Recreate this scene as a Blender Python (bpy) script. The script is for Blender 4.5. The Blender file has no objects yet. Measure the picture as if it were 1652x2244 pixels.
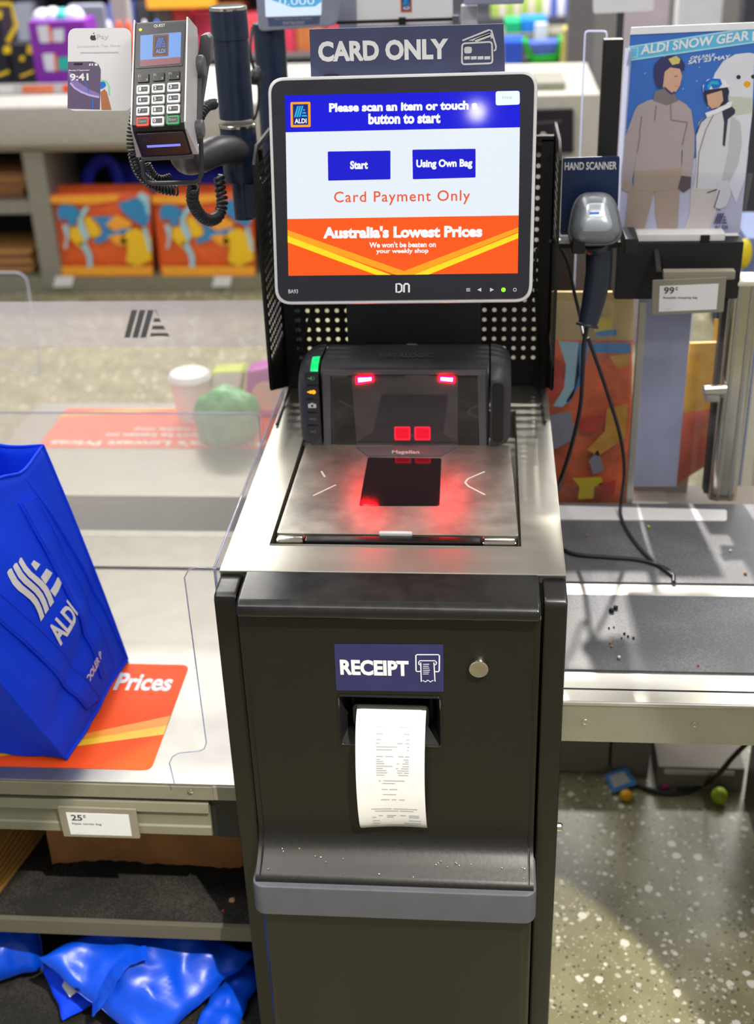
import bpy, bmesh, math, random
from mathutils import Vector, Matrix
random.seed(7)
SC = bpy.context.scene
COL = SC.collection
# ------------------------------------------------------------------ camera
FPX = 2732.254
RW = ((0.99623244, 0.00920342, -0.08623353), (0.08042689, -0.47001472, 0.87898673), (-0.03244135, -0.88261059, -0.46898412))
CAM = Vector((0.11612, -1.27751, 1.65838))
cd = bpy.data.cameras.new('camera')
cam = bpy.data.objects.new('camera', cd)
COL.objects.link(cam)
cd.sensor_fit = 'VERTICAL'
cd.sensor_height = 36.0
cd.sensor_width = 24.0
cd.lens = FPX * 36.0 / 2244.0
cd.clip_start = 0.02
cam.matrix_world = Matrix(((RW[0][0], -RW[0][1], -RW[0][2], CAM.x), (RW[1][0], -RW[1][1], -RW[1][2], CAM.y),
                           (RW[2][0], -RW[2][1], -RW[2][2], CAM.z), (0, 0, 0, 1)))
cd.dof.use_dof = True
cd.dof.focus_distance = 1.565
cd.dof.aperture_fstop = 3.7
SC.camera = cam
# ------------------------------------------------------------------ view, world, lights
SC.view_settings.view_transform = 'Standard'
SC.view_settings.look = 'None'
SC.view_settings.exposure = 0.0
SC.view_settings.gamma = 1.0
SC.view_settings.use_curve_mapping = False
w = bpy.data.worlds.new('World')
SC.world = w
w.use_nodes = True
w.node_tree.nodes['Background'].inputs[0].default_value = (0.95, 0.97, 1.0, 1)
w.node_tree.nodes['Background'].inputs[1].default_value = 0.36

def area(name, loc, target, sx, sy, power, col):
    d = bpy.data.lights.new(name, 'AREA')
    d.shape = 'RECTANGLE'
    d.size = sx
    d.size_y = sy
    d.energy = power
    d.color = col
    o = bpy.data.objects.new(name, d)
    COL.objects.link(o)
    o.location = loc
    o.rotation_euler = (Vector(target) - Vector(loc)).to_track_quat('-Z', 'Y').to_euler()
    return o

def spot(name, loc, target, power, size, angle, blend, col):
    d = bpy.data.lights.new(name, 'SPOT')
    d.energy = power
    d.shadow_soft_size = size
    d.spot_size = math.radians(angle)
    d.spot_blend = blend
    d.color = col
    o = bpy.data.objects.new(name, d)
    COL.objects.link(o)
    o.location = loc
    o.rotation_euler = (Vector(target) - Vector(loc)).to_track_quat('-Z', 'Y').to_euler()
    return o
# ceiling strips above the checkout and the aisle behind
area('ceiling_strip_light', (-1.1, 1.5, 3.4), (-1.1, 1.5, 0), 0.3, 6.0, 88, (1.0, 0.97, 0.93))
area('ceiling_strip_light', (1.4, 1.0, 3.4), (1.4, 1.0, 0), 0.3, 6.0, 60, (1.0, 0.96, 0.9))
area('ceiling_strip_light', (-0.3, 4.6, 3.4), (-0.3, 4.6, 0), 5.0, 0.4, 300, (1.0, 0.98, 0.95))
area('ceiling_strip_light', (0.5, -1.0, 3.4), (0.5, -1.0, 0), 4.0, 0.3, 34, (1.0, 0.96, 0.9))
# track spot behind the checkout, throws the sharp shadows towards the camera
spot('ceiling_track_spot', (0.25, 2.9, 3.3), (0.61, 0.18, 0.65), 950, 0.05, 13.0, 0.3, (1.0, 0.95, 0.86))
# small downlight behind the camera, mirrored in the monitor glass
spot('placed_spot', (0.07, -2.68, 3.0), (0.3, 0.1, 0.1), 2.2, 0.03, 70, 0.5, (1.0, 0.93, 0.8))
# added spot, front right; its cone edge stands in for a floor shadow edge
spot('placed_spot', (0.9, -1.5, 3.2), (-0.10, -0.11, 0.0), 560, 0.015, 19.5, 0.04, (1.0, 0.95, 0.84))

# ------------------------------------------------------------------ pixel helpers (photo frame 1652x2244)
def ray(px, py):
    v = (px - 826.0, py - 1122.0, FPX)
    return Vector([RW[i][0] * v[0] + RW[i][1] * v[1] + RW[i][2] * v[2] for i in range(3)])

def PX(px, py, X):
    q = ray(px, py)
    return CAM + q * ((X - CAM.x) / q.x)

def PY(px, py, Y):
    q = ray(px, py)
    return CAM + q * ((Y - CAM.y) / q.y)

def PZ(px, py, Z):
    q = ray(px, py)
    return CAM + q * ((Z - CAM.z) / q.z)

class Fr:
    """a plane in the scene: origin, in-plane axes u and v, outward normal n"""
    def __init__(s, O, u, v):
        s.O = Vector(O)
        s.u = Vector(u).normalized()
        v = Vector(v)
        s.v = (v - s.u * v.dot(s.u)).normalized()
        s.n = s.u.cross(s.v)
        s.M = Matrix(((s.u.x, s.v.x, s.n.x, s.O.x), (s.u.y, s.v.y, s.n.y, s.O.y), (s.u.z, s.v.z, s.n.z, s.O.z), (0, 0, 0, 1)))
    def at(s, px, py, d=0.0):
        q = ray(px, py)
        t = ((s.O + s.n * d) - CAM).dot(s.n) / q.dot(s.n)
        P = CAM + q * t - s.O
        return (P.dot(s.u), P.dot(s.v))
    def W(s, u, v, n=0.0):
        return s.O + s.u * u + s.v * v + s.n * n
    def pts(s, L, d=0.0):
        return [s.at(x, y, d) for x, y in L]
    def shift(s, d):
        return Fr(s.O + s.n * d, s.u, s.v)
WF = Fr((0, 0, 0), (1, 0, 0), (0, 0, 1))        # upright facing the customer; offset with VF(y)
def VF(y, yaw=0.0, O=None):
    return Fr(O or (0, y, 0), (math.cos(yaw), math.sin(yaw), 0), (0, 0, 1))
def HF(z):
    return Fr((0, 0, z), (1, 0, 0), (0, 1, 0))

# ------------------------------------------------------------------ materials
def S(h):
    h = h.lstrip('#')
    out = []
    for i in (0, 2, 4):
        c = int(h[i:i + 2], 16) / 255.0
        out.append(c / 12.92 if c <= 0.04045 else ((c + 0.055) / 1.055) ** 2.4)
    return out + [1.0]
MATS = {}
def nd(nt, t, **k):
    n = nt.nodes.new(t)
    for a, b in k.items():
        setattr(n, a, b)
    return n
def base(name):
    m = bpy.data.materials.new(name)
    m.use_nodes = True
    MATS[name] = m
    nt = m.node_tree
    return m, nt, nt.nodes['Principled BSDF']
def mat(name, col, rough=0.5, metal=0.0, spec=0.5, var=0.05, scale=30.0, bump=0.0, coat=0.0, rvar=0.06, stretch=None, sheen=0.0):
    if name in MATS:
        return MATS[name]
    m, nt, p = base(name)
    L = nt.links
    tc = nd(nt, 'ShaderNodeTexCoord')
    mp = nd(nt, 'ShaderNodeMapping')
    mp.inputs['Scale'].default_value = stretch or (1, 1, 1)
    nz = nd(nt, 'ShaderNodeTexNoise')
    nz.inputs['Scale'].default_value = scale
    nz.inputs['Detail'].default_value = 4
    L.new(tc.outputs['Object'], mp.inputs[0])
    L.new(mp.outputs[0], nz.inputs['Vector'])
    c = S(col)
    rm = nd(nt, 'ShaderNodeValToRGB')
    rm.color_ramp.elements[0].position = 0.3
    rm.color_ramp.elements[1].position = 0.7
    rm.color_ramp.elements[0].color = [max(0, x * (1 - var)) for x in c[:3]] + [1]
    rm.color_ramp.elements[1].color = [min(1, x * (1 + var)) for x in c[:3]] + [1]
    L.new(nz.outputs['Fac'], rm.inputs[0])
    L.new(rm.outputs[0], p.inputs['Base Color'])
    mr = nd(nt, 'ShaderNodeMapRange')
    mr.inputs['To Min'].default_value = max(0.0, rough - rvar)
    mr.inputs['To Max'].default_value = min(1.0, rough + rvar)
    L.new(nz.outputs['Fac'], mr.inputs['Value'])
    L.new(mr.outputs[0], p.inputs['Roughness'])
    p.inputs['Metallic'].default_value = metal
    p.inputs['Specular IOR Level'].default_value = spec
    p.inputs['Coat Weight'].default_value = coat
    p.inputs['Sheen Weight'].default_value = sheen
    if bump:
        b = nd(nt, 'ShaderNodeBump')
        b.inputs['Strength'].default_value = bump
        b.inputs['Distance'].default_value = 0.002
        L.new(nz.outputs['Fac'], b.inputs['Height'])
        L.new(b.outputs[0], p.inputs['Normal'])
    return m
def glow(name, col, strength=1.0, rough=0.25):
    """something that gives off light itself: screens and lamps"""
    if name in MATS:
        return MATS[name]
    m, nt, p = base(name)
    c = S(col)
    p.inputs['Base Color'].default_value = (0.01, 0.01, 0.01, 1)
    p.inputs['Roughness'].default_value = rough
    nz = nd(nt, 'ShaderNodeTexNoise')
    nz.inputs['Scale'].default_value = 60
    rm = nd(nt, 'ShaderNodeValToRGB')
    rm.color_ramp.elements[0].color = [x * 0.985 for x in c[:3]] + [1]
    rm.color_ramp.elements[1].color = c
    nt.links.new(nz.outputs['Fac'], rm.inputs[0])
    nt.links.new(rm.outputs[0], p.inputs['Emission Color'])
    p.inputs['Emission Strength'].default_value = strength
    p.inputs['Specular IOR Level'].default_value = 0.3
    return m
def clear(name, tint, haze=0.0, hazecol='#e8e6ea', scale=40.0, gl=0.06):
    """clear or frosted acrylic sheet"""
    if name in MATS:
        return MATS[name]
    m = bpy.data.materials.new(name)
    m.use_nodes = True
    MATS[name] = m
    nt = m.node_tree
    L = nt.links
    nt.nodes.remove(nt.nodes['Principled BSDF'])
    out = nt.nodes['Material Output']
    tr = nd(nt, 'ShaderNodeBsdfTransparent')
    tr.inputs[0].default_value = S(tint)
    gs = nd(nt, 'ShaderNodeBsdfGlossy')
    gs.inputs['Roughness'].default_value = 0.06
    lw = nd(nt, 'ShaderNodeFresnel')
    lw.inputs['IOR'].default_value = 1.3
    df = nd(nt, 'ShaderNodeBsdfDiffuse')
    df.inputs[0].default_value = S(hazecol)
    tl = nd(nt, 'ShaderNodeBsdfTranslucent')
    tl.inputs[0].default_value = S(hazecol)
    md = nd(nt, 'ShaderNodeMixShader')
    md.inputs[0].default_value = 0.5
    L.new(df.outputs[0], md.inputs[1])
    L.new(tl.outputs[0], md.inputs[2])
    mh = nd(nt, 'ShaderNodeMixShader')
    nz = nd(nt, 'ShaderNodeTexNoise')
    nz.inputs['Scale'].default_value = scale
    mr = nd(nt, 'ShaderNodeMapRange')
    mr.inputs['To Min'].default_value = haze * 0.85
    mr.inputs['To Max'].default_value = haze * 1.15
    L.new(nz.outputs['Fac'], mr.inputs['Value'])
    L.new(mr.outputs[0], mh.inputs[0])
    L.new(tr.outputs[0], mh.inputs[1])
    L.new(md.outputs[0], mh.inputs[2])
    mg = nd(nt, 'ShaderNodeMixShader')
    mu = nd(nt, 'ShaderNodeMath', operation='MULTIPLY')
    mu.inputs[1].default_value = gl / 0.06
    ge = nd(nt, 'ShaderNodeNewGeometry')
    iv = nd(nt, 'ShaderNodeMath', operation='SUBTRACT')
    iv.inputs[0].default_value = 1.0
    L.new(ge.outputs['Backfacing'], iv.inputs[1])
    fm = nd(nt, 'ShaderNodeMath', operation='MULTIPLY')
    L.new(lw.outputs[0], fm.inputs[0])
    L.new(iv.outputs[0], fm.inputs[1])
    L.new(fm.outputs[0], mu.inputs[0])
    L.new(mu.outputs[0], mg.inputs[0])
    L.new(mh.outputs[0], mg.inputs[1])
    L.new(gs.outputs[0], mg.inputs[2])
    L.new(mg.outputs[0], out.inputs['Surface'])
    return m

def terrazzo():
    """grey-green ground with round pale chips of two sizes and a few dark ones"""
    m, nt, p = base('terrazzo')
    L = nt.links
    tc = nd(nt, 'ShaderNodeTexCoord')
    nz = nd(nt, 'ShaderNodeTexNoise')
    nz.inputs['Scale'].default_value = 9
    nz.inputs['Detail'].default_value = 8
    wob = nd(nt, 'ShaderNodeTexNoise')
    wob.inputs['Scale'].default_value = 90
    ad = nd(nt, 'ShaderNodeMixRGB', blend_type='LINEAR_LIGHT')
    ad.inputs[0].default_value = 0.004
    L.new(tc.outputs['Object'], wob.inputs['Vector'])
    L.new(tc.outputs['Object'], ad.inputs[1])
    L.new(wob.outputs['Color'], ad.inputs[2])
    L.new(tc.outputs['Object'], nz.inputs['Vector'])
    ra = nd(nt, 'ShaderNodeValToRGB')
    ra.color_ramp.elements[0].color = S('#7f7958')
    ra.color_ramp.elements[1].color = S('#9c9673')
    ra.color_ramp.elements[0].position = 0.35
    ra.color_ramp.elements[1].position = 0.7
    L.new(nz.outputs['Fac'], ra.inputs[0])
    last = ra.outputs[0]
    for scale, cut, r, col, ch in ((150, 0.45, 0.36, '#aaa690', 1), (110, 0.80, 0.34, '#56523f', 2), (72, 0.55, 0.34, '#c9c5b3', 0), (38, 0.50, 0.30, '#e2dfd2', 1)):
        v = nd(nt, 'ShaderNodeTexVoronoi')
        v.inputs['Scale'].default_value = scale
        L.new(ad.outputs[0], v.inputs['Vector'])
        sep = nd(nt, 'ShaderNodeSeparateColor')
        L.new(v.outputs['Color'], sep.inputs[0])
        gt = nd(nt, 'ShaderNodeMath', operation='GREATER_THAN')
        gt.inputs[1].default_value = cut
        L.new(sep.outputs[ch], gt.inputs[0])
        # chip radius differs from chip to chip
        sz = nd(nt, 'ShaderNodeMath', operation='MULTIPLY_ADD')
        sz.inputs[1].default_value = r * 0.5
        sz.inputs[2].default_value = r * 0.55
        L.new(sep.outputs[(ch + 1) % 3], sz.inputs[0])
        lt = nd(nt, 'ShaderNodeMath', operation='LESS_THAN')
        L.new(v.outputs['Distance'], lt.inputs[0])
        L.new(sz.outputs[0], lt.inputs[1])
        mu = nd(nt, 'ShaderNodeMath', operation='MULTIPLY')
        L.new(gt.outputs[0], mu.inputs[0])
        L.new(lt.outputs[0], mu.inputs[1])
        mx = nd(nt, 'ShaderNodeMixRGB')
        mx.inputs[2].default_value = S(col)
        L.new(mu.outputs[0], mx.inputs[0])
        L.new(last, mx.inputs[1])
        last = mx.outputs[0]
    L.new(last, p.inputs['Base Color'])
    p.inputs['Roughness'].default_value = 0.34
    return m
def speck(name, c0, c1, rough, scale=220.0, cut=0.7):
    """dark rubber or carpet with fine specks"""
    m, nt, p = base(name)
    L = nt.links
    tc = nd(nt, 'ShaderNodeTexCoord')
    a = nd(nt, 'ShaderNodeTexNoise')
    a.inputs['Scale'].default_value = scale
    a.inputs['Detail'].default_value = 3
    b = nd(nt, 'ShaderNodeTexNoise')
    b.inputs['Scale'].default_value = 9
    b.inputs['Detail'].default_value = 8
    L.new(tc.outputs['Object'], a.inputs['Vector'])
    L.new(tc.outputs['Object'], b.inputs['Vector'])
    r = nd(nt, 'ShaderNodeValToRGB')
    r.color_ramp.elements[0].position = cut - 0.12
    r.color_ramp.elements[0].color = S(c0)
    r.color_ramp.elements[1].position = cut + 0.06
    r.color_ramp.elements[1].color = S(c1)
    ad = nd(nt, 'ShaderNodeMath', operation='MULTIPLY_ADD')
    ad.inputs[1].default_value = 0.5
    hb = nd(nt, 'ShaderNodeMath', operation='MULTIPLY')
    hb.inputs[1].default_value = 0.55
    L.new(b.outputs['Fac'], hb.inputs[0])
    L.new(a.outputs['Fac'], ad.inputs[0])
    L.new(hb.outputs[0], ad.inputs[2])
    L.new(ad.outputs[0], r.inputs[0])
    L.new(r.outputs[0], p.inputs['Base Color'])
    p.inputs['Roughness'].default_value = rough
    bp = nd(nt, 'ShaderNodeBump')
    bp.inputs['Strength'].default_value = 0.4
    bp.inputs['Distance'].default_value = 0.001
    L.new(a.outputs['Fac'], bp.inputs['Height'])
    L.new(bp.outputs[0], p.inputs['Normal'])
    return m
def worn_steel(name, col, rough, stretch, amount):
    """stainless sheet with brushing and rubbed, mottled wear"""
    m, nt, p = base(name)
    L = nt.links
    tc = nd(nt, 'ShaderNodeTexCoord')
    mp = nd(nt, 'ShaderNodeMapping')
    mp.inputs['Scale'].default_value = stretch
    a = nd(nt, 'ShaderNodeTexNoise')
    a.inputs['Scale'].default_value = 25
    a.inputs['Detail'].default_value = 3
    b = nd(nt, 'ShaderNodeTexNoise')
    b.inputs['Scale'].default_value = 22
    b.inputs['Detail'].default_value = 8
    L.new(tc.outputs['Object'], mp.inputs[0])
    L.new(mp.outputs[0], a.inputs['Vector'])
    L.new(tc.outputs['Object'], b.inputs['Vector'])
    c = S(col)
    r = nd(nt, 'ShaderNodeValToRGB')
    r.color_ramp.elements[0].position = 0.35
    r.color_ramp.elements[1].position = 0.65
    r.color_ramp.elements[0].color = [x * (1 - amount) for x in c[:3]] + [1]
    r.color_ramp.elements[1].color = [min(1, x * (1 + amount * 0.5)) for x in c[:3]] + [1]
    L.new(b.outputs['Fac'], r.inputs[0])
    L.new(r.outputs[0], p.inputs['Base Color'])
    mr = nd(nt, 'ShaderNodeMapRange')
    mr.inputs['To Min'].default_value = max(0.05, rough - 0.05)
    mr.inputs['To Max'].default_value = rough + 0.05
    L.new(a.outputs['Fac'], mr.inputs['Value'])
    L.new(mr.outputs[0], p.inputs['Roughness'])
    p.inputs['Metallic'].default_value = 0.82
    return m

K = {}
K['floor'] = terrazzo()
K['rubber'] = speck('black_rubber_mat', '#5a5b5e', '#737478', 0.5, 260, 0.62)
K['carpet'] = speck('black_carpet', '#15140f', '#3a3733', 0.9, 320, 0.62)
K['steel'] = worn_steel('brushed_steel', '#b9b6ac', 0.34, (1, 14, 14), 0.05)
K['steel_y'] = worn_steel('brushed_steel_counter', '#b3afa3', 0.36, (5, 1, 5), 0.04)
K['platter'] = worn_steel('rubbed_steel_platter', '#bcb8ac', 0.40, (1, 6, 6), 0.32)
K['black'] = mat('black_powder_coat', '#171511', 0.34, var=0.12, scale=160, bump=0.05, rvar=0.05)
K['blackgloss'] = mat('black_gloss_lid', '#1b1a19', 0.22, var=0.15, scale=60, rvar=0.08)
K['blackmatt'] = mat('matt_black_plastic', '#1a1818', 0.55, var=0.15)
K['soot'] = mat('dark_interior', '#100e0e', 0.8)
K['grill'] = mat('black_perforated_sheet', '#17130f', 0.5)
K['band'] = mat('slate_bumper_plastic', '#56575f', 0.5, var=0.06)
K['navy'] = mat('navy_sticker', '#2d2c5c', 0.45)
K['white'] = mat('white_print', '#eeeeee', 0.5)
K['chrome'] = mat('chrome', '#d8d2c4', 0.16, metal=1.0)
K['paper'] = mat('thermal_paper', '#f2f0ec', 0.75, var=0.02)
K['ink'] = mat('grey_print', '#b9b9b9', 0.8)
K['rim'] = mat('silver_plastic_rim', '#d9d8d8', 0.35)
K['bezel'] = mat('black_bezel', '#24222a', 0.3)
K['grey'] = mat('grey_plastic', '#59585c', 0.45)
K['dkgrey'] = mat('charcoal_plastic', '#3f3c42', 0.42)
K['signnavy'] = mat('slate_navy_sign', '#474c6c', 0.45)
K['poleblue'] = mat('blue_black_pole_paint', '#222d42', 0.3, var=0.15, scale=80)
K['terminal'] = mat('terminal_black', '#26231f', 0.35)
K['silver'] = mat('terminal_silver', '#c9c7c6', 0.35, metal=0.2)
K['key'] = mat('white_key', '#e6e5e6', 0.4)
K['cord'] = mat('black_cord', '#2b2a2e', 0.4)
K['kraft'] = mat('kraft_paper', '#9a6838', 0.8, var=0.15, scale=18, bump=0.2)
K['kraft2'] = mat('light_kraft_paper', '#b8863f', 0.8, var=0.15, scale=18, bump=0.2)
K['fascia'] = mat('olive_grey_rail', '#83806c', 0.5)
K['shelfgrey'] = mat('dark_grey_shelf_paint', '#5d594c', 0.5)
K['orange'] = mat('orange_vinyl', '#fb5510', 0.5, var=0.03, spec=0.25)
K['yellow'] = mat('yellow_vinyl', '#fbc81e', 0.4, var=0.03)
K['amber'] = mat('amber_vinyl', '#f99b1e', 0.4, var=0.03)
K['bluebag'] = mat('blue_nonwoven_fabric', '#0a44ff', 0.7, var=0.12, scale=420, bump=0.25, spec=0.2)
K['bluebag2'] = mat('blue_coated_bag', '#044cd8', 0.36, var=0.15, scale=16, bump=0.3)
K['bluedark'] = mat('blue_handle_webbing', '#0a2cd0', 0.7, var=0.1, scale=400, bump=0.2)
K['label'] = mat('white_label_paper', '#e4e3e4', 0.6, var=0.02)
K['tagframe'] = mat('taupe_tag_frame', '#8b8474', 0.5)
K['acrylic'] = clear('clear_acrylic', '#fbfbfd', 0.015)
K['hazy'] = clear('hazy_acrylic', '#fbfaf8', 0.18, '#fffdf8')
K['frost'] = clear('frosted_acrylic', '#e8e6e8', 0.60, '#e8e3e8')
K['edge'] = clear('acrylic_edge', '#ccd0e0', 0.5, '#e6e8f4')

# ------------------------------------------------------------------ mesh builder
class MB:
    def __init__(s):
        s.bm = bmesh.new()
        s.mats = []
    def mi(s, m):
        m = K[m] if isinstance(m, str) else m
        if m not in s.mats:
            s.mats.append(m)
        return s.mats.index(m)
    def add(s, verts, faces, m, M=None):
        k = s.mi(m)
        vs = [s.bm.verts.new(M @ Vector(v) if M is not None else Vector(v)) for v in verts]
        for f in faces:
            try:
                s.bm.faces.new([vs[i] for i in f]).material_index = k
            except ValueError:
                pass
        return s
    def merge(s, bm2, m, M=None):
        bm2.verts.index_update()
        s.add([v.co.copy() for v in bm2.verts], [[v.index for v in f.verts] for f in bm2.faces], m, M)
        bm2.free()
        return s
    def box(s, x0, x1, y0, y1, z0, z1, m, bev=0.0, M=None, seg=2):
        b = bmesh.new()
        bmesh.ops.create_cube(b, size=1.0)
        for v in b.verts:
            v.co = Vector(((x0 + x1) / 2 + v.co.x * (x1 - x0), (y0 + y1) / 2 + v.co.y * (y1 - y0), (z0 + z1) / 2 + v.co.z * (z1 - z0)))
        if bev:
            bmesh.ops.bevel(b, geom=list(b.edges), offset=bev, segments=seg, affect='EDGES', profile=0.5)
        return s.merge(b, m, M)
    def prism(s, pts, d0, d1, m, M=None, bev=0.0, seg=2):
        """outline pts in local xy, extruded along local z from d0 to d1"""
        b = bmesh.new()
        n = len(pts)
        A = [b.verts.new((p[0], p[1], d0)) for p in pts]
        B = [b.verts.new((p[0], p[1], d1)) for p in pts]
        b.faces.new(A[::-1])
        b.faces.new(B)
        for i in range(n):
            b.faces.new((A[i], A[(i + 1) % n], B[(i + 1) % n], B[i]))
        bmesh.ops.recalc_face_normals(b, faces=list(b.faces))
        if bev:
            es = [e for e in b.edges if len(e.link_faces) == 2 and e.calc_face_angle(0) > 0.5]
            bmesh.ops.bevel(b, geom=es, offset=bev, segments=seg, affect='EDGES', profile=0.5)
        bmesh.ops.triangulate(b, faces=[f for f in b.faces if len(f.verts) > 4])
        return s.merge(b, m, M)
    def xprism(s, yz, x0, x1, m, bev=0.0, seg=2):
        """outline in (y,z), extruded along x"""
        M = Matrix(((0, 0, 1, 0), (1, 0, 0, 0), (0, 1, 0, 0), (0, 0, 0, 1)))
        return s.prism(yz, x0, x1, m, M, bev, seg)
    def poly(s, F, pts, m, d=0.0):
        b = bmesh.new()
        f = b.faces.new([b.verts.new((p[0], p[1], d)) for p in pts])
        f.normal_update()
        if f.normal.z < 0:
            f.normal_flip()
        if len(pts) > 4:
            bmesh.ops.triangulate(b, faces=[f])
        return s.merge(b, m, F.M)
    def slab(s, F, pts, m, d0, d1, bev=0.0):
        return s.prism(pts, d0, d1, m, F.M, bev)
    def line(s, F, pts, wd, m, d=0.0, closed=False):
        """flat printed stroke"""
        n = len(pts)
        L = []
        R = []
        for i in range(n):
            if closed:
                a, c = pts[i - 1], pts[(i + 1) % n]
            else:
                a, c = pts[max(0, i - 1)], pts[min(n - 1, i + 1)]
            t = Vector((c[0] - a[0], c[1] - a[1]))
            t = t.normalized() if t.length > 1e-9 else Vector((1, 0))
            nn = Vector((-t.y, t.x)) * wd / 2
            L.append((pts[i][0] + nn.x, pts[i][1] + nn.y, d))
            R.append((pts[i][0] - nn.x, pts[i][1] - nn.y, d))
        k = n if closed else n - 1
        return s.add(R + L, [(i, (i + 1) % n, n + (i + 1) % n, n + i) for i in range(k)], m, F.M)
    def tube(s, pts, r, m, n=10, closed=False):
        pts = [Vector(p) for p in pts]
        N = len(pts)
        rr = r if isinstance(r, (list, tuple)) else [r] * N
        T = []
        for i in range(N):
            a = pts[i - 1] if (closed or i) else pts[0]
            b = pts[(i + 1) % N] if (closed or i < N - 1) else pts[-1]
            T.append((b - a).normalized())
        nv = T[0].orthogonal().normalized()
        V = []
        for i in range(N):
            if i:
                q = T[i - 1].rotation_difference(T[i])
                nv = q @ nv
            nv = (nv - T[i] * nv.dot(T[i])).normalized()
            bn = T[i].cross(nv)
            for k in range(n):
                a = 2 * math.pi * k / n
                V.append(pts[i] + (nv * math.cos(a) + bn * math.sin(a)) * rr[i])
        Fc = []
        for i in range(N if closed else N - 1):
            j = (i + 1) % N
            for k in range(n):
                Fc.append((i * n + k, i * n + (k + 1) % n, j * n + (k + 1) % n, j * n + k))
        if not closed:
            Fc.append(tuple(range(n))[::-1])
            Fc.append(tuple((N - 1) * n + k for k in range(n)))
        return s.add(V, Fc, m)
    def lathe(s, prof, m, M=None, n=32):
        V = []
        Fc = []
        for r, z in prof:
            for k in range(n):
                a = 2 * math.pi * k / n
                V.append((r * math.cos(a), r * math.sin(a), z))
        P = len(prof)
        for i in range(P - 1):
            for k in range(n):
                Fc.append((i * n + k, i * n + (k + 1) % n, (i + 1) * n + (k + 1) % n, (i + 1) * n + k))
        if prof[0][0] > 1e-6:
            Fc.append(tuple(range(n))[::-1])
        if prof[-1][0] > 1e-6:
            Fc.append(tuple((P - 1) * n + k for k in range(n)))
        return s.add(V, Fc, m, M)
    def sheet(s, g, m, M=None, thick=0.0):
        R, C = len(g), len(g[0])
        V = [p for row in g for p in row]
        Fc = [(i * C + j, i * C + j + 1, (i + 1) * C + j + 1, (i + 1) * C + j) for i in range(R - 1) for j in range(C - 1)]
        if not thick:
            return s.add(V, Fc, m, M)
        b = bmesh.new()
        vs = [b.verts.new(p) for p in V]
        for f in Fc:
            b.faces.new([vs[i] for i in f])
        b.normal_update()
        bmesh.ops.solidify(b, geom=list(b.faces), thickness=thick)
        return s.merge(b, m, M)
    def text(s, st, F, x0, y0, x1, y1, m, d=0.0004, bold=0.0, shear=0.0, space=1.0, thick=0.0):
        """lettering fitted to the box x0..x1, y0..y1 of the plane F"""
        V, Fc = glyphs(st, bold, shear, space)
        ax = min(v[0] for v in V)
        bx = max(v[0] for v in V)
        ay = min(v[1] for v in V)
        by = max(v[1] for v in V)
        kx = (x1 - x0) / max(1e-6, bx - ax)
        ky = (y1 - y0) / max(1e-6, by - ay)
        return s.add([(x0 + (v[0] - ax) * kx, y0 + (v[1] - ay) * ky, d) for v in V], Fc, m, F.M)
    def textpx(s, st, F, p0, p1, m, d=0.0004, **k):
        a = F.at(*p0, d)
        b = F.at(*p1, d)
        return s.text(st, F, a[0], a[1], b[0], b[1], m, d, **k)
    def build(s, name, parent=None, sharp=35.0, origin=None, recalc=False):
        if recalc:
            bmesh.ops.recalc_face_normals(s.bm, faces=list(s.bm.faces))
        off = Vector((0, 0, 0))
        p = parent
        while p is not None:
            off += p.location
            p = p.parent
        if parent is None:
            if origin is None:
                xs = [v.co for v in s.bm.verts]
                origin = Vector(((min(v.x for v in xs) + max(v.x for v in xs)) / 2, (min(v.y for v in xs) + max(v.y for v in xs)) / 2, min(v.z for v in xs)))
            off = Vector(origin)
        bmesh.ops.translate(s.bm, verts=list(s.bm.verts), vec=-off)
        me = bpy.data.meshes.new(name)
        s.bm.to_mesh(me)
        s.bm.free()
        for m in s.mats:
            me.materials.append(m)
        me.shade_smooth()
        me.set_sharp_from_angle(angle=math.radians(sharp))
        o = bpy.data.objects.new(name, me)
        COL.objects.link(o)
        if sharp <= 40:
            wn_ = o.modifiers.new('weighted', 'WEIGHTED_NORMAL')
            wn_.keep_sharp = True
        if parent is None:
            o.location = off
        else:
            o.parent = parent
        return o
GL = {}
def glyphs(st, bold, shear, space):
    key = (st, bold, shear, space)
    if key in GL:
        return GL[key]
    cu = bpy.data.curves.new('t', 'FONT')
    cu.body = st
    cu.size = 1.0
    cu.offset = bold
    cu.shear = shear
    cu.space_character = space
    cu.resolution_u = 3
    cu.align_x = 'CENTER'
    o = bpy.data.objects.new('t', cu)
    COL.objects.link(o)
    dg = bpy.context.evaluated_depsgraph_get()
    me = bpy.data.meshes.new_from_object(o.evaluated_get(dg))
    V = [tuple(v.co) for v in me.vertices]
    Fc = [tuple(p.vertices) for p in me.polygons]
    if me.polygons and me.polygons[0].normal.z < 0:
        Fc = [f[::-1] for f in Fc]
    bpy.data.objects.remove(o)
    bpy.data.curves.remove(cu)
    bpy.data.meshes.remove(me)
    GL[key] = (V, Fc)
    return GL[key]
def rr(x0, y0, x1, y1, r, n=5):
    """rounded rectangle outline, counter-clockwise"""
    out = []
    for cx, cy, a0 in ((x1 - r, y0 + r, -90), (x1 - r, y1 - r, 0), (x0 + r, y1 - r, 90), (x0 + r, y0 + r, 180)):
        for i in range(n + 1):
            a = math.radians(a0 + 90.0 * i / n)
            out.append((cx + r * math.cos(a), cy + r * math.sin(a)))
    return out
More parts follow.
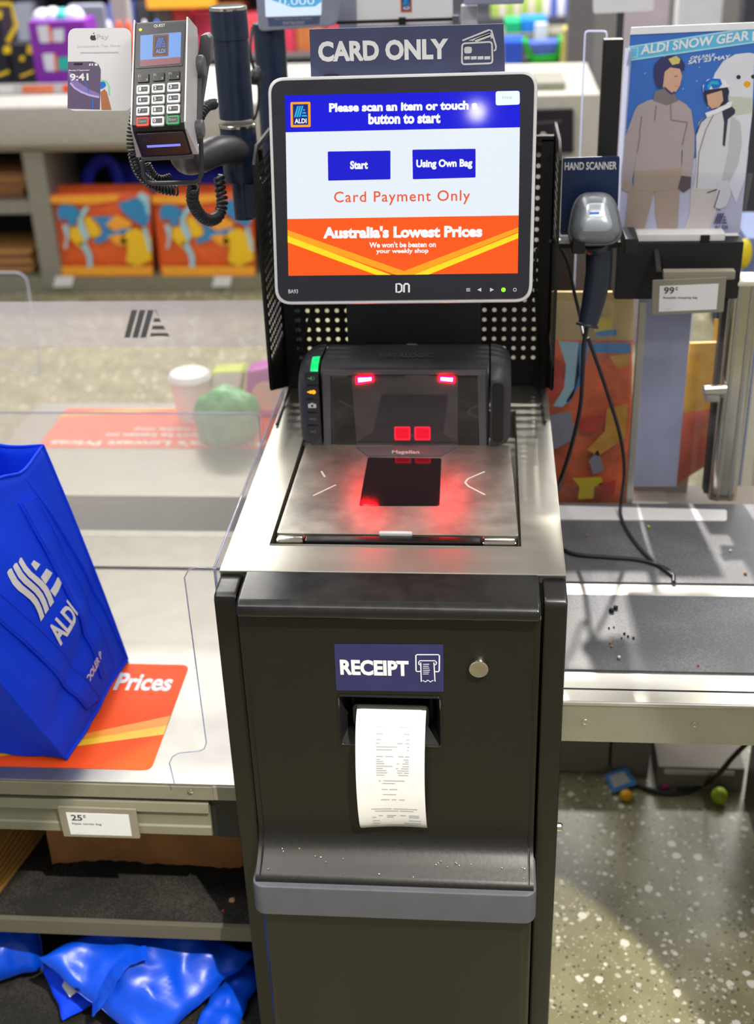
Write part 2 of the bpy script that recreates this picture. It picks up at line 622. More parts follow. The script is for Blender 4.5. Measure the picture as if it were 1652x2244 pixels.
def rquad(c, r, n=5):
    """rounded corners for any quad / polygon given as points"""
    out = []
    k = len(c)
    for i in range(k):
        P, A, B = Vector(c[i]), Vector(c[i - 1]), Vector(c[(i + 1) % k])
        a = P + (A - P).normalized() * r
        b = P + (B - P).normalized() * r
        for j in range(n + 1):
            t = j / n
            q = a * (1 - t) ** 2 + P * 2 * t * (1 - t) + b * t * t
            out.append((q.x, q.y))
    return out
def tag(o, label=None, cat=None, group=None, kind=None):
    for k, v in (('label', label), ('category', cat), ('group', group), ('kind', kind)):
        if v:
            o[k] = v
    return o
def thing(name, loc, label, cat, group=None):
    o = bpy.data.objects.new(name, None)
    o.empty_display_size = 0.05
    COL.objects.link(o)
    o.location = loc
    return tag(o, label, cat, group)
def copy_tree(o, parent=None):
    c = o.copy()
    COL.objects.link(c)
    c.parent = parent
    for ch in o.children:
        copy_tree(ch, c)
    return c
def smooth_path(pts, n=8):
    """Catmull-Rom through the points"""
    P = [Vector(p) for p in pts]
    P = [P[0] * 2 - P[1]] + P + [P[-1] * 2 - P[-2]]
    out = []
    for i in range(1, len(P) - 2):
        for j in range(n):
            t = j / n
            a, b, c, d = P[i - 1], P[i], P[i + 1], P[i + 2]
            out.append(0.5 * ((2 * b) + (c - a) * t + (2 * a - 5 * b + 4 * c - d) * t * t + (3 * b - a - 3 * c + d) * t ** 3))
    out.append(P[-2])
    return out
def coil(pts, R, turns, seg=10):
    """helix wound about a path"""
    P = smooth_path(pts, 24)
    L = [0]
    for i in range(1, len(P)):
        L.append(L[-1] + (P[i] - P[i - 1]).length)
    N = turns * seg
    out = []
    nv = None
    Tp = None
    k = 0
    for j in range(N + 1):
        s_ = L[-1] * j / N
        while k < len(L) - 2 and L[k + 1] < s_:
            k += 1
        f = (s_ - L[k]) / max(1e-9, L[k + 1] - L[k])
        c = P[k].lerp(P[k + 1], min(1, f))
        T = (P[min(k + 2, len(P) - 1)] - P[max(0, k - 1)]).normalized()
        if nv is None:
            nv = T.orthogonal().normalized()
        else:
            nv = Tp.rotation_difference(T) @ nv
        nv = (nv - T * nv.dot(T)).normalized()
        Tp = T
        a = 2 * math.pi * j / seg
        out.append(c + (nv * math.cos(a) + T.cross(nv) * math.sin(a)) * R)
    return out
def logo(mb, F, x0, y0, x1, y1, m, d=0.0004, wave=0.0):
    """the shop's striped A mark: three leaning bars and three short rungs"""
    Wd, H = x1 - x0, y1 - y0
    P = lambda a, b: (x0 + a * Wd, y0 + b * H)
    for i in range(3):
        o = 0.175 * i
        if wave:
            n = 8
            Lp = []
            Rp = []
            for j in range(n + 1):
                t = j / n
                cx = o + 0.24 * t + wave * math.sin(2 * math.pi * t)
                Lp.append(P(cx, t))
                Rp.append(P(cx + 0.13, t))
            mb.poly(F, Rp + Lp[::-1], m, d)
        else:
            mb.poly(F, [P(o, 0), P(o + 0.125, 0), P(o + 0.365, 1), P(o + 0.24, 1)], m, d)
    for a, b in ((0.04, 0.17), (0.30, 0.44), (0.57, 0.70)):
        l = lambda t: 0.56 + 0.20 * t
        r = lambda t: 1.0 - 0.27 * t
        mb.poly(F, [P(l(a), a), P(r(a), a), P(r(b), b), P(l(b), b)], m, d)
def badge(mb, F, x0, y0, x1, y1, mo, mn, mc, mw, d=0.0004):
    """the square shop badge: orange border, navy field, cyan A, white name"""
    Wd, H = x1 - x0, y1 - y0
    mb.poly(F, rr(x0, y0, x1, y1, Wd * 0.06), mo, d)
    mb.poly(F, rr(x0 + Wd * .12, y0 + H * .09, x1 - Wd * .12, y1 - H * .09, Wd * 0.02), mn, d * 1.5)
    logo(mb, F, x0 + Wd * .18, y0 + H * .40, x1 - Wd * .16, y1 - H * .16, mc, d * 2)
    mb.text('ALDI', F, x0 + Wd * .20, y0 + H * .15, x1 - Wd * .20, y0 + H * .34, mw, d * 2, bold=0.03)
def holeplate(mb, F, x0, x1, y0, y1, pitch, r, m, keep=None, thick=0.0015):
    """sheet punched with a square grid of round holes"""
    nx = max(1, int((x1 - x0) / pitch))
    ny = max(1, int((y1 - y0) / pitch))
    px = (x1 - x0) / nx
    py = (y1 - y0) / ny
    for i in range(nx):
        for j in range(ny):
            ax, ay = x0 + i * px, y0 + j * py
            cx, cy = ax + px / 2, ay + py / 2
            if keep and not keep(cx, cy):
                continue
            C = [(ax, ay), (cx, ay), (ax + px, ay), (ax + px, cy), (ax + px, ay + py), (cx, ay + py), (ax, ay + py), (ax, cy)]
            H = [(cx + r * math.cos(math.radians(-135 + 45 * k)), cy + r * math.sin(math.radians(-135 + 45 * k))) for k in range(8)]
            mb.add([(a, b, 0) for a, b in C + H], [(k, (k + 1) % 8, 8 + (k + 1) % 8, 8 + k) for k in range(8)], m, F.M)
# ================================================================== SETTING
mb = MB()
mb.box(-7, 7, -3.2, 16, -0.05, 0.0, K['floor'])
tag(mb.build('floor', origin=(0, 0, 0)), kind='structure')

# ================================================================== SELF CHECKOUT KIOSK
DF = VF(-0.004)                                   # plane of the door
kiosk = thing('self_checkout_kiosk', (0, 0.33, 0), 'black self checkout kiosk cabinet with steel counter and perforated back guard', 'checkout kiosk')
for sx in (-1, 1):
    mb = MB()
    a, b = (-0.2165, -0.1875) if sx < 0 else (0.1875, 0.2165)
    mb.xprism([(0.006, 0.0), (0.006, 0.848), (0.012, 0.855), (0.055, 0.857), (0.668, 0.855), (0.668, 0.0)], a, b, 'black', bev=0.004)
    mb.build('side_panel', kiosk)
# door with receipt opening: a profile swept across three columns, the slot left open
prof = [(0.0, 0.838), (-0.004, 0.834), (-0.004, 0.716), (-0.004, 0.639), (-0.004, 0.500), (-0.006, 0.488), (-0.011, 0.477), (-0.020, 0.468),
        (-0.034, 0.459), (-0.047, 0.452), (-0.053, 0.448), (-0.055, 0.442), (-0.055, 0.430)]
xs = [-0.1855, -0.067, 0.063, 0.1845]
V = [(x, y, z) for (y, z) in prof for x in xs]
Fc = []
for i in range(len(prof) - 1):
    for j in range(3):
        if i == 2 and j == 1:
            continue
        Fc.append((i * 4 + j, (i + 1) * 4 + j, (i + 1) * 4 + j + 1, i * 4 + j + 1))
mb = MB()
mb.add(V, Fc, 'black')
# seam returns at the two long edges
for x, s_ in ((-0.1855, -1), (0.1845, 1)):
    mb.add([(x, y, z) for y, z in prof] + [(x, 0.03, z) for y, z in prof],
           [(k, k + 1, len(prof) + k + 1, len(prof) + k) for k in range(len(prof) - 1)], 'black')
door = mb.build('door', kiosk, sharp=40)
# raised side ridges running down the door
for x in (-0.1795, 0.1785):
    mb = MB()
    mb.tube([(x, -0.0035, 0.832), (x, -0.0035, 0.50), (x, -0.010, 0.476), (x, -0.030, 0.461), (x, -0.050, 0.449)], 0.0016, 'black', 6)
    mb.build('door_ridge', door)
mb = MB()
mb.xprism([(0.056, 0.8625), (-0.012, 0.860), (-0.021, 0.854), (-0.021, 0.842), (-0.016, 0.838), (0.056, 0.838)], -0.1838, 0.1835, 'blackgloss', bev=0.004, seg=3)
mb.build('front_lid', kiosk)
# receipt slot: tapered funnel with the printer mouth
mb = MB()
o_ = [(-0.067, 0.639), (0.063, 0.639), (0.063, 0.716), (-0.067, 0.716)]
i_ = [(-0.054, 0.652), (0.051, 0.652), (0.051, 0.700), (-0.054, 0.700)]
mb.add([(x, -0.004, z) for x, z in o_] + [(x, 0.034, z) for x, z in i_], [(0, 1, 5, 4), (1, 2, 6, 5), (2, 3, 7, 6), (3, 0, 4, 7), (4, 5, 6, 7)], 'blackmatt')
mb.tube([(x, -0.005, z) for x, z in rr(-0.067, 0.639, 0.063, 0.716, 0.004, 3)], 0.0016, 'blackgloss', 6, closed=True)
slot = mb.build('receipt_slot', door)
mb = MB()
a = rr(-0.050, 0.662, 0.047, 0.696, 0.007)
b = rr(-0.043, 0.656, 0.040, 0.690, 0.004)
n = len(a)
mb.add([(x, 0.004, z) for x, z in a] + [(x, 0.004, z) for x, z in b] + [(x, 0.034, z) for x, z in a] + [(x, 0.03, z) for x, z in b],
       [(k, (k + 1) % n, n + (k + 1) % n, n + k) for k in range(n)] + [(k, 2 * n + k, 2 * n + (k + 1) % n, (k + 1) % n) for k in range(n)] +
       [(n + k, n + (k + 1) % n, 3 * n + (k + 1) % n, 3 * n + k) for k in range(n)], 'blackgloss')
mb.build('printer_mouth', slot)
# RECEIPT sign
mb = MB()
SF = VF(-0.005)
mb.slab(SF, SF.pts([(737, 1513), (972, 1516), (971, 1413), (732, 1412)]), 'navy', -0.0008, 0.0)
mb.textpx('RECEIPT', SF, (746, 1479), (895, 1448), 'white', bold=0.045)
ic = lambda L: SF.pts([(910 + (x - 823) * .2305 , 1433 + (y - 147) * .2305) for x, y in L])
mb.line(SF, ic([(872, 312), (838, 312), (830, 305), (828, 160), (838, 152), (1042, 152), (1052, 162), (1050, 305), (1042, 314), (1008, 314)]), 0.0016, 'white', .0004)
mb.line(SF, ic([(872, 250), (858, 246), (854, 225), (864, 210), (1010, 210), (1024, 225), (1020, 246), (1004, 250)]), 0.0014, 'white', .0004)
mb.line(SF, ic([(874, 226), (880, 412), (898, 398), (918, 412), (942, 394), (966, 412), (990, 396), (1010, 412), (1000, 226)]), 0.0014, 'white', .0004)
for y, x1 in ((244, 955), (262, 950), (280, 955), (300, 962), (318, 955), (336, 948)):
    mb.line(SF, ic([(896, y), (x1, y)]), 0.0010, 'white', .0004)
tag(mb.build('receipt_sign', door), 'navy sticker reading RECEIPT with a printer symbol')
# lock
mb = MB()
c = SF.at(1049, 1459)
R_ = Matrix.Translation((c[0], -0.004, c[1])) @ Matrix.Rotation(math.radians(90), 4, 'X')
mb.lathe([(0.0128, 0), (0.0128, 0.007), (0.0118, 0.009), (0.0105, 0.0085), (0.002, 0.0085), (0.0016, 0.0075), (0, 0.0075)], 'chrome', R_, 36)
tag(mb.build('door_lock', door), 'round chrome lock')
# bumper rail and lower door
mb = MB()
mb.prism(rr(-0.1905, -0.064, 0.1885, 0.02, 0.016, 6), 0.392, 0.443, 'band', bev=0.003)
tag(mb.build('bumper_rail', kiosk), 'slate grey rounded bumper strip')
mb = MB()
mb.prism(rr(-0.1845, -0.047, 0.1840, 0.03, 0.014, 6), 0.03, 0.3925, 'black', bev=0.0)
mb.build('lower_door', kiosk)
mb = MB()
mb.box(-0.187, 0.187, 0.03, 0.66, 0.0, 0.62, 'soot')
mb.build('plinth', kiosk)
# steel counter with the scanner opening
mb = MB()
O4 = [(-0.2165, 0.055), (0.2165, 0.055), (0.2165, 0.668), (-0.2165, 0.668)]
I4 = [(-0.1625, 0.121), (0.1625, 0.121), (0.1625, 0.56), (-0.1625, 0.56)]
V = [(x, y, 0.8625) for x, y in O4] + [(x, y, 0.8625) for x, y in I4] + [(x, y, 0.850) for x, y in O4] + [(x, y, 0.835) for x, y in I4]
Fc = [(i, (i + 1) % 4, 4 + (i + 1) % 4, 4 + i) for i in range(4)] + [(i, 8 + i, 8 + (i + 1) % 4, (i + 1) % 4) for i in range(4)] + \
     [(4 + i, 4 + (i + 1) % 4, 12 + (i + 1) % 4, 12 + i) for i in range(4)] + [(12, 13, 14, 15)]
mb.add(V, Fc, 'steel_y')
mb.tube([(-0.2165, 0.055, 0.861), (0.2165, 0.055, 0.861)], 0.0018, 'steel_y', 8)
# raised trim round the opening
mb.tube([(x, y, 0.8628) for x, y in ((-0.1625, 0.56), (-0.1625, 0.121), (0.1625, 0.121), (0.1625, 0.56))], 0.0014, 'chrome', 6)
counter = tag(mb.build('counter_top', kiosk), 'brushed steel counter top')
# perforated guard behind the scanner
mb = MB()
GB = VF(0.664)
holeplate(mb, GB, -0.2165, 0.2165, 0.905, 1.265, 0.0157, 0.0036, 'grill')
mb.box(-0.2165, 0.2165, 0.663, 0.665, 0.862, 0.906, 'grill')
mb.box(-0.2165, -0.196, 0.655, 0.664, 0.862, 1.265, 'grill')
mb.box(0.196, 0.2165, 0.655, 0.664, 0.862, 1.265, 'grill')
mb.box(-0.2165, 0.2165, 0.655, 0.668, 1.262, 1.27, 'grill')
mb.build('back_guard', kiosk)
for x in (-0.2165, 0.2165):
    mb = MB()
    GS = Fr((x, 0.5, 0), (0, 1, 0), (0, 0, 1))
    holeplate(mb, GS, 0.010, 0.158, 0.96, 1.26, 0.0135, 0.0036, 'grill')
    mb.slab(GS, [(0, 0.925), (0.012, 0.925), (0.012, 1.262), (0.035, 1.282), (0.16, 1.282), (0.16, 1.289), (0.03, 1.289), (0, 1.268)], 'grill', -0.002, 0.002)
    mb.slab(GS, [(0, 0.922), (0.16, 0.863), (0.164, 0.863), (0.164, 0.962), (0.0, 0.962)], 'grill', -0.0012, 0.0012)
    mb.slab(GS, [(0.155, 0.95), (0.164, 0.95), (0.164, 1.289), (0.155, 1.289)], 'grill', -0.002, 0.002)
    mb.build('side_guard', kiosk)
mb = MB()
mb.box(-0.098, 0.108, 0.535, 0.66, 0.868, 1.245, 'blackmatt', 0.006)
mb.box(-0.04, 0.05, 0.452, 0.54, 1.15, 1.24, 'blackmatt', 0.004)
mb.box(-0.006, 0.010, 0.532, 0.536, 0.982, 0.986, 'chrome', 0.001)
mb.build('screen_mount', kiosk)
# screws and clips on the inside of the guard
for px, py in ((1196, 397), (1193, 450), (1186, 510), (1190, 523)):
    mb = MB()
    P = PX(px, py, 0.2155)
    mb.box(P.x - 0.008, P.x, P.y - 0.004, P.y + 0.004, P.z - 0.0025, P.z + 0.0025, 'chrome', 0.001)
    mb.build('guard_screw', kiosk)
mb = MB()
P = PX(1222, 1812, 0.219)
mb.lathe([(0.006, -0.004), (0.006, 0.006), (0.004, 0.009), (0, 0.009)], 'chrome', Matrix.Translation((0.2165, P.y, P.z)) @ Matrix.Rotation(math.radians(90), 4, 'Y'), 16)
tag(mb.build('side_lock', kiosk), 'small bright lock on the side panel')
# thin black leads hanging beside the monitor
mb = MB()
mb.tube(smooth_path([PY(684, 668, .60), PY(672, 720, .60), PY(650, 790, .60), PY(634, 850, .60), PZ(622, 885, .866), PZ(606, 930, .866)]), 0.0022, 'cord', 8)
mb.build('hanging_lead', kiosk)
mb = MB()
mb.tube(smooth_path([PY(1176, 545, .62), PY(1172, 600, .62), PY(1176, 690, .63), PY(1180, 780, .64), PZ(1184, 868, .866), PZ(1194, 925, .866)]), 0.0024, 'cord', 8)
mb.build('hanging_lead', kiosk)

# ================================================================== RECEIPT
mb = MB()
g = []
L_ = [(0.012, 0.690), (-0.004, 0.687), (-0.014, 0.678), (-0.020, 0.66), (-0.024, 0.63), (-0.026, 0.59), (-0.025, 0.55), (-0.020, 0.52), (-0.010, 0.506)]
P_ = smooth_path([(0, y, z) for y, z in L_], 4)
for p in P_:
    row = []
    for i in range(9):
        t = i / 8
        k = (0.69 - p.z) / 0.19
        x = -0.0445 - 0.002 * math.sin(math.pi * k) + t * 0.0885
        row.append(Vector((x, p.y - 0.004 * k * (1 - t) + 0.003 * k * math.sin(math.pi * t), p.z)))
    g.append(row)
mb.sheet(g, 'paper')
receipt = tag(mb.build('receipt', origin=(0, -0.02, 0.506)), 'white till receipt curling out of the printer slot under the receipt sign', 'receipt')
# printed lines on the paper
mb = MB()
def on_paper(u, z):
    for i in range(len(P_) - 1):
        if P_[i].z >= z >= P_[i + 1].z:
            f = (P_[i].z - z) / max(1e-6, P_[i].z - P_[i + 1].z)
            a = g[i][0].lerp(g[i + 1][0], f)
            b = g[i][8].lerp(g[i + 1][8], f)
            m_ = g[i][4].lerp(g[i + 1][4], f)
            q = (a * (1 - u) + b * u)
            return q + (m_ - (a + b) / 2) * math.sin(math.pi * u)
    return g[-1][4]
def pline(u0, u1, z, h=0.0017):
    n = 4
    V = []
    for k in range(n + 1):
        u = u0 + (u1 - u0) * k / n
        for dz in (0, -h):
            q = on_paper(u, z + dz)
            V.append((q.x, q.y - 0.0005, q.z))
    mb.add(V, [(2 * k, 2 * k + 1, 2 * k + 3, 2 * k + 2) for k in range(n)], 'ink')
zs = lambda y: 0.690 - (y - 690) / (1745 - 690) * 0.18
for y, segs in ((708, [(.3, .42), (.7, .76)]), (765, [(.3, .4), (.62, .78)]), (815, [(.3, .4), (.7, .78)]), (860, [(.3, .37), (.74, .78)]), (890, [(.3, .35), (.6, .68), (.72, .78)]),
                (920, [(.3, .6), (.75, .78)]), (945, [(.3, .53), (.75, .77)]), (1003, [(.3, .4), (.43, .55), (.62, .7), (.72, .78)]), (1030, [(.3, .36), (.7, .77)]), (1048, [(.3, .4), (.72, .77)]),
                (1066, [(.3, .42), (.6, .63), (.68, .77)]), (1090, [(.3, .54), (.68, .78)]), (1110, [(.3, .4), (.58, .62), (.66, .77)]), (1130, [(.3, .45), (.6, .77)]), (1150, [(.3, .46), (.6, .68), (.7, .77)]), (1172, [(.3, .42), (.62, .76)]),
                (1225, [(.33, .36), (.4, .71)]), (1250, [(.38, .57)]), (1308, [(.37, .46), (.48, .6)]), (1358, [(.38, .58)]), (1410, [(.35, .48), (.51, .58), (.62, .7)]),
                (1505, [(.2, .5), (.52, .88)]), (1528, [(.25, .6), (.62, .82)]), (1578, [(.3, .36), (.42, .56), (.62, .7), (.75, .9)]), (1596, [(.2, .26), (.42, .52), (.75, .9)]),
                (1636, [(.2, .31), (.74, .92)]), (1670, [(.2, .31), (.66, .92)]), (1704, [(.18, .26), (.4, .86)])):
    for u0, u1 in segs:
        pline(u0, u1, zs(y), 0.0014)
tag(mb.build('printed_lines', receipt), 'faint grey printed lines')

# ================================================================== SCANNER SCALE
TF = HF(0.866)
sc = thing('scanner_scale', (0, 0.3, 0.836), 'barcode scanner and scale with red lights set into the steel counter', 'barcode scanner')
mb = MB()
body = [(-0.158, 0.146), (0.160, 0.146), (0.153, 0.425), (-0.155, 0.425)]
mb.prism(rquad(body, 0.004, 3), 0.838, 0.866, 'platter', bev=0.0012)
plat = tag(mb.build('weigh_platter', sc), 'rubbed steel platter')
mb = MB()
gl = rquad(TF.pts([(787, 1109), (963, 1109), (967, 1005), (806, 1003)]), 0.004, 3)
K['scanglass'] = mat('dark_scanner_glass', '#1c0d10', 0.08, coat=1.0)
mb.slab(TF, gl, 'scanglass', -0.001, 0.0006)
tag(mb.build('platter_glass', plat), 'dark scanner glass in the platter')
K['etch'] = mat('white_etched_mark', '#e6e2d8', 0.5)
for L in ([(686, 1087), (736, 1063)], [(704, 1033), (712, 1046)], [(1062, 1034), (1025, 1050), (1019, 1058), (1026, 1066), (1063, 1085)]):
    mb = MB()
    mb.line(TF, TF.pts(L), 0.0028, 'etch', 0.0005)
    mb.build('scan_arrow', plat)
mb = MB()
mb.box(-0.118, 0.111, 0.126, 0.142, 0.845, 0.866, 'blackgloss', 0.002)
tag(mb.build('front_bar', sc), 'black front bar')
for x0, x1 in ((-0.157, -0.119), (0.112, 0.158)):
    mb = MB()
    mb.box(x0, x1, 0.126, 0.145, 0.842, 0.866, 'chrome', 0.004)
    mb.build('corner_cap', sc)
mb = MB()
mb.box(-0.022, 0.022, 0.142, 0.149, 0.864, 0.870, 'rim', 0.002)
mb.build('lift_tab', sc)
# upright housing
mb = MB()
mb.xprism([(0.426, 0.858), (0.424, 0.905), (0.424, 0.978), (0.432, 0.988), (0.45, 0.994), (0.535, 0.985), (0.535, 0.858)], -0.128, 0.121, 'dkgrey', bev=0.004)
hous = mb.build('upright_housing', sc)
VW = VF(0.4235)
mb = MB()
K['window'] = mat('dark_tinted_window', '#150f12', 0.07, coat=1.0)
K['pane'] = mat('reflection_grey_pane', '#4b4346', 0.06, coat=1.0)  # lighter grey puts the platter's reflection into the base colour
mb.slab(VW, rr(-0.110, 0.866, 0.105, 0.979, 0.004), 'window', -0.001, 0.001)
wn = tag(mb.build('scan_window', hous), 'dark glossy scan window')
mb = MB()
K['trimgrey'] = mat('grey_window_trim', '#67636a', 0.4)
mb.slab(VW, VW.pts([(706, 822), (1064, 822), (1064, 810), (706, 810)]), 'trimgrey', 0.0, 0.002, 0.0006)
mb.build('window_trim', hous)
for xa in (706, 1046):
    mb = MB()
    mb.slab(VW, VW.pts([(xa + 4, 978), (xa + 20, 978), (xa + 18, 822), (xa, 822)]), 'grey', 0.0, 0.0015, 0.0006)
    mb.build('window_trim', hous)
mb = MB()
mb.slab(VW, VW.pts([(782, 976), (1003, 976), (1003, 820), (770, 820)]), 'pane', 0.001, 0.002)
mb.build('inner_pane', wn)
K['led'] = glow('red_led', '#ff0006', 220)
K['ledcore'] = glow('red_led_core', '#ff8a90', 6)
K['ledbox'] = glow('red_scan_square', '#e8102c', 1.1)
K['ledrim'] = glow('red_scan_square_rim', '#ff2038', 1.6)
for L in ([(781, 824), (818, 822), (818, 834), (782, 840)], [(962, 822), (996, 824), (995, 838), (962, 834)]):
    mb = MB()
    pt = VW.pts(L)
    mb.slab(VW, pt, 'led', 0.002, 0.003)
    cx = sum(p[0] for p in pt) / 4
    cy = sum(p[1] for p in pt) / 4
    mb.slab(VW, [(cx + (p[0] - cx) * .8, cy + (p[1] - cy) * .6) for p in pt], 'ledcore', 0.003, 0.0034)
    tag(mb.build('red_led', wn), 'glowing red light bar')
for x in (865, 909):
    mb = MB()
    mb.slab(VW, rquad(VW.pts([(x, 963), (x + 34, 963), (x + 34, 934), (x - 1, 934)]), 0.002, 3), 'ledrim', 0.002, 0.0024)
    mb.slab(VW, rquad(VW.pts([(x + 3, 960), (x + 31, 960), (x + 31, 937), (x + 2, 937)]), 0.002, 3), 'ledbox', 0.0024, 0.0027)
    tag(mb.build('red_scan_light', wn), 'glowing red square')
# the lip with the maker's name between window and platter
mb = MB()
mb.slab(TF, TF.pts([(779, 981), (806, 1001), (966, 1001), (1002, 981)]), 'grey', -0.002, 0.0025, 0.001)
mb.textpx('Magellan', TF, (858, 996), (919, 987), 'rim', 0.0028, bold=0.01)
mb.build('name_lip', hous)
mb = MB()
TT = Fr((0, 0.49, 0.9905), (1, 0, 0), (0, 1, -0.12))
mb.textpx('DATALOGIC', TT, (830, 783), (950, 774), 'grey', 0.0006, bold=0.01)
mb.build('top_lettering', hous)
# rounded side pods
def pod(x0, x1, flip):
    m_ = MB()
    pr = [(0.420, 0.864), (0.416, 0.89), (0.416, 0.955), (0.420, 0.972), (0.435, 0.985), (0.46, 0.992), (0.535, 0.985), (0.535, 0.862)]
    n_ = 6
    rows = []
    for k in range(n_ + 1):
        a = math.pi / 2 * k / n_
        s_ = 1 - math.cos(a)
        x = x0 + (x1 - x0) * (math.sin(a))
        rows.append([(x, 0.478 + (y - 0.478) * (1 - 0.32 * s_), 0.922 + (z - 0.922) * (1 - 0.25 * s_)) for y, z in pr])
    V = [p for r in rows for p in r]
    n = len(pr)
    Fc = [(i * n + j, (i + 1) * n + j, (i + 1) * n + (j + 1) % n, i * n + (j + 1) % n) for i in range(n_) for j in range(n)]
    Fc += [tuple(range(n)), tuple((n_) * n + k for k in range(n))[::-1]]
    m_.add(V, Fc, 'dkgrey')
    return m_
lp = pod(-0.130, -0.163, -1).build('button_pod', sc, recalc=True)
rp = pod(0.123, 0.153, 1).build('speaker_pod', sc, recalc=True)
mb = MB()
mb.slab(VF(0.415), rr(0.126, 0.875, 0.142, 0.968, 0.006), 'blackmatt', -0.004, 0.0006)
mb.build('speaker_mesh', rp)
K['ledgreen'] = glow('green_led', '#00e878', 1.3)
K['ledamber'] = glow('amber_led', '#ffa312', 1.6)
K['ledfaint'] = glow('faint_green_led', '#3f9a5a', 0.7)
K['padkey'] = mat('soft_black_key', '#2f2d31', 0.6)
PF = VF(0.4145)
for i, (cy, kind) in enumerate(((829, 'g'), (859, 'a'), (889, 'c'), (918, 'n'), (946, 'm'))):
    mb = MB()
    c = PF.at(682 + i * 1.0, cy)
    mb.slab(PF, rr(c[0] - 0.010, c[1] - 0.0088, c[0] + 0.010, c[1] + 0.0088, 0.002), 'padkey', -0.005, 0.0)
    bt = mb.build('pod_button', lp)
    mb = MB()
    if kind == 'g':
        mb.poly(PF, [(c[0] - .005, c[1] - .001), (c[0] - .002, c[1] - .001), (c[0] + .001, c[1] - .004), (c[0] + .001, c[1] + .004), (c[0] - .002, c[1] + .001), (c[0] - .005, c[1] + .001)], 'ledfaint', .0004)
        mb.line(PF, [(c[0] + .003, c[1] - .003), (c[0] + .0045, c[1]), (c[0] + .003, c[1] + .003)], .0009, 'ledfaint', .0004)
    elif kind == 'a':
        for dx, r in ((-.0055, .0012), (-.0018, .0026), (.0028, .0034)):
            mb.poly(PF, [(c[0] + dx + r * math.cos(t * .6283), c[1] + r * math.sin(t * .6283)) for t in range(10)], 'ledamber', .0004 + dx * .01 + .0001)
    elif kind == 'c':
        mb.poly(PF, rr(c[0] - .006, c[1] - .0035, c[0] + .006, c[1] + .0032, .001), 'rim', .0004)
        mb.poly(PF, rr(c[0] - .002, c[1] + .0030, c[0] + .002, c[1] + .0046, .0004), 'rim', .0004)
        mb.poly(PF, [(c[0] + .002 * math.cos(t * .6283), c[1] - .0002 + .002 * math.sin(t * .6283)) for t in range(10)], 'padkey', .0006)
    elif kind == 'n':
        mb.line(PF, [(c[0] - .005, c[1]), (c[0] + .005, c[1])], .003, 'grey', .0004)
    else:
        mb.line(PF, [(c[0] - .004, c[1]), (c[0] + .001, c[1])], .003, 'grey', .0004)
        mb.line(PF, [(c[0] + .003, c[1] - .003), (c[0] + .003, c[1] + .003)], .0015, 'grey', .0004)
    mb.build('button_symbol', bt)
mb = MB()
gp = []
for yy, zz in ((0.4270, 0.9785), (0.4300, 0.9805), (0.4330, 0.9825), (0.440, 0.9860), (0.452, 0.9895), (0.463, 0.9910)):
    gp.append([Vector((-0.1425, yy + .0008, zz - .0008)), Vector((-0.137, yy, zz)), Vector((-0.131, yy - 0.0006, zz + .0006))])
mb.sheet(gp, 'ledgreen')
for v in mb.bm.verts:
    v.co.y -= 0.0022
    v.co.z += 0.0022
tag(mb.build('status_light', lp), 'green status light')

# ================================================================== MONITOR
MO = Vector((0.0055, 0.358, 1.267))
MF = Fr(MO, (1, 0, 0), (0, 0.3296, 0.9441))
mon = thing('touch_monitor', (0.0055, 0.36, 1.14), 'black touch screen monitor with silver rim showing the start page', 'monitor')
out = MF.pts([(603, 668), (1166, 662), (1179, 154), (586, 170)], 0.0)
mb = MB()
oc = rquad(out, 0.022, 8)
mb.slab(MF, oc, 'rim', -0.022, 0.001, bev=0.0025)
mb.slab(MF, [(p[0] * .93, p[1] * .93) for p in oc], 'blackmatt', -0.05, -0.021)
tag(mb.build('housing', mon), 'silver rim housing')
mb = MB()
ix = [(p[0] + (0.0046 if p[0] < 0 else -0.0046), p[1] + (0.0046 if p[1] < 0 else -0.0046)) for p in out]
mb.slab(MF, rquad(ix, 0.018, 8), 'bezel', 0.001, 0.0022)
# screen controls printed on the bezel
BZ = 0.0026
for x, kind in ((1026, 'm'), (1050, 'l'), (1078, 'r'), (1128, 'p')):
    c = MF.at(x, 635, BZ)
    r = 0.0026
    if kind == 'm':
        for k in (-1, 0, 1):
            mb.line(MF, [(c[0] - r, c[1] + k * .0016), (c[0] + r, c[1] + k * .0016)], .0008, 'rim', BZ)
    elif kind in 'lr':
        s_ = -1 if kind == 'l' else 1
        mb.poly(MF, [(c[0] + s_ * r, c[1]), (c[0] - s_ * r, c[1] + r), (c[0] - s_ * r, c[1] - r)], 'rim', BZ)
    else:
        mb.line(MF, [(c[0] + r * .8 * math.cos(t * .785), c[1] + r * .8 * math.sin(t * .785)) for t in range(8)], .0009, 'rim', BZ, closed=True)
mb.textpx('BA93', MF, (632, 643), (653, 634), 'rim', BZ, bold=0.01)
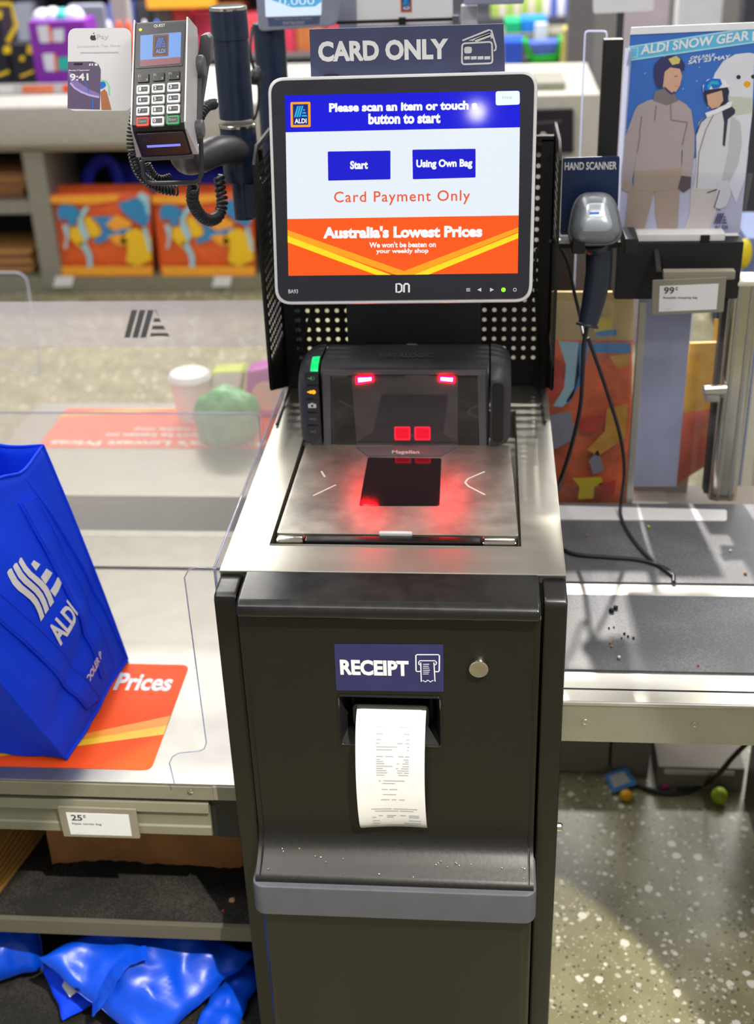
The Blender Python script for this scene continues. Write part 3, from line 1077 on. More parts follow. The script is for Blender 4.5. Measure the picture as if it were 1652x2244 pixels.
# maker's mark: a square D joined to a rounded n
a = MF.at(866, 641, BZ)
b = MF.at(898, 621, BZ)
wx, hy = b[0] - a[0], b[1] - a[1]
Q = lambda u, v: (a[0] + u * wx, a[1] + v * hy)
mb.line(MF, [Q(.07, .05), Q(.07, .95), Q(.30, .95), Q(.44, .80), Q(.44, .20), Q(.30, .05)], hy * .2, 'white', BZ, closed=True)
mb.line(MF, [Q(.60, 0), Q(.60, .80), Q(.68, .95), Q(.86, .95), Q(.94, .80), Q(.94, 0)], hy * .2, 'white', BZ)
tag(mb.build('bezel', mon), 'black glass bezel')
mb = MB()
c = MF.at(1103, 635, BZ)
K['power'] = glow('green_power_led', '#8cff1c', 1.6)
mb.poly(MF, [(c[0] + .003 * math.cos(t * .6283), c[1] + .003 * math.sin(t * .6283)) for t in range(10)], 'power', BZ)
tag(mb.build('power_light', mon), 'bright green power light')
# the picture on the screen
for k, c, s_ in (('s_blue', '#0306dc', 1.0), ('s_white', '#e9f1fa', 1.0), ('s_or', '#fd5a0c', 1.0), ('s_am', '#ffa514', 1.0), ('s_ye', '#ffe21c', 1.0), ('s_btn', '#0508d0', 1.0), ('s_red', '#f0582a', 1.0),
                 ('s_cy', '#1fb6e8', 1.0), ('s_navy', '#10207c', 1.0), ('s_help', '#f4fdff', 1.0), ('s_helptx', '#9fd4f0', 1.0), ('s_pure', '#fafcff', 1.0)):
    K[k] = glow(k.replace('s_', 'screen_'), c, s_, 0.055)
SD = 0.0024
mb = MB()
cn = {'tl': (624, 208), 'tr': (1139, 198), 'bl': (632, 604), 'br': (1135, 599)}
U0 = MF.at(*cn['tl'], SD)
def sq(L, m, d=SD):
    mb.poly(MF, MF.pts(L, d), m, d)
sq([(624, 209), (1139.5, 198), (1139, 279), (626, 290)], 's_blue')
sq([(626, 290), (1139, 279), (1136.5, 472), (629.5, 480)], 's_white')
sq([(629.5, 480), (1136.5, 472), (1134.5, 599), (632, 604.5)], 's_or')
screen = tag(mb.build('screen', mon), 'lit screen page')
mb = MB()
d1 = SD + 0.0003
sq([(630, 505), (854, 603), (886, 603), (630, 520)][:0] or [(629.8, 504), (885, 594), (1136, 498), (1135.7, 508), (905, 602), (868, 602.5), (630.2, 519)], 's_am', d1)
d2 = SD + 0.0005
sq([(630, 517), (857, 602.5), (824, 602.5), (630.3, 531)], 's_ye', d2)
sq([(1135.6, 510), (906, 602), (940, 601.5), (1135.3, 522)], 's_ye', d2)
mb.textpx("Australia's Lowest Prices", MF, (708, 523), (1057, 493), 's_pure', d2, bold=0.05)
mb.textpx("We won't be beaten on", MF, (809, 543), (955, 529), 's_pure', d2, bold=0.03)
mb.textpx("your weekly shop", MF, (824, 558), (939, 544), 's_pure', d2, bold=0.03)
tag(mb.build('price_banner', screen), 'orange banner with yellow chevron')
mb = MB()
mb.textpx('Please scan an item or touch a', MF, (721, 246), (1047, 220), 's_pure', d1, bold=0.05)
mb.textpx('button to start', MF, (807, 273), (965, 246), 's_pure', d1, bold=0.05)
a = MF.at(637, 279, d1)
b = MF.at(680, 223, d1)
hb0 = mb.build('header_banner', screen)
mb = MB()
badge(mb, MF.shift(d1 - 0.0004), a[0], a[1], b[0], b[1], K['s_am'], K['s_navy'], K['s_cy'], K['s_pure'])
mb.build('shop_badge', screen)
mb = MB()
mb.slab(MF, rquad(MF.pts([(1086, 231), (1139, 229), (1138.5, 199), (1086, 200)], d1), 0.003, 3), 's_help', d1 - .0002, d1)
mb.textpx('Help', MF, (1101, 219), (1123, 210), 's_helptx', d1 + .0002)
mb.build('help_button', screen)
for L, st, t0, t1 in (([(719, 396), (855.5, 393), (855.5, 330), (718, 332)], 'Start', (767, 371), (806, 352)), ([(904.5, 393), (1042, 389), (1042, 326), (903.5, 328)], 'Using Own Bag', (912, 372), (1035, 348))):
    mb = MB()
    mb.slab(MF, rquad(MF.pts(L, d1), 0.0012, 2), 's_btn', d1 - .0002, d1)
    mb.textpx(st, MF, t0, t1, 's_pure', d1 + .0002, bold=0.045)
    mb.build('screen_button', screen)
mb = MB()
mb.textpx('Card Payment Only', MF, (732, 451), (1030, 416), 's_red', d1, bold=0.008, space=1.12)
mb.build('payment_notice', screen)

# ================================================================== CARD ONLY SIGN
CF = VF(0.425)
sign = thing('card_only_sign', CF.W(0, 1.4), 'slate navy CARD ONLY sign standing on top of the monitor', 'sign')
mb = MB()
sp = CF.pts([(682, 185), (1107, 175), (1103, 52), (678, 64)])
mb.slab(CF, sp, 'signnavy', -0.002, 0.001)
mb.textpx('CARD ONLY', CF, (698, 136), (982, 84), 'white', 0.0014, bold=0.045)
q = lambda L: CF.pts([(680 + x * .2542, y * .2542) for x, y in L], .0014)
mb.line(CF, rquad(q([(1306, 555), (1570, 545), (1565, 360), (1308, 375)]), 0.004, 4), 0.0022, 'rim', .0014, closed=True)
mb.poly(CF, rquad(q([(1326, 462), (1392, 460), (1392, 402), (1326, 404)]), 0.003, 3), 'rim', .0014)
for x in (1326, 1384, 1442, 1500):
    mb.poly(CF, q([(x, 514), (x + 50, 512), (x + 50, 484), (x, 486)]), 'rim', .0012)
mb.line(CF, q([(1310, 350), (1540, 258), (1560, 262), (1600, 400), (1596, 430), (1582, 438)]), 0.0022, 'rim', .0014)
mb.poly(CF, q([(1360, 350), (1548, 284), (1552, 300), (1400, 352)]), 'rim', .0013)
mb.line(CF, q([(1420, 352), (1556, 300), (1566, 330)]), 0.004, 'rim', .0013)
mb.build('sign_board', sign)
mb = MB()
mb.slab(CF, CF.pts([(682, 190), (1109, 180), (1105, 49), (678, 61)]), 'acrylic', -0.0055, -0.0030)
mb.build('clear_backing', sign)
for u in (-0.09, 0.09):
    mb = MB()
    z = sp[0][1]
    mb.box(u - .01, u + .01, 0.418, 0.432, z - 0.03, z + 0.012, 'blackmatt', 0.001)
    mb.build('clip', sign)
# ================================================================== CARD TERMINAL ON ITS POLE
def vnoise(x, y, z=0.0):
    from mathutils import noise
    return noise.noise(Vector((x, y, z)))
PC = Vector((-0.2545, 0.60, 0))
pole = thing('mounting_pole', (PC.x, PC.y, 1.165), 'blue-black round pole carrying the card terminal, nearest of the two poles', 'pole')
mb = MB()
mb.lathe([(0.0255, 1.315), (0.0255, 1.425), (0.0268, 1.4255), (0.0268, 1.464), (0.0255, 1.467), (0, 1.467)], 'poleblue', Matrix.Translation(PC), 40)
mb.build('upper_tube', pole)
mb = MB()
mb.lathe([(0.0268, 1.464), (0.0272, 1.465), (0.0268, 1.469), (0.023, 1.470), (0, 1.470)], 'chrome', Matrix.Translation(PC), 40)
mb.build('cap_rim', pole)
mb = MB()
mb.lathe([(0.0262, 1.302), (0.0276, 1.303), (0.0276, 1.3065), (0.0262, 1.3075)], 'chrome', Matrix.Translation(PC), 40)
tag(mb.build('joint_ring', pole), 'thin silver ring')
mb = MB()
mb.lathe([(0.0, 1.224), (0.0262, 1.224), (0.0268, 1.227), (0.0268, 1.3025)], 'poleblue', Matrix.Translation(PC), 40)
mb.build('lower_tube', pole)
mb = MB()
mb.lathe([(0, 1.166), (0.016, 1.166), (0.016, 1.226)], 'poleblue', Matrix.Translation(PC), 30)
mb.box(PC.x, -0.2185, 0.585, 0.63, 1.168, 1.222, 'poleblue', 0.003)
mb.build('wall_bracket', pole)

TT_ = math.radians(40)
TR_ = math.radians(2.2)
v0 = Vector((0, math.sin(TT_), math.cos(TT_)))
u0 = Vector((1, 0, 0))
TO = Vector((-0.2835, 0.2967, 1.4199))
CT = Fr(TO, u0 * math.cos(TR_) + v0 * math.sin(TR_), v0 * math.cos(TR_) - u0 * math.sin(TR_))
# arm and cradle belong to the pole
mb = MB()
mb.tube(smooth_path([CT.W(0.004, -0.03, -0.07), Vector((-0.292, 0.42, 1.293)), Vector((-0.268, 0.50, 1.288)), Vector((-0.257, 0.582, 1.272))]), [0.019] * 12 + [0.021] * 13, 'dkgrey', 16)
mb.build('support_arm', pole)
mb = MB()
mb.slab(CT, rr(-0.034, -0.062, 0.036, 0.062, 0.01), 'dkgrey', -0.062, -0.0315, 0.004)
crad = mb.build('cradle', pole)
mb = MB()
WG = VF(0.372)
mb.slab(WG, WG.pts([(424, 300), (426, 190), (438, 78), (452, 74), (461, 84), (461, 136), (452, 150), (438, 240), (434, 305)]), 'grey', -0.022, 0.0, 0.002)
mb.build('cradle_wing', crad)
for v, r in ((0.036, 0.014), (-0.05, 0.011)):
    mb = MB()
    M_ = CT.M @ Matrix.Translation((0.036, v, -0.038)) @ Matrix.Rotation(math.radians(90), 4, 'Y')
    mb.lathe([(r, -0.002), (r, 0.007), (r * .85, 0.0085), (0, 0.0085)], 'grey', M_, 24)
    mb.build('tilt_knob', crad)
mb = MB()
LP = VF(0.335)
lp_ = LP.pts([(312, 352), (315, 385), (322, 398), (334, 402), (425, 400), (437, 395), (442, 380), (441, 330), (440, 300)])
mb.tube([LP.W(a, b, 0) for a, b in lp_], 0.0030, 'dkgrey', 8)
mb.build('guard_loop', crad)

term = thing('card_terminal', CT.W(0, -0.07, -0.03), 'card payment terminal with white number keys, tilted on a pole arm', 'card terminal')
mb = MB()
# body profile (v,n): keypad face, chin turning under, back
pf = [(0.0785, -0.002), (0.074, 0.0), (-0.062, 0.0), (-0.067, -0.004), (-0.078, -0.044), (-0.074, -0.048), (-0.066, -0.032), (0.072, -0.031), (0.080, -0.024)]
V = [(x, v, n) for x in (-0.0355, 0.0293) for v, n in pf]
n = len(pf)
mb.add(V, [(i, (i + 1) % n, n + (i + 1) % n, n + i) for i in range(n)] + [tuple(range(n))[::-1], tuple(range(n, 2 * n))], 'terminal', CT.M)
body = mb.build('body', term, recalc=True)
for sx in (-1, 1):
    mb = MB()
    x0, x1, x2 = (-0.0355, -0.0372, -0.0420) if sx < 0 else (0.0293, 0.0312, 0.0362)
    pr = [(0.0800, 0.002), (-0.062, 0.002), (-0.0685, -0.003), (-0.080, -0.046), (-0.074, -0.050), (-0.062, -0.034), (0.072, -0.033), (0.083, -0.026)]
    n = len(pr)
    V = [(x0, v, q) for v, q in pr] + [((x1 if q > -0.01 else x2), v, q) for v, q in pr]
    mb.add(V, [(i, (i + 1) % n, n + (i + 1) % n, n + i) for i in range(n)] + [tuple(range(n))[::-1], tuple(range(n, 2 * n))], 'silver', CT.M)
    tag(mb.build('side_rail', term, recalc=True), 'silver side rail')
# screen
K['t_blue'] = glow('terminal_screen_blue', '#7aa8ec', 0.95)
K['t_brown'] = glow('terminal_screen_brown', '#8a5c48', 0.8)
K['t_navy'] = glow('terminal_screen_navy', '#5a4a58', 0.75)
K['t_cy'] = glow('terminal_screen_logo', '#4a74d0', 0.9)
K['t_tx'] = glow('terminal_screen_text', '#8e9ccc', 0.9)
K['t_red'] = glow('terminal_screen_ticker', '#a86a70', 0.85)
K['t_slot'] = glow('slot_light', '#8488ff', 1.1)
K['t_led'] = glow('yellow_led', '#e8ff20', 1.5)
tz = lambda L: CT.pts([(280 + x * .2542, y * .2542) for x, y in L], 0.001)
mb = MB()
mb.slab(CT, rquad(tz([(64, 590), (472, 565), (500, 200), (78, 215)]), 0.002, 3), 'bezel', 0.0, 0.0006)
scr = mb.build('screen_bezel', term)
mb = MB()
CS = CT.shift(0.0008)
mb.poly(CT, tz([(106, 530), (455, 500), (460, 275), (108, 305)]), 't_blue', 0.0008)
mb.poly(CT, tz([(104, 575), (452, 545), (454, 490), (106, 518)]), 't_red', 0.0009)
a = tz([(212, 492), (355, 292)])
badge(mb, CS, a[0][0], a[0][1], a[1][0], a[1][1], K['t_brown'], K['t_navy'], K['t_cy'], K['t_tx'], 0.0002)
mb.build('display', scr)
mb = MB()
mb.textpx('QUEST', CT, (337, 61), (362, 52), 'rim', 0.0009, bold=0.01)
mb.build('maker_name', scr)
mb = MB()
c = tz([(109, 256)])[0]
mb.poly(CT, [(c[0] + .0021 * math.cos(t * .6283), c[1] + .0021 * math.sin(t * .6283)) for t in range(10)], 't_led', 0.001)
tag(mb.build('status_light', scr), 'yellow green status light')
# function keys and number keys
for i, x in enumerate((135, 268, 400)):
    y = 672 - i * 12
    mb = MB()
    c = tz([(x, y)])[0]
    mb.slab(CT, rr(c[0] - .0072, c[1] - .0058, c[0] + .0072, c[1] + .0052, .0012), 'blackgloss', -0.0005, 0.0014, .0004)
    mb.text('F%d' % (i + 1), CT, c[0] - .0062, c[1] + .0008, c[0] - .0030, c[1] + .0038, 'ink', .0016, bold=.01)
    mb.text('±#*'[i] if i else '$', CT, c[0] + .0036, c[1] - .0042, c[0] + .0056, c[1] - .0012, 'ink', .0016, bold=.01)
    mb.build('function_key', term)
kx = ((133, 265, 398), (133, 263, 396), (131, 261, 394), (130, 259, 391))
ky = ((776, 765, 755), (868, 860, 850), (962, 953, 943), (1053, 1048, 1038))
nm = ('1', '2', '3', '4', '5', '6', '7', '8', '9', 'C', '0', 'E')
sub = ('qz', 'abc', 'def', 'ghi', 'jkl', 'mno', 'prs', 'tuv', 'wxy', '', '', '')
K['keyred'] = mat('red_key', '#d8341c', 0.4)
K['keygreen'] = mat('green_key', '#0c8f4e', 0.4)
K['keyin'] = mat('key_inlay_black', '#151518', 0.4)
for r in range(4):
    for k in range(3):
        i = r * 3 + k
        c = tz([(kx[r][k], ky[r][k])])[0]
        m_ = {'C': 'keyred', 'E': 'keygreen'}.get(nm[i], 'key')
        mb = MB()
        mb.slab(CT, rr(c[0] - .0082, c[1] - .0064, c[0] + .0082, c[1] + .0060, .002), m_, -0.0005, 0.0030, .0009)
        if nm[i] in 'CE':
            mb.poly(CT, rr(c[0] - .0058, c[1] - .0034, c[0] + .0058, c[1] + .0034, .001), 'keyin', .0032)
            mb.text('Cancel' if nm[i] == 'C' else 'Enter', CT, c[0] - .0048, c[1] - .0016, c[0] + .0048, c[1] + .0018, 'ink', .0034)
            lab = 'red Cancel key' if nm[i] == 'C' else 'green Enter key'
        else:
            mb.poly(CT, rr(c[0] - .0060, c[1] - .0032, c[0] + .0060, c[1] + .0032, .0008), 'keyin', .0032)
            mb.text(nm[i], CT, c[0] - .0050, c[1] - .0022, c[0] - .0020, c[1] + .0024, 'key', .0034, bold=.02)
            if sub[i]:
                mb.text(sub[i], CT, c[0] + .0000, c[1] - .0016, c[0] + .0050, c[1] + .0012, 'ink', .0034)
            lab = None
        tag(mb.build('number_key' if lab is None else 'command_key', term), lab)
# chin with card slot
CH = Fr(CT.W(-0.003, -0.0725, -0.024), CT.u, (CT.n * 0.045 + CT.v * 0.012))
mb = MB()
mb.slab(CH, rr(-0.031, -0.021, 0.030, 0.017, 0.003), 'blackgloss', -0.003, 0.0025, 0.0008)
chin = mb.build('card_slot_chin', term)
mb = MB()
mb.slab(CH, [(-0.021, -0.006), (0.021, -0.006), (0.021, -0.0025), (-0.021, -0.0025)], 't_slot', 0.0025, 0.0031)
tag(mb.build('slot_light', chin), 'glowing lilac card slot')
mb = MB()
mb.line(CH, [(-0.024, 0.004), (-0.024, 0.008), (-0.019, 0.008), (-0.019, 0.004)], .0008, 'grey', .0028)
mb.line(CH, [(-0.0215, 0.004), (-0.0215, 0.0105)], .0008, 'grey', .0028)
mb.line(CH, [(-0.017, 0.003), (-0.017, 0.007), (-0.0145, 0.004)], .0008, 'grey', .0028)
mb.line(CH, [(0.026, -0.004), (0.029, -0.004), (0.026, -0.001)], .0008, 'grey', .0028)
mb.build('chip_symbol', chin)
mb = MB()
mb.slab(CH, rr(-0.034, -0.0285, 0.033, -0.0225, 0.002), 'grey', -0.008, 0.004, 0.001)
mb.build('chin_lip', term)

# coiled leads
def coil_thing(pts, R, turns, r, label):
    m_ = MB()
    m_.tube(coil(pts, R, turns, 9), r, 'cord', 6)
    return tag(m_.build('coiled_lead', sharp=80), label, 'cable')
coil_thing([PY(297, 250, .38), PY(289, 300, .38), PY(292, 340, .38), PY(305, 378, .39), PY(330, 402, .40), PY(360, 415, .41), PY(388, 418, .42)], 0.0062, 30, 0.0016,
           'thin black coiled lead hanging in a curve left of the card terminal')
coil_thing([PY(424, 408, .42), PY(422, 440, .44), PY(436, 468, .47), PY(458, 483, .50), PY(478, 474, .53), PY(487, 445, .55), PY(482, 410, .56), PY(480, 385, .565)], 0.0062, 27, 0.0032,
           'thick black coiled lead looping below the pole arm')
coil_thing([PY(426, 300, .44), PY(432, 275, .46), PY(440, 250, .48), PY(455, 232, .51), PY(470, 228, .54)], 0.0055, 14, 0.0026,
           'black coiled lead running from terminal back to the pole')
coil_thing([PY(322, 358, .42), PY(334, 380, .42), PY(352, 393, .42), PY(374, 388, .43)], 0.0042, 12, 0.0015,
           'short black coiled lead seen through the terminal guard loop')

# ------------------------------------------------------------------ pay card
PD = Fr(PY(218, 152, 0.36), (1, 0, -0.0), (0, 0.30, 0.95))
pay = thing('payment_card_sign', PD.W(0, -0.055), 'white rounded card with a phone picture beside the card terminal', 'sign')
mb = MB()
pc = rquad(PD.pts([(148, 243), (289, 243), (287, 61), (149, 62)]), 0.011, 6)
mb.slab(PD, pc, 'label', -0.0012, 0.0)
pb = mb.build('card_board', pay)
K['phone'] = mat('phone_wallpaper', '#6a5a78', 0.4)
K['phonelite'] = mat('phone_wallpaper_glow', '#8f7bb8', 0.4)
K['lilac'] = mat('lilac_arc', '#c6b2ea', 0.4)
K['brightblue'] = mat('bright_blue_print', '#1c7be8', 0.4)
K['skin'] = mat('skin_tone_print', '#b9764e', 0.6)
K['mint'] = mat('mint_print', '#8fe0b0', 0.5)
K['palegrey'] = mat('pale_grey_print', '#c9c7ca', 0.6)
K['dkprint'] = mat('dark_print', '#3a3438', 0.6)
pz = lambda L, d=0.0: PD.pts([(x * .1816, y * .1816) for x, y in L], d)
mb = MB()
ph = pz([(815, 1310), (1205, 1320), (1212, 740), (820, 745)])
a = ph
mb.poly(PD, [a[0], a[1], (a[2][0], a[2][1] - .010), (a[2][0] - .003, a[2][1] - .003), (a[2][0] - .010, a[2][1]), a[3]], 'phone', .0003)
arc = [(850, 1000), (900, 1060), (980, 1110), (1080, 1150), (1200, 1175)]
mb.poly(PD, pz([(820, 850), (850, 990), (900, 1060), (980, 1115), (1080, 1155), (1200, 1185), (1200, 1130), (1080, 1080), (960, 1000), (860, 880)]), 'phonelite', .0004)
mb.line(PD, pz(arc), .0026, 'lilac', .0006)
mb.line(PD, pz([(1115, 1190), (1125, 1250), (1120, 1315)]), .0016, 'brightblue', .0006)
mb.line(PD, pz([(1010, 960), (1050, 1040), (1075, 1130)]), .0010, 'brightblue', .0005)
mb.poly(PD, rquad(pz([(890, 790), (1000, 788), (1000, 758), (890, 760)]), .002, 3), 'dkprint', .0005)
q0, q1 = pz([(848, 980), (1068, 885)])
mb.text('9:41', PD, q0[0], q0[1], q1[0], q1[1], 'white', .0008, bold=0.03)
q0, q1 = pz([(832, 868), (1085, 835)])
mb.text('Monday 9 September', PD, q0[0], q0[1], q1[0], q1[1], 'white', .0008, bold=0.01)
for k, (x, wd) in enumerate(((1072, 24), (1108, 16), (1145, 34))):
    mb.poly(PD, pz([(x, 795), (x + wd, 795), (x + wd, 765), (x + (10 if k == 0 else 0), 770)]), 'white', .0008)
mb.build('phone_picture', pb)
mb = MB()
mb.poly(PD, rquad(pz([(1213, 1080), (1250, 1060), (1285, 1030), (1262, 985), (1213, 985)]), .002, 3), 'brightblue', .0004)
mb.poly(PD, pz([(1213, 1110), (1262, 1075), (1290, 1110), (1345, 1325), (1225, 1325)]), 'skin', .0003)
mb.line(PD, pz([(1225, 970), (1285, 985), (1315, 1040), (1318, 1150)]), .0022, 'mint', .0002)
mb.build('finger_picture', pb)
mb = MB()
# fruit mark with a bite and a leaf, and the lettering
c = pz([(1126, 455)])[0]
ou = []
for t in range(28):
    a_ = 2 * math.pi * t / 28
    r = 0.0037 * (1 + 0.10 * math.cos(2 * a_) - (0.22 if abs(a_ - math.pi / 2) < .3 else 0) - (0.1 if abs(a_ - 1.5 * math.pi) < .25 else 0))
    x, y = r * math.cos(a_), r * math.sin(a_)
    dx, dy = x - .0046, y - .0006
    dd = math.hypot(dx, dy)
    if dd < .0022:
        x, y = .0046 + dx / dd * .0022, .0006 + dy / dd * .0022
    ou.append((c[0] + x, c[1] + y))
mb.poly(PD, ou, 'dkprint', .0004)
mb.poly(PD, [(c[0] + .0001, c[1] + .0042), (c[0] + .0004, c[1] + .0056), (c[0] + .0018, c[1] + .0066), (c[0] + .0015, c[1] + .0050)], 'dkprint', .0004)
q0, q1 = pz([(1170, 488), (1305, 412)])
mb.text('Pay', PD, q0[0], q0[1], q1[0], q1[1], 'palegrey', .0004)
q0, q1 = pz([(935, 580), (1455, 535)])
mb.text('Double-click. Tap. Done.', PD, q0[0], q0[1], q1[0], q1[1], 'palegrey', .0004)
for y in (632, 640):
    mb.line(PD, pz([(970, y), (1430, y - 4)]), .0005, 'palegrey', .0004)
mb.build('card_lettering', pb)
mb = MB()
mb.tube([PD.W(0.03, 0, -0.0075), Vector((-0.31, 0.40, 1.41)), CT.W(-0.03, 0.0, -0.05)], 0.004, 'dkgrey', 8)
mb.build('card_bracket', pay)

# ================================================================== LEFT BAGGING BENCH
TZ = 0.505
bench = thing('bagging_bench', (-0.72, 0.42, 0), 'steel topped bagging bench with open shelves left of the checkout', 'bench')
mb = MB()
K['traysteel'] = worn_steel('dull_steel_tray', '#a09e97', 0.36, (1, 14, 14), 0.06)
mb.box(-1.25, -0.2265, 0.065, 0.80, TZ - 0.028, TZ, 'traysteel', 0.0015)
mb.box(-1.25, -0.2265, 0.655, 0.70, TZ, TZ + 0.004, 'traysteel', 0.001)
mb.build('tray_top', bench)
mb = MB()
mb.box(-1.25, -0.262, 0.063, 0.066, TZ - 0.027, TZ - 0.004, 'fascia', 0.0005)
mb.box(-0.262, -0.2275, 0.062, 0.066, TZ - 0.026, TZ - 0.002, 'tagframe', 0.001)
mb.build('tray_front_edge', bench)
mb = MB()
P = PY(418, 1733, .062)
mb.lathe([(0.004, 0), (0.004, 0.0018), (0.002, 0.003), (0, 0.003)], 'chrome', Matrix.Translation(P) @ Matrix.Rotation(math.radians(90), 4, 'X'), 16)
mb.build('edge_screw', bench)
mb = MB()
mb.xprism([(0.072, 0.470), (0.066, 0.468), (0.064, 0.452), (0.070, 0.449), (0.070, 0.425), (0.067, 0.423), (0.067, 0.408), (0.075, 0.405), (0.078, 0.470)], -1.25, -0.272, 'fascia', bev=0.001)
tag(mb.build('price_rail', bench), 'olive grey price rail')
mb = MB()
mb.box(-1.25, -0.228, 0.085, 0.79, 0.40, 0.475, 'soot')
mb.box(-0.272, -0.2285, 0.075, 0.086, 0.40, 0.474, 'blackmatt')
mb.build('tray_frame', bench)
mb = MB()
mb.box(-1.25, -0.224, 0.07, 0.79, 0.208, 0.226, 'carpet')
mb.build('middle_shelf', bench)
mb = MB()
mb.box(-1.25, -0.224, 0.062, 0.071, 0.203, 0.231, 'shelfgrey', 0.001)
mb.build('shelf_edge', bench)
mb = MB()
mb.box(-1.25, -0.224, -0.02, 0.79, 0.0, 0.03, 'carpet')
mb.build('bottom_shelf', bench)
mb = MB()
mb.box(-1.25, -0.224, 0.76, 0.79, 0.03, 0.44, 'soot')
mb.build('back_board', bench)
# orange floor graphic on the tray
mb = MB()
HT = HF(TZ + 0.0008)
st = rquad([(-0.97, 0.092), (-0.357, 0.092), (-0.357, 0.352), (-0.97, 0.352)], 0.014, 5)
mb.slab(HT, st, 'orange', -0.0008, 0.0)
stp = mb.build('promotion_sticker', bench)
tag(stp, 'orange sticker with yellow chevron and white lettering')
mb = MB()
q0 = HT.at(262, 1513)
q1 = HT.at(386, 1477)
wl = (q1[0] - q0[0]) / 5.0
# whole line laid so that its last letters fall where they show beside the bag
mb.text("Australia's Lowest Prices", HT, q1[0] - wl * 24.2, q0[1], q1[0], q1[1] + .002, 'white', .0004, bold=0.035)
mb.text("We won't be beaten on your weekly shop", HT, -0.80, 0.245, -0.55, 0.262, 'white', .0004, bold=0.03)
mb.build('sticker_lettering', stp)
mb = MB()
A1, A2, A3 = HT.pts([(371, 1572), (362, 1591), (355, 1612)])
L1, L2 = HT.pts([(180, 1640), (0, 1676)])
def stripe(xl):
    return (A1[1] + (A1[0] - xl) * -0.0)
sl = (HT.at(366, 1592)[1] - HT.at(220, 1630)[1]) / (HT.at(366, 1592)[0] - HT.at(220, 1630)[0])
for off0, off1, m_ in ((0.0, 0.024, 'amber'), (-0.022, 0.0, 'yellow')):
    xr, yr = A2[0], A2[1]
    xm = -0.663
    pts_ = [(-0.357, yr + (-0.357 - xr) * sl + off0), (-0.357, yr + (-0.357 - xr) * sl + off1), (xm, yr + (xm - xr) * sl + off1), (-0.97, yr + (-0.357 - xr) * sl + off1),
            (-0.97, yr + (-0.357 - xr) * sl + off0), (xm, yr + (xm - xr) * sl + off0)]
    pts_ = [(a, max(b, 0.093)) for a, b in pts_]
    mb.add([(a, b, 0.0003) for a, b in pts_], [(0, 1, 2, 5), (5, 2, 3, 4)], m_, HT.M)
mb.build('sticker_chevron', stp)
# price label on the rail
def price_label(F, corners, label, big, small, name='price_label'):
    r = MB()
    a = F.pts(corners)
    r.slab(F, rquad(a, 0.002, 3), 'tagframe', -0.004, 0.0, 0.0006)
    cx = sum(p[0] for p in a) / 4
    cy = sum(p[1] for p in a) / 4
    t = thing(name, F.W(cx, cy), label, 'price tag')
    fr_ = r.build('tag_frame', t)
    r = MB()
    b = [(cx + (p[0] - cx) * .80, cy + (p[1] - cy) * .74 - .002) for p in a]
    r.slab(F, b, 'label', 0.0, 0.0006)
    x0, x1 = b[0][0], b[1][0]
    y0, y1 = (b[0][1] + b[1][1]) / 2, (b[2][1] + b[3][1]) / 2
    W_, H_ = x1 - x0, y1 - y0
    r.text(big, F, x0 + W_ * .06, y0 + H_ * .66, x0 + W_ * .24, y0 + H_ * .93, 'dkprint', 0.001, bold=.02)
    r.text('c', F, x0 + W_ * .26, y0 + H_ * .80, x0 + W_ * .30, y0 + H_ * .93, 'dkprint', 0.001, bold=.02)
    r.text(small, F, x0 + W_ * .06, y0 + H_ * .45, x0 + W_ * .06 + W_ * min(.8, .028 * len(small)), y0 + H_ * .56, 'dkprint', 0.001, bold=.01)
    r.text('each', F, x0 + W_ * .10, y0 + H_ * .05, x0 + W_ * .2, y0 + H_ * .10, 'ink', 0.001)
    r.build('price_card', t)
    return t
price_label(VF(0.060), [(140, 1833), (307, 1838), (297, 1775), (125, 1769)], 'white 25 cent price label on the bench rail below the blue bag', '25', 'Paper carrier bag')

# clear side guard between kiosk and bench
grd = thing('side_guard_panel', (-0.222, 0.28, TZ), 'clear acrylic guard panel between kiosk and bagging bench', 'acrylic panel')
mb = MB()
GX = Fr((-0.2222, 0, 0), (0, 1, 0), (0, 0, 1))
mb.slab(GX, [(0.052, TZ), (0.66, TZ), (0.66, 0.868), (0.052, 0.868)], 'acrylic', -0.002, 0.001)
mb.build('side_sheet', grd)
mb = MB()
GFp = VF(0.050)
fl = GFp.pts([(459, 1243), (430, 1243), (413, 1248), (404, 1266), (452, 1628), (447, 1641), (436, 1646), (392, 1650), (378, 1658), (371, 1672), (382, 1716)])
zb = GFp.at(470, 1716)
fl = [(-0.2215, 0.868)] + fl[1:] + [(-0.2215, fl[-1][1])]
mb.slab(GFp, fl, 'acrylic', -0.0015, 0.0015)
mb.build('front_flange', grd)
mb = MB()
mb.tube([GFp.W(a, b) for a, b in fl[:-1]], 0.0009, 'edge', 6)
mb.tube([(-0.2225, 0.052, 0.868), (-0.2225, 0.66, 0.868)], 0.0016, 'edge', 6)
mb.tube([(-0.2215, 0.05, 0.868), (-0.2215, 0.05, TZ)], 0.0022, 'edge', 6)
mb.build('polished_edge', grd)

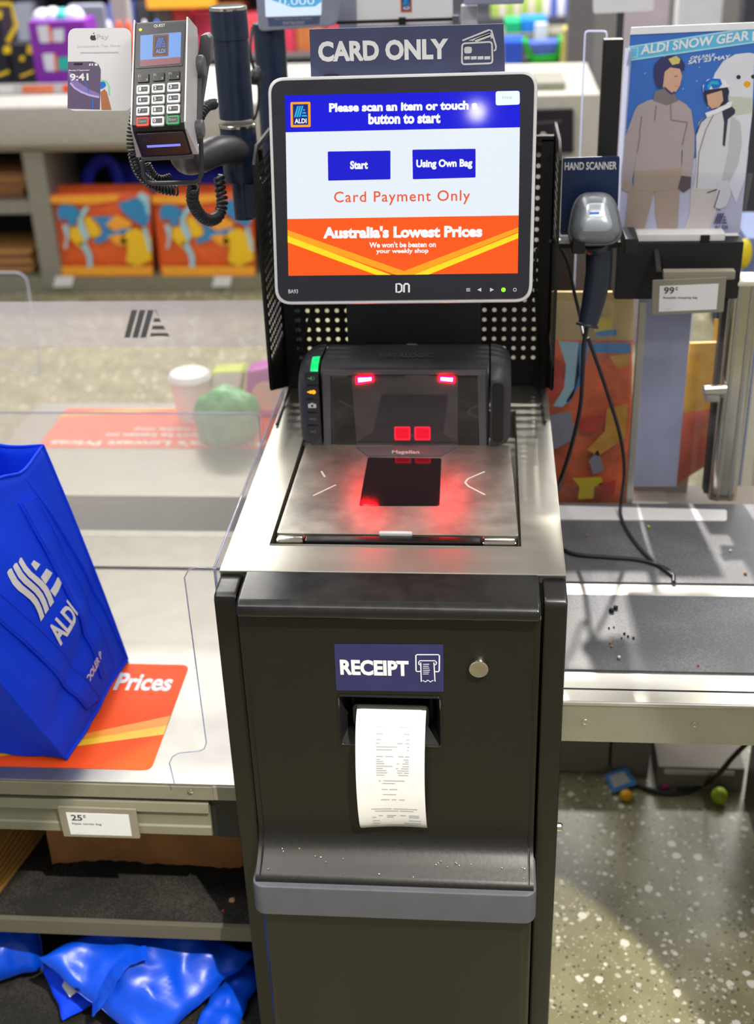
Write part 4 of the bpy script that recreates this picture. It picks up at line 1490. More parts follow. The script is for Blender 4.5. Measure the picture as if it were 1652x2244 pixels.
# ------------------------------------------------------------------ standing blue bag
A_ = Vector((-0.462, 0.362, TZ + 0.003))
B_ = Vector((-0.485, 0.118, TZ + 0.003))
up = Vector((-0.070, 0.004, 0.380))
BF = Fr(B_, A_ - B_, up)
BW = (A_ - B_).length
BH = up.length
def bag_near(t_):
    return -0.04 - 0.60 * t_
def bag_uv(un, vn, n=0.0):
    """front face of the bag, un and vn as fractions of base width and height, with soft folds"""
    na = bag_near(vn)
    s_ = (un - na) / (1.0 - na)
    c = min(1, max(0, s_))
    t_ = min(1, max(0, vn))
    e = max(0.0, math.sin(math.pi * c)) ** .6
    h = 0.012 * e * math.sin(math.pi * t_ * .85) + 0.007 * vnoise(s_ * 2.6 + 3, vn * 3.1, 1.7) * e + 0.004 * vnoise(s_ * 6, vn * 4 + 9, 4.2) * e
    h -= 0.008 * math.exp(-((vn - 0.14 - .25 * s_) / .05) ** 2) * e
    return BF.W(un * BW, vn * BH, h + n) + Vector((-0.012 * vn * vn, 0, 0))
def bag_st(s_, t_, n=0.0):
    na = bag_near(t_)
    return bag_uv(na + (1.0 - na) * s_, t_, n)
def on_bag(m_, q):
    """move flat artwork drawn in the unit square onto the face quad q (bl, br, tr, tl)"""
    for v in m_.bm.verts:
        a, b = v.co.x, v.co.y
        u = (q[0][0] * (1 - a) + q[1][0] * a) * (1 - b) + (q[3][0] * (1 - a) + q[2][0] * a) * b
        w_ = (q[0][1] * (1 - a) + q[1][1] * a) * (1 - b) + (q[3][1] * (1 - a) + q[2][1] * a) * b
        v.co = bag_uv(u, w_, v.co.z)
bag = thing('shopping_bag', (-0.55, 0.24, TZ), 'upright royal blue fabric shopping bag leaning on the left bagging bench', 'bag')
mb = MB()
nu, nv_ = 22, 26
back = Vector((-0.20, 0.02, 0))
cols = []
def bag_pt(w_, t_):
    """w_ runs round the bag: front, far gusset, back, near gusset"""
    v = t_ * BH
    topdip = 0.0
    if w_ < 1:
        p = bag_st(w_, t_)
        s_ = w_
        dep = 0
    elif w_ < 2:
        k = w_ - 1
        p = bag_st(1, t_).lerp(bag_st(1, t_) + back * (1 - .55 * t_), k)
        p += Vector((0, -0.050 * math.sin(math.pi * k) * t_, 0.012 * math.sin(math.pi * k) * t_))
        s_ = 1
    elif w_ < 3:
        k = w_ - 2
        p = bag_st(1 - k, t_) + back * (1 - .55 * t_) + Vector((0.004 * vnoise(k * 5, t_ * 5, 8), 0, 0))
        s_ = 1 - k
    else:
        k = w_ - 3
        p = bag_st(0, t_).lerp(bag_st(0, t_) + back * (1 - .55 * t_), 1 - k)
        p += Vector((0, 0.045 * math.sin(math.pi * k) * t_ ** .7, 0)) + Vector((0, 0.006 * vnoise(k * 4, t_ * 6, 2), 0))
        s_ = 0
    # rim slopes down towards the near side
    if w_ < 1 or w_ >= 3:
        p.z += (t_ ** 4) * (0.055 * (1 - s_) - 0.016 * math.exp(-((s_ - 0.80) / 0.12) ** 2))
    if 1 <= w_ <= 2:
        p.z += 0.018 * t_ ** 4 * (w_ - 1)
    return p
ws = [i / nu for i in range(nu)] + [1 + i / 10 for i in range(10)] + [2 + i / nu for i in range(nu)] + [3 + i / 10 for i in range(10)]
rows = []
for j in range(nv_ + 1):
    rows.append([bag_pt(x, j / nv_) for x in ws])
N = len(ws)
V = [p for r in rows for p in r]
Fc = [(j * N + i, j * N + (i + 1) % N, (j + 1) * N + (i + 1) % N, (j + 1) * N + i) for j in range(nv_) for i in range(N)]
Fc.append(tuple(range(N))[::-1])
mb.add(V, Fc, 'bluebag')
bb = mb.build('bag_body', bag, sharp=60)
sol = bb.modifiers.new('cloth_thickness', 'SOLIDIFY')
sol.thickness = 0.0012
def warped(m_, fn):
    for v in m_.bm.verts:
        loc = BF.M.inverted() @ v.co
        v.co = fn(loc.x, loc.y, loc.z)
# piping along the bag's edges
for pts_ in ([bag_pt(0.0, j / 20) for j in range(21)], [bag_pt(1.0, j / 20) for j in range(21)], [bag_pt(i / 20, 0.0) for i in range(21)], [bag_pt(2 + i / 20, 1.0) for i in range(21)]):
    mb = MB()
    mb.tube(pts_, 0.0026, 'bluebag', 8)
    mb.build('edge_piping', bag, sharp=80)
mb = MB()
mb.tube([bag_pt(x, 1.0) for x in ws], 0.0024, 'bluebag', 8, closed=True)
mb.build('rim_hem', bag, sharp=80)
# seam where the front panel meets the far gusset
mb = MB()
mb.tube([bag_st(0.80 + 0.19 * (1 - j / 24), 0.03 + 0.965 * j / 24, 0.001) - Vector((0, 0, 0.016 * (j / 24) ** 4)) for j in range(25)], 0.0028, 'bluebag', 8)
mb.build('panel_seam', bag, sharp=80)
# handle straps sewn down the front face
for path in (((0.40, 0.05), (0.16, 0.38), (-0.10, 0.68), (-0.34, 0.93)), ((0.70, 0.06), (0.665, 0.35), (0.61, 0.65), (0.57, 0.90))):
    mb = MB()
    cl = smooth_path([(a, b, 0) for a, b in path], 8)
    g_ = []
    for j, c in enumerate(cl):
        k = j / (len(cl) - 1)
        wd = 0.105
        g_.append([bag_uv(c.x + wd * (2 * i / 5 - 1), c.y - 0.02 * (2 * i / 5 - 1), 0.0040 + 0.002 * vnoise(j * .3, path[0][0] * 9)) for i in range(6)])
    mb.sheet(g_, 'bluebag', thick=0.002)
    sp_ = mb.build('handle_strap', bag, sharp=60)
    for e in (-0.8, 0.8):
        m2 = MB()
        m2.tube([bag_uv(c.x + 0.105 * e, c.y - 0.02 * e, 0.0056) for c in cl], 0.0006, 'bluedark', 5)
        m2.build('strap_stitching', sp_)
# printed mark and name, on the face between the straps
UF = Fr((0, 0, 0), (1, 0, 0), (0, 1, 0))
mb = MB()
logo(mb, UF, 0, 0, 1, 1, 'white', 0.0026, wave=0.07)
bmesh.ops.subdivide_edges(mb.bm, edges=list(mb.bm.edges), cuts=2)
on_bag(mb, [(0.17, 0.525), (0.56, 0.545), (0.36, 0.80), (-0.03, 0.79)])
tag(mb.build('printed_mark', bag, sharp=60), 'white striped mark')
mb = MB()
mb.text('ALDI', UF, 0, 0, 1, 1, 'white', 0.0026, bold=0.035)
on_bag(mb, [(0.263, 0.377), (0.554, 0.405), (0.50, 0.490), (0.195, 0.475)])
mb.build('printed_name', bag, sharp=60)
mb = MB()
mb.text('COOLER P', UF, 0, 0, 1, 1, 'white', 0.0030, bold=0.03)
on_bag(mb, [(0.36, 0.135), (0.68, 0.15), (0.67, 0.185), (0.35, 0.170)])
mb.build('printed_words', bag, sharp=60)

# ------------------------------------------------------------------ paper bags and blue bags on the bench shelves
def pillow(c, T, m, name, label, cat, group=None, amp=0.004, freq=14.0, n=16, power=0.3, seed=0.0):
    """soft folded bag: four corner points, thickness, crumple"""
    c = [Vector(p) for p in c]
    nn = (c[1] - c[0]).cross(c[3] - c[0]).normalized()
    top, bot = [], []
    for i in range(n + 1):
        rt, rb = [], []
        for j in range(n + 1):
            s_, t_ = j / n, i / n
            p = (c[0] * (1 - s_) + c[1] * s_) * (1 - t_) + (c[3] * (1 - s_) + c[2] * s_) * t_
            e = (max(0, math.sin(math.pi * s_)) * max(0, math.sin(math.pi * t_))) ** power
            w_ = amp * vnoise(p.x * freq + seed, p.y * freq, p.z * freq) + amp * .6 * vnoise(p.x * freq * 2.3, p.y * freq * 2.3 + seed, p.z * freq)
            edge = Vector((vnoise(p.x * 40 + seed, p.y * 40, 3), vnoise(p.y * 40, p.x * 40 + seed, 5), 0)) * amp * .5
            rt.append(p + nn * (T * e + w_ * (0.3 + e)) + edge)
            rb.append(p - nn * 0.0005 + edge)
        top.append(rt)
        bot.append(rb)
    m_ = MB()
    m_.sheet(top, m)
    m_.sheet([r[::-1] for r in bot], m)
    bmesh.ops.remove_doubles(m_.bm, verts=list(m_.bm.verts), dist=0.0004)
    return tag(m_.build(name, sharp=70), label, cat, group)
# kraft paper bags on the middle shelf
def kraft_bundle(x0, x1, y0, y1, z0, z1, label, m, jag=0.016, seed=1):
    rnd = random.Random(seed)
    m_ = MB()
    n = 40
    top, lo = [], []
    for i in range(n + 1):
        x = x0 + (x1 - x0) * i / n
        j = jag * vnoise(x * 7, seed, 2.5)
        k_ = rnd.uniform(0, .004)
        top.append(Vector((x, y0 + 0.012 + j * .5, z1 + 0.004 * vnoise(x * 9, seed))))
        lo.append(Vector((x, y0 + j, z0 + 0.001 + k_ + abs(0.018 * vnoise(x * 7, seed + 4)))))
    mid = [(a + b) / 2 + Vector((0, -0.006 - 0.004 * vnoise(a.x * 16, 2), 0)) for a, b in zip(top, lo)]
    bk = [Vector((p.x, y1, z1)) for p in top]
    bk2 = [Vector((p.x, y1, z0)) for p in top]
    m_.sheet([lo, mid, top, bk, bk2, lo], m)
    m_.add([g_[0] for g_ in (lo, mid, top, bk, bk2)], [(0, 1, 2, 3, 4)], m)
    m_.add([g_[-1] for g_ in (lo, mid, top, bk, bk2)], [(4, 3, 2, 1, 0)], m)
    return tag(m_.build('paper_bag_bundle', sharp=50), label, 'paper bags')
zt = 0.226
kraft_bundle(-0.575, -0.262, 0.185, 0.50, zt, 0.345, 'wide brown bundle of folded paper bags on the bench middle shelf', 'kraft')
# fanned stack of kraft bags at the left end of the shelf
for i in range(7):
    z = zt + 0.001 + i * 0.0085
    mb = MB()
    rot = Matrix.Translation((-0.73, 0.24, z)) @ Matrix.Rotation(math.radians(-12 + i * 0.9), 4, 'Z')
    mb.box(-0.14, 0.115 - i * 0.003, -0.125 + 0.004 * (i % 2), 0.12, 0, 0.0065, 'kraft2', 0.001, rot)
    tag(mb.build('paper_bag'), 'light brown folded paper bag in the fanned stack at the shelf left end', 'paper bag', 'kraft paper bags in the fanned stack')
# small crumbs on the shelf
K['crumb'] = mat('crumb', '#b98a5a', 0.8)
K['pinkbit'] = mat('pink_plastic_bit', '#d8335a', 0.5)
def crumb(P, r, m, label, cat='crumb', sq=0.6):
    mb_ = MB()
    b = bmesh.new()
    bmesh.ops.create_icosphere(b, subdivisions=2, radius=r)
    for v in b.verts:
        v.co *= 1 + 0.25 * vnoise(v.co.x / r * 1.3, v.co.y / r * 1.3, v.co.z / r * 1.3 + P.x * 40)
        v.co.z *= sq
    mb_.merge(b, m, Matrix.Translation(Vector(P) + Vector((0, 0, r * sq))))
    return tag(mb_.build('crumb', sharp=70), label, cat)
crumb(PZ(509, 1976, zt), 0.0055, 'crumb', 'tan crumb lying on the black middle shelf near the kiosk')
crumb(PZ(489, 1997, zt), 0.0022, 'pinkbit', 'tiny pink bit on the front of the black middle shelf')
# blue bags on the bottom shelf
zb = 0.034
bigbag = pillow([PZ(85, 2100, .15), PZ(330, 2300, .05), PZ(560, 2090, .10), PZ(300, 1990, .16)], 0.035, 'bluebag2', 'folded_bag', 'large shiny blue folded bag across the bench bottom shelf', 'bag', 'blue folded bags on the bottom shelf', amp=0.013, freq=15, n=30, seed=2)
pillow([PZ(420, 2262, .04), PZ(500, 2300, .04), PZ(575, 2130, .05), PZ(525, 2095, .06)], 0.020, 'bluebag2', 'folded_bag', 'narrow blue folded bag against the kiosk on the bottom shelf', 'bag', 'blue folded bags on the bottom shelf', amp=0.010, freq=18, n=24, seed=5)
pillow([PZ(-120, 2185, .06), PZ(95, 2120, .06), PZ(85, 2030, .12), PZ(-100, 2010, .12)], 0.030, 'bluebag2', 'folded_bag', 'blue folded bag at the bottom shelf left end', 'bag', 'blue folded bags on the bottom shelf', amp=0.012, freq=16, n=24, seed=9)
bl = pillow([PZ(95, 2120, .07), PZ(140, 2235, .045), PZ(215, 2195, .05), PZ(190, 2090, .09)], 0.012, 'bluebag', 'folded_bag', 'small blue bag corner with a white tag on the bottom shelf', 'bag', 'blue folded bags on the bottom shelf', amp=0.008, seed=12)
mb = MB()
q = [PZ(141, 2166, .072), PZ(158, 2190, .068), PZ(193, 2163, .070), PZ(166, 2138, .074), PZ(148, 2146, .074)]
mb.add([p + Vector((0, -0.006, 0.012)) for p in q] + [p + Vector((0, -0.004, 0.010)) for p in q], [(0, 1, 2, 3, 4), (5, 6, 7, 8, 9)], 'label')
mb.build('care_tag', bl)
# loose strap across the big bag
mb = MB()
sp_ = smooth_path([PZ(330, 2105, .145), PZ(290, 2120, .140), PZ(262, 2150, .125), PZ(244, 2180, .105), PZ(226, 2212, .085), PZ(212, 2230, .07)], 6)
g_ = []
for i, p in enumerate(sp_):
    d_ = (sp_[min(i + 1, len(sp_) - 1)] - sp_[max(0, i - 1)]).normalized()
    sd = d_.cross(Vector((0, 0, 1))).normalized()
    g_.append([p + sd * k * 0.013 + Vector((0, -.010, 0.030 + 0.004 * vnoise(i * .4, k))) for k in (-1, -.4, .4, 1)])
mb.sheet(g_, 'bluebag2', thick=0.002)
mb.build('bag_handle', bigbag, sharp=60)

# ================================================================== ACRYLIC SCREENS BEHIND THE BENCH
mb = MB()
FB = VF(0.80)
lp = thing('logo_screen', (-0.75, 0.80, TZ), 'hazy acrylic screen with frosted band and striped logo behind the bench', 'acrylic panel')
mb.slab(FB, [(-1.3, TZ), (-0.224, TZ), (-0.224, 0.8825), (-1.3, 0.8825)], 'hazy', -0.002, 0.001)
mb.build('clear_sheet', lp)
mb = MB()
# frosted strip with the mark cut out of it: strips left and right plus the pieces round the bars
zl0, zl1 = 0.8825, 0.968
a = FB.at(272, 740)
b = FB.at(366, 679)
lx0, lz0, lx1, lz1 = a[0], a[1], b[0], b[1]
Wd, H_ = lx1 - lx0, lz1 - lz0
P = lambda u, v: (lx0 + u * Wd, lz0 + v * H_)
mb.poly(FB, [(-1.3, zl0), (lx0, zl0), (lx0, zl1), (-1.3, zl1)], 'frost', 0)
mb.poly(FB, [(lx1, zl0), (-0.224, zl0), (-0.224, zl1), (lx1, zl1)], 'frost', 0)
mb.poly(FB, [(lx0, lz1), (lx1, lz1), (lx1, zl1), (lx0, zl1)], 'frost', 0)
mb.poly(FB, [(lx0, zl0), (lx1, zl0), (lx1, lz0), (lx0, lz0)], 'frost', 0)
mb.poly(FB, [P(0, 0), P(.24, 1), P(0, 1)], 'frost', 0)
for i in range(2):
    o = .175 * i
    mb.poly(FB, [P(o + .125, 0), P(o + .175, 0), P(o + .415, 1), P(o + .365, 1)], 'frost', 0)
l = lambda t: 0.56 + 0.20 * t
r = lambda t: 1.0 - 0.27 * t
k0 = lambda t: 0.475 + 0.24 * t
bars = ((0.0, 0.17), (0.30, 0.44), (0.57, 0.70))
mb.poly(FB, [P(k0(0), 0), P(l(0), 0), P(l(1), 1), P(k0(1), 1)], 'frost', 0)
for t0, t1 in ((0.17, 0.30), (0.44, 0.57), (0.70, 1.0)):
    mb.poly(FB, [P(l(t0), t0), P(r(t0), t0), P(r(t1), t1), P(l(t1), t1)], 'frost', 0)
mb.poly(FB, [P(r(0), 0), P(1, 0), P(1, 1), P(r(1), 1)], 'frost', 0)
K['markgrey'] = mat('grey_printed_mark', '#72746c', 0.5)
logo(mb, FB, lx0, lz0, lx1, lz1, 'markgrey', 0.0005)
tag(mb.build('frosted_band', lp), 'frosted band with a grey striped mark')
mb = MB()
mb.slab(VF(0.775), rquad([(-1.3, TZ), (-0.294, TZ), (-0.294, 0.764), (-1.3, 0.764)], 0.012, 4), 'hazy', -0.0015, 0.0015)
lo_ = mb.build('low_screen')
tag(lo_, 'low hazy acrylic panel with rounded corner standing on the bench back edge', 'acrylic panel')
mb = MB()
e_ = rquad([(-1.3, TZ), (-0.294, TZ), (-0.294, 0.764), (-1.3, 0.764)], 0.012, 4)
mb.tube([VF(0.775).W(a, b) for a, b in e_[7:19]], 0.0016, 'edge', 6)
mb.build('polished_edge', lo_)
mb = MB()
e_ = rquad([(-0.288, TZ), (-0.226, TZ), (-0.226, 0.764), (-0.288, 0.764)], 0.012, 4)
mb.slab(VF(0.775), e_, 'acrylic', -0.0015, 0.0015)
mb.tube([VF(0.775).W(a, b) for a, b in e_], 0.0008, 'edge', 6, closed=True)
tag(mb.build('corner_screen'), 'narrow clear acrylic piece beside the kiosk guard', 'acrylic panel')
mb = MB()
VS = VF(1.55)
e_ = rquad(VS.pts([(-200, 700), (92, 830), (57, 597), (-200, 597)]), 0.03, 5)
mb.slab(VS, e_, 'acrylic', -0.0015, 0.0015)
mb.tube([VS.W(a, b) for a, b in e_], 0.0025, 'edge', 6, closed=True)
tag(mb.build('far_screen'), 'clear acrylic panel with rounded top at the photo left edge', 'acrylic panel')

# ------------------------------------------------------------------ the opposite bagging bench and what stands on it
ob = thing('opposite_bench', (-0.65, 1.2, 0), 'steel bagging bench of the opposite checkout seen through the acrylic screens', 'bench')
mb = MB()
mb.box(-0.965, -0.30, 0.955, 1.44, 0.478, 0.50, 'traysteel', 0.0015)
mb.build('tray_top', ob)
mb = MB()
mb.box(-0.965, -0.30, 0.975, 1.42, 0.03, 0.478, 'soot')
mb.build('bench_cabinet', ob)
mb = MB()
OF = Fr((0, 0, 0.5008), (-1, 0, 0), (0, -1, 0))
c4 = [(0.885, -1.405), (0.30 + .05, -1.405), (0.30 + .05, -1.183), (0.865, -1.183)]
mb.poly(OF, rquad([(0.885, -1.405), (0.885, -1.183), (0.36, -1.183), (0.36, -1.405)], 0.014, 4), 'orange', 0)
osx = mb.build('promotion_sticker', ob)
mb = MB()
mb.text("Australia's Lowest Prices", OF, 0.365, -1.222, 0.862, -1.194, 'white', .0004, bold=0.035)
mb.text("We won't be beaten on", OF, 0.46, -1.262, 0.745, -1.240, 'white', .0004, bold=0.03)
mb.text("your weekly shop", OF, 0.50, -1.298, 0.69, -1.276, 'white', .0004, bold=0.03)
mb.add([(0.885, -1.375, .0004), (0.885, -1.350, .0004), (0.62, -1.398, .0004), (0.60, -1.405, .0004), (0.72, -1.405, .0004)], [(0, 1, 2, 3, 4)], 'amber', OF.M)
mb.build('sticker_lettering', osx)
# cup
cp = thing('paper_cup', PZ(425, 915, .5), 'white paper cup with white lid on the opposite bench', 'cup')
cM = Matrix.Translation(cp.location)
K['cup'] = mat('white_cup_card', '#efe6e2', 0.6, var=0.02)
mb = MB()
mb.lathe([(0.034, 0), (0.036, 0.003), (0.0455, 0.098)], 'cup', cM, 36)
mb.build('cup_wall', cp)
mb = MB()
mb.lathe([(0.0465, 0.094), (0.049, 0.096), (0.0495, 0.102), (0.047, 0.106), (0.045, 0.112), (0.042, 0.114), (0.030, 0.110), (0, 0.110)], 'white', cM, 36)
mb.build('cup_lid', cp)
# produce bag, purple pack, pale lime pack
K['leaf'] = mat('green_salad_bag', '#5aa85e', 0.35, var=0.35, scale=45, bump=0.3)
K['limepack'] = mat('lime_pack', '#b9c63a', 0.45, var=0.15, scale=20)
K['purplepack'] = mat('magenta_pack', '#c030b0', 0.4, var=0.15, scale=12)
K['peach'] = mat('peach_label', '#e2b49e', 0.5)
def blob(c, rx, ry, rz, m, name, label, cat, amp=0.18, fr=1.6, rot=0.0):
    mb_ = MB()
    b = bmesh.new()
    bmesh.ops.create_icosphere(b, subdivisions=4, radius=1.0)
    for v in b.verts:
        q = v.co.copy()
        f_ = 1 + amp * vnoise(q.x * fr + c[0] * 9, q.y * fr, q.z * fr) + amp * .4 * vnoise(q.x * 5, q.y * 5, q.z * 5 + c[1] * 7)
        q *= f_
        q.z = max(q.z, -0.75)
        v.co = Vector((q.x * rx, q.y * ry, (q.z + 0.75) * rz))
    mb_.merge(b, m, Matrix.Translation(c) @ Matrix.Rotation(rot, 4, 'Z'))
    return mb_.build(name, sharp=80, origin=c), cat, label
o, c_, l_ = blob(PZ(500, 968, .5), 0.074, 0.050, 0.075, 'leaf', 'salad_bag', 'crumpled green salad bag on the opposite bench', 'food bag')
tag(o, l_, c_)
V3 = VF(1.365)
lpk = thing('lime_pack', PZ(490, 905, .5), 'lime food pack with white label between the cup and the magenta pack', 'food pack')
mb = MB()
c_ = V3.pts([(446, 905), (522, 898), (534, 812), (462, 816)])
c_[0] = (c_[0][0], 0.502)
c_[1] = (c_[1][0], 0.502)
mb.slab(V3, rquad(c_, .008, 3), 'limepack', -0.055, 0.0, .006)
mb.build('pack_body', lpk)
mb = MB()
mb.slab(V3, rquad(V3.pts([(455, 868), (522, 860), (530, 818), (468, 822)], .002), .006, 3), 'label', 0.0, 0.002)
mb.build('pack_label', lpk)
mpk = thing('magenta_pack', PZ(570, 902, .5), 'magenta food pack with a peach round label against the kiosk', 'food pack')
V4 = VF(1.35)
mb = MB()
c_ = V4.pts([(532, 908), (618, 918), (622, 798), (540, 814)])
c_[0] = (c_[0][0], 0.502)
c_[1] = (c_[1][0], 0.502)
mb.slab(V4, rquad(c_, .010, 3), 'purplepack', -0.06, 0.0, .008)
mb.build('pack_body', mpk)
mb = MB()
cc = V4.at(585, 868)
mb.slab(V4, [(cc[0] + .036 * math.cos(t * .2618), cc[1] + .036 * math.sin(t * .2618)) for t in range(24)], 'peach', 0.0, 0.002)
mb.build('round_label', mpk)

def crumbs_on(name, label, spots):
    """loose crumbs nobody would count, one object"""
    b_ = MB()
    for P, r, m in spots:
        k_ = bmesh.new()
        bmesh.ops.create_icosphere(k_, subdivisions=1, radius=r)
        b_.merge(k_, m, Matrix.Translation(P))
    return tag(b_.build(name, sharp=80), label, 'crumbs', kind='stuff')
rnd = random.Random(17)
sp_ = []
for px, py in ((618, 1852), (690, 1866), (702, 1868), (751, 1870), (754, 1902), (587, 1897), (713, 1878), (830, 1900), (955, 1876), (960, 1872), (966, 1868), (998, 1870), (1000, 1872), (1006, 1876), (980, 1880), (1032, 1872), (1100, 1878), (1145, 1876), (1150, 1878), (1105, 1902), (1148, 1898), (905, 1904), (620, 1858), (655, 1850)):
    f_ = (py - 1845) / 60.0
    yy = -0.016 - 0.032 * max(0, min(1, f_))
    P = PY(px, py, yy)
    zz = 0.468 - (0.468 - 0.452) * max(0, (-yy - .020) / .027)
    P.z = zz + 0.002
    sp_.append((P, rnd.uniform(.0006, .0013), 'crumb' if rnd.random() < .6 else 'cream_'))
K['cream_'] = mat('pale_crumb', '#d8cdb8', 0.8)
crumbs_on('crumbs', 'tiny crumbs scattered on the kiosk receipt ledge above the slate bumper', sp_)
# ================================================================== RIGHT LEDGE
LZ = 0.65
led = thing('basket_ledge', (0.6, 0.36, 0), 'long basket ledge with black rubber mats and steel strips right of the kiosk', 'ledge')
mb = MB()
X0, X1 = 0.2195, 1.25
yb, yf = 0.645, 0.081
mb.add([(X0, yf, LZ), (X1, yf, LZ), (X1, yb, LZ), (X0, yb, LZ), (X0, yf, LZ - .065), (X1, yf, LZ - .065), (X1, yb, LZ - .05), (X0, yb, LZ - .05)],
       [(0, 1, 2, 3), (4, 5, 1, 0), (7, 6, 5, 4), (3, 2, 6, 7), (0, 3, 7, 4), (1, 5, 6, 2)], 'steel')
mb.tube([(X0, yf, LZ - .0015), (X1, yf, LZ - .0015)], 0.003, 'steel', 8)
mb.build('ledge_top', led)
HL = HF(LZ)
def strip(y0p, y1p, name, m, h, x1=X1, r=0.0):
    ya, yc = PZ(1430, y1p, LZ).y, PZ(1430, y0p, LZ).y
    b = MB()
    b.box(X0 + .0005, x1, ya, yc, LZ - .002, LZ + h, m, 0.0012)
    return b.build(name, led)
strip(1106, 1280, 'rubber_mat', 'rubber', 0.003)
strip(1308, 1474, 'rubber_mat', 'rubber', 0.003)
strip(1511, 1515, 'edge_groove', 'soot', 0.0006)
mb = MB()
pt = HL.pts([(1200, 1143), (1592, 1146), (1592, 1122), (1200, 1112)])
mb.slab(HL, rquad([(X0, pt[0][1]), pt[1], pt[2], (X0, pt[3][1])], 0.006, 4), 'label', 0.003, 0.0045)
tag(mb.build('white_strip', led), 'white strip with a rounded end')
for px, py in ((1282, 1583), (1522, 1589)):
    mb = MB()
    P = PY(px, py, yf - 0.0002)
    mb.lathe([(0.0050, 0), (0.0048, 0.0012), (0.0024, 0.0013), (0.0020, 0.0006), (0, 0.0006)], 'steel', Matrix.Translation(P) @ Matrix.Rotation(math.radians(90), 4, 'X'), 18)
    mb.build('front_screw', led)
K['underbox'] = mat('taupe_leg_paint', '#857c70', 0.6)
mb = MB()
mb.box(0.372, 0.447, 0.715, 0.83, 0.0, 0.60, 'underbox', 0.003)
mb.build('support_leg', led)
mb = MB()
mb.box(1.0, 1.07, 0.715, 0.83, 0.0, 0.60, 'underbox', 0.003)
mb.build('support_leg', led)
mb = MB()
mb.box(0.25, 1.2, 0.12, 0.83, 0.575, 0.597, 'underbox', 0.002)
mb.build('under_frame', led)

mat_bits = []
K['bityel'] = mat('yellow_bit', '#c8cc30', 0.6)
K['bitdark'] = mat('dark_bit', '#2a2822', 0.8)
for px, py, r, m in ((1421, 1154, .003, 'bityel'), (1286, 1172, .002, 'crumb'), (1600, 1206, .0025, 'label'), (1633, 1256, .003, 'crumb'), (1340, 1337, .0045, 'bitdark'), (1349, 1331, .004, 'bitdark'), (1334, 1376, .0016, 'bitdark'), (1345, 1374, .0014, 'bitdark'),
                     (1368, 1388, .002, 'bitdark'), (1376, 1394, .0018, 'bitdark'), (1362, 1398, .0014, 'bitdark'), (1388, 1398, .002, 'bitdark'), (1337, 1408, .0018, 'crumb'), (1340, 1416, .0018, 'crumb'), (1356, 1440, .003, 'label'), (1530, 1458, .0018, 'pinkbit'), (1322, 1300, .0015, 'pinkbit')):
    mat_bits.append((PZ(px, py, LZ + .0035 + r * .6), r, m))
crumbs_on('mat_crumbs', 'small crumbs and dirt bits lying on the rubber mats of the ledge', mat_bits)
# things on the floor beneath the ledge
K['cream'] = mat('cream_strip', '#d8d0be', 0.5)
K['box1'] = mat('warm_grey_box', '#8f877b', 0.6)
b1 = thing('equipment_box', (0.47, 0.80, 0), 'low taupe box with a pale front edge on the floor under the ledge', 'box')
mb = MB()
p0, p1 = PZ(1438, 1728, 0), PZ(1622, 1716, 0)
mb.box(p0.x, p1.x, p0.y, p0.y + 0.25, 0, 0.055, 'underbox', 0.003)
mb.build('box_body', b1)
mb = MB()
mb.box(p0.x + .012, p1.x - 0.02, p0.y - .004, p0.y + .006, 0.040, 0.050, 'cream', 0.001)
mb.build('front_edge', b1)
mb = MB()
p0 = PZ(1226, 1692, 0)
p1 = PZ(1332, 1692, 0)
mb.box(p0.x - .05, p1.x, p0.y, p0.y + 0.3, 0, 0.10, 'box1', 0.004)
tag(mb.build('grey_box'), 'warm grey box on the floor behind the kiosk side under the ledge', 'box')
mb = MB()
cb = smooth_path([PZ(1318, 1640, .05), PZ(1338, 1672, .02), PZ(1362, 1702, .006), PZ(1400, 1722, .005), PZ(1450, 1737, .005), PZ(1500, 1736, .005), PZ(1545, 1718, .012), PY(1575, 1695, .635), PY(1605, 1660, .63), PY(1640, 1625, .62)])
mb.tube(cb, 0.0050, 'cord', 8)
tag(mb.build('floor_cable', sharp=80), 'black cable drooping across the floor under the ledge', 'cable')
K['cardblue'] = mat('blue_card_print', '#3f82c4', 0.5)
K['cardgrey'] = mat('grey_card_print', '#b5b6ae', 0.5)
lt = thing('litter_card', PZ(1360, 1706, 0.0), 'blue and grey printed card dropped on the floor under the ledge', 'litter')
mb = MB()
FL = Fr(PZ(1360, 1712, 0.014), (1, 0.12, 0), (0, 0.9, 0.30))
mb.slab(FL, FL.pts([(1341, 1738), (1397, 1717), (1372, 1680), (1324, 1698)]), 'cardblue', -0.001, 0.0)
cb_ = mb.build('card_sheet', lt)
mb = MB()
mb.poly(FL, FL.pts([(1346, 1727), (1382, 1713), (1366, 1690), (1334, 1702)]), 'cardgrey', 0.0006)
mb.build('card_print', cb_)
K['ballyellow'] = mat('yellow_ball', '#f0b418', 0.4)
K['balllime'] = mat('lime_ball', '#b6d02c', 0.45, var=0.25, scale=40)
K['ballpink'] = mat('pink_toy', '#e0308c', 0.45)
def ball(P, r, m, name, label, sq=1.0):
    b_ = MB()
    b = bmesh.new()
    bmesh.ops.create_uvsphere(b, u_segments=24, v_segments=14, radius=r)
    for v in b.verts:
        v.co.z *= sq
    b_.merge(b, m, Matrix.Translation(P + Vector((0, 0, r * sq))))
    return tag(b_.build(name, sharp=80), label, 'litter')
ball(PZ(1371, 1752, 0), 0.0125, 'ballyellow', 'yellow_egg', 'small yellow egg shape on the floor beside the blue card', 0.85)
ball(PZ(1574, 1758, 0), 0.016, 'balllime', 'lime_egg', 'lime green speckled egg shape on the floor under the ledge', 1.05)
ball(PZ(1455, 1716, 0) + Vector((0, -0.012, 0)), 0.010, 'ballpink', 'pink_bit', 'pink bit on the floor in front of the taupe box', 0.6)
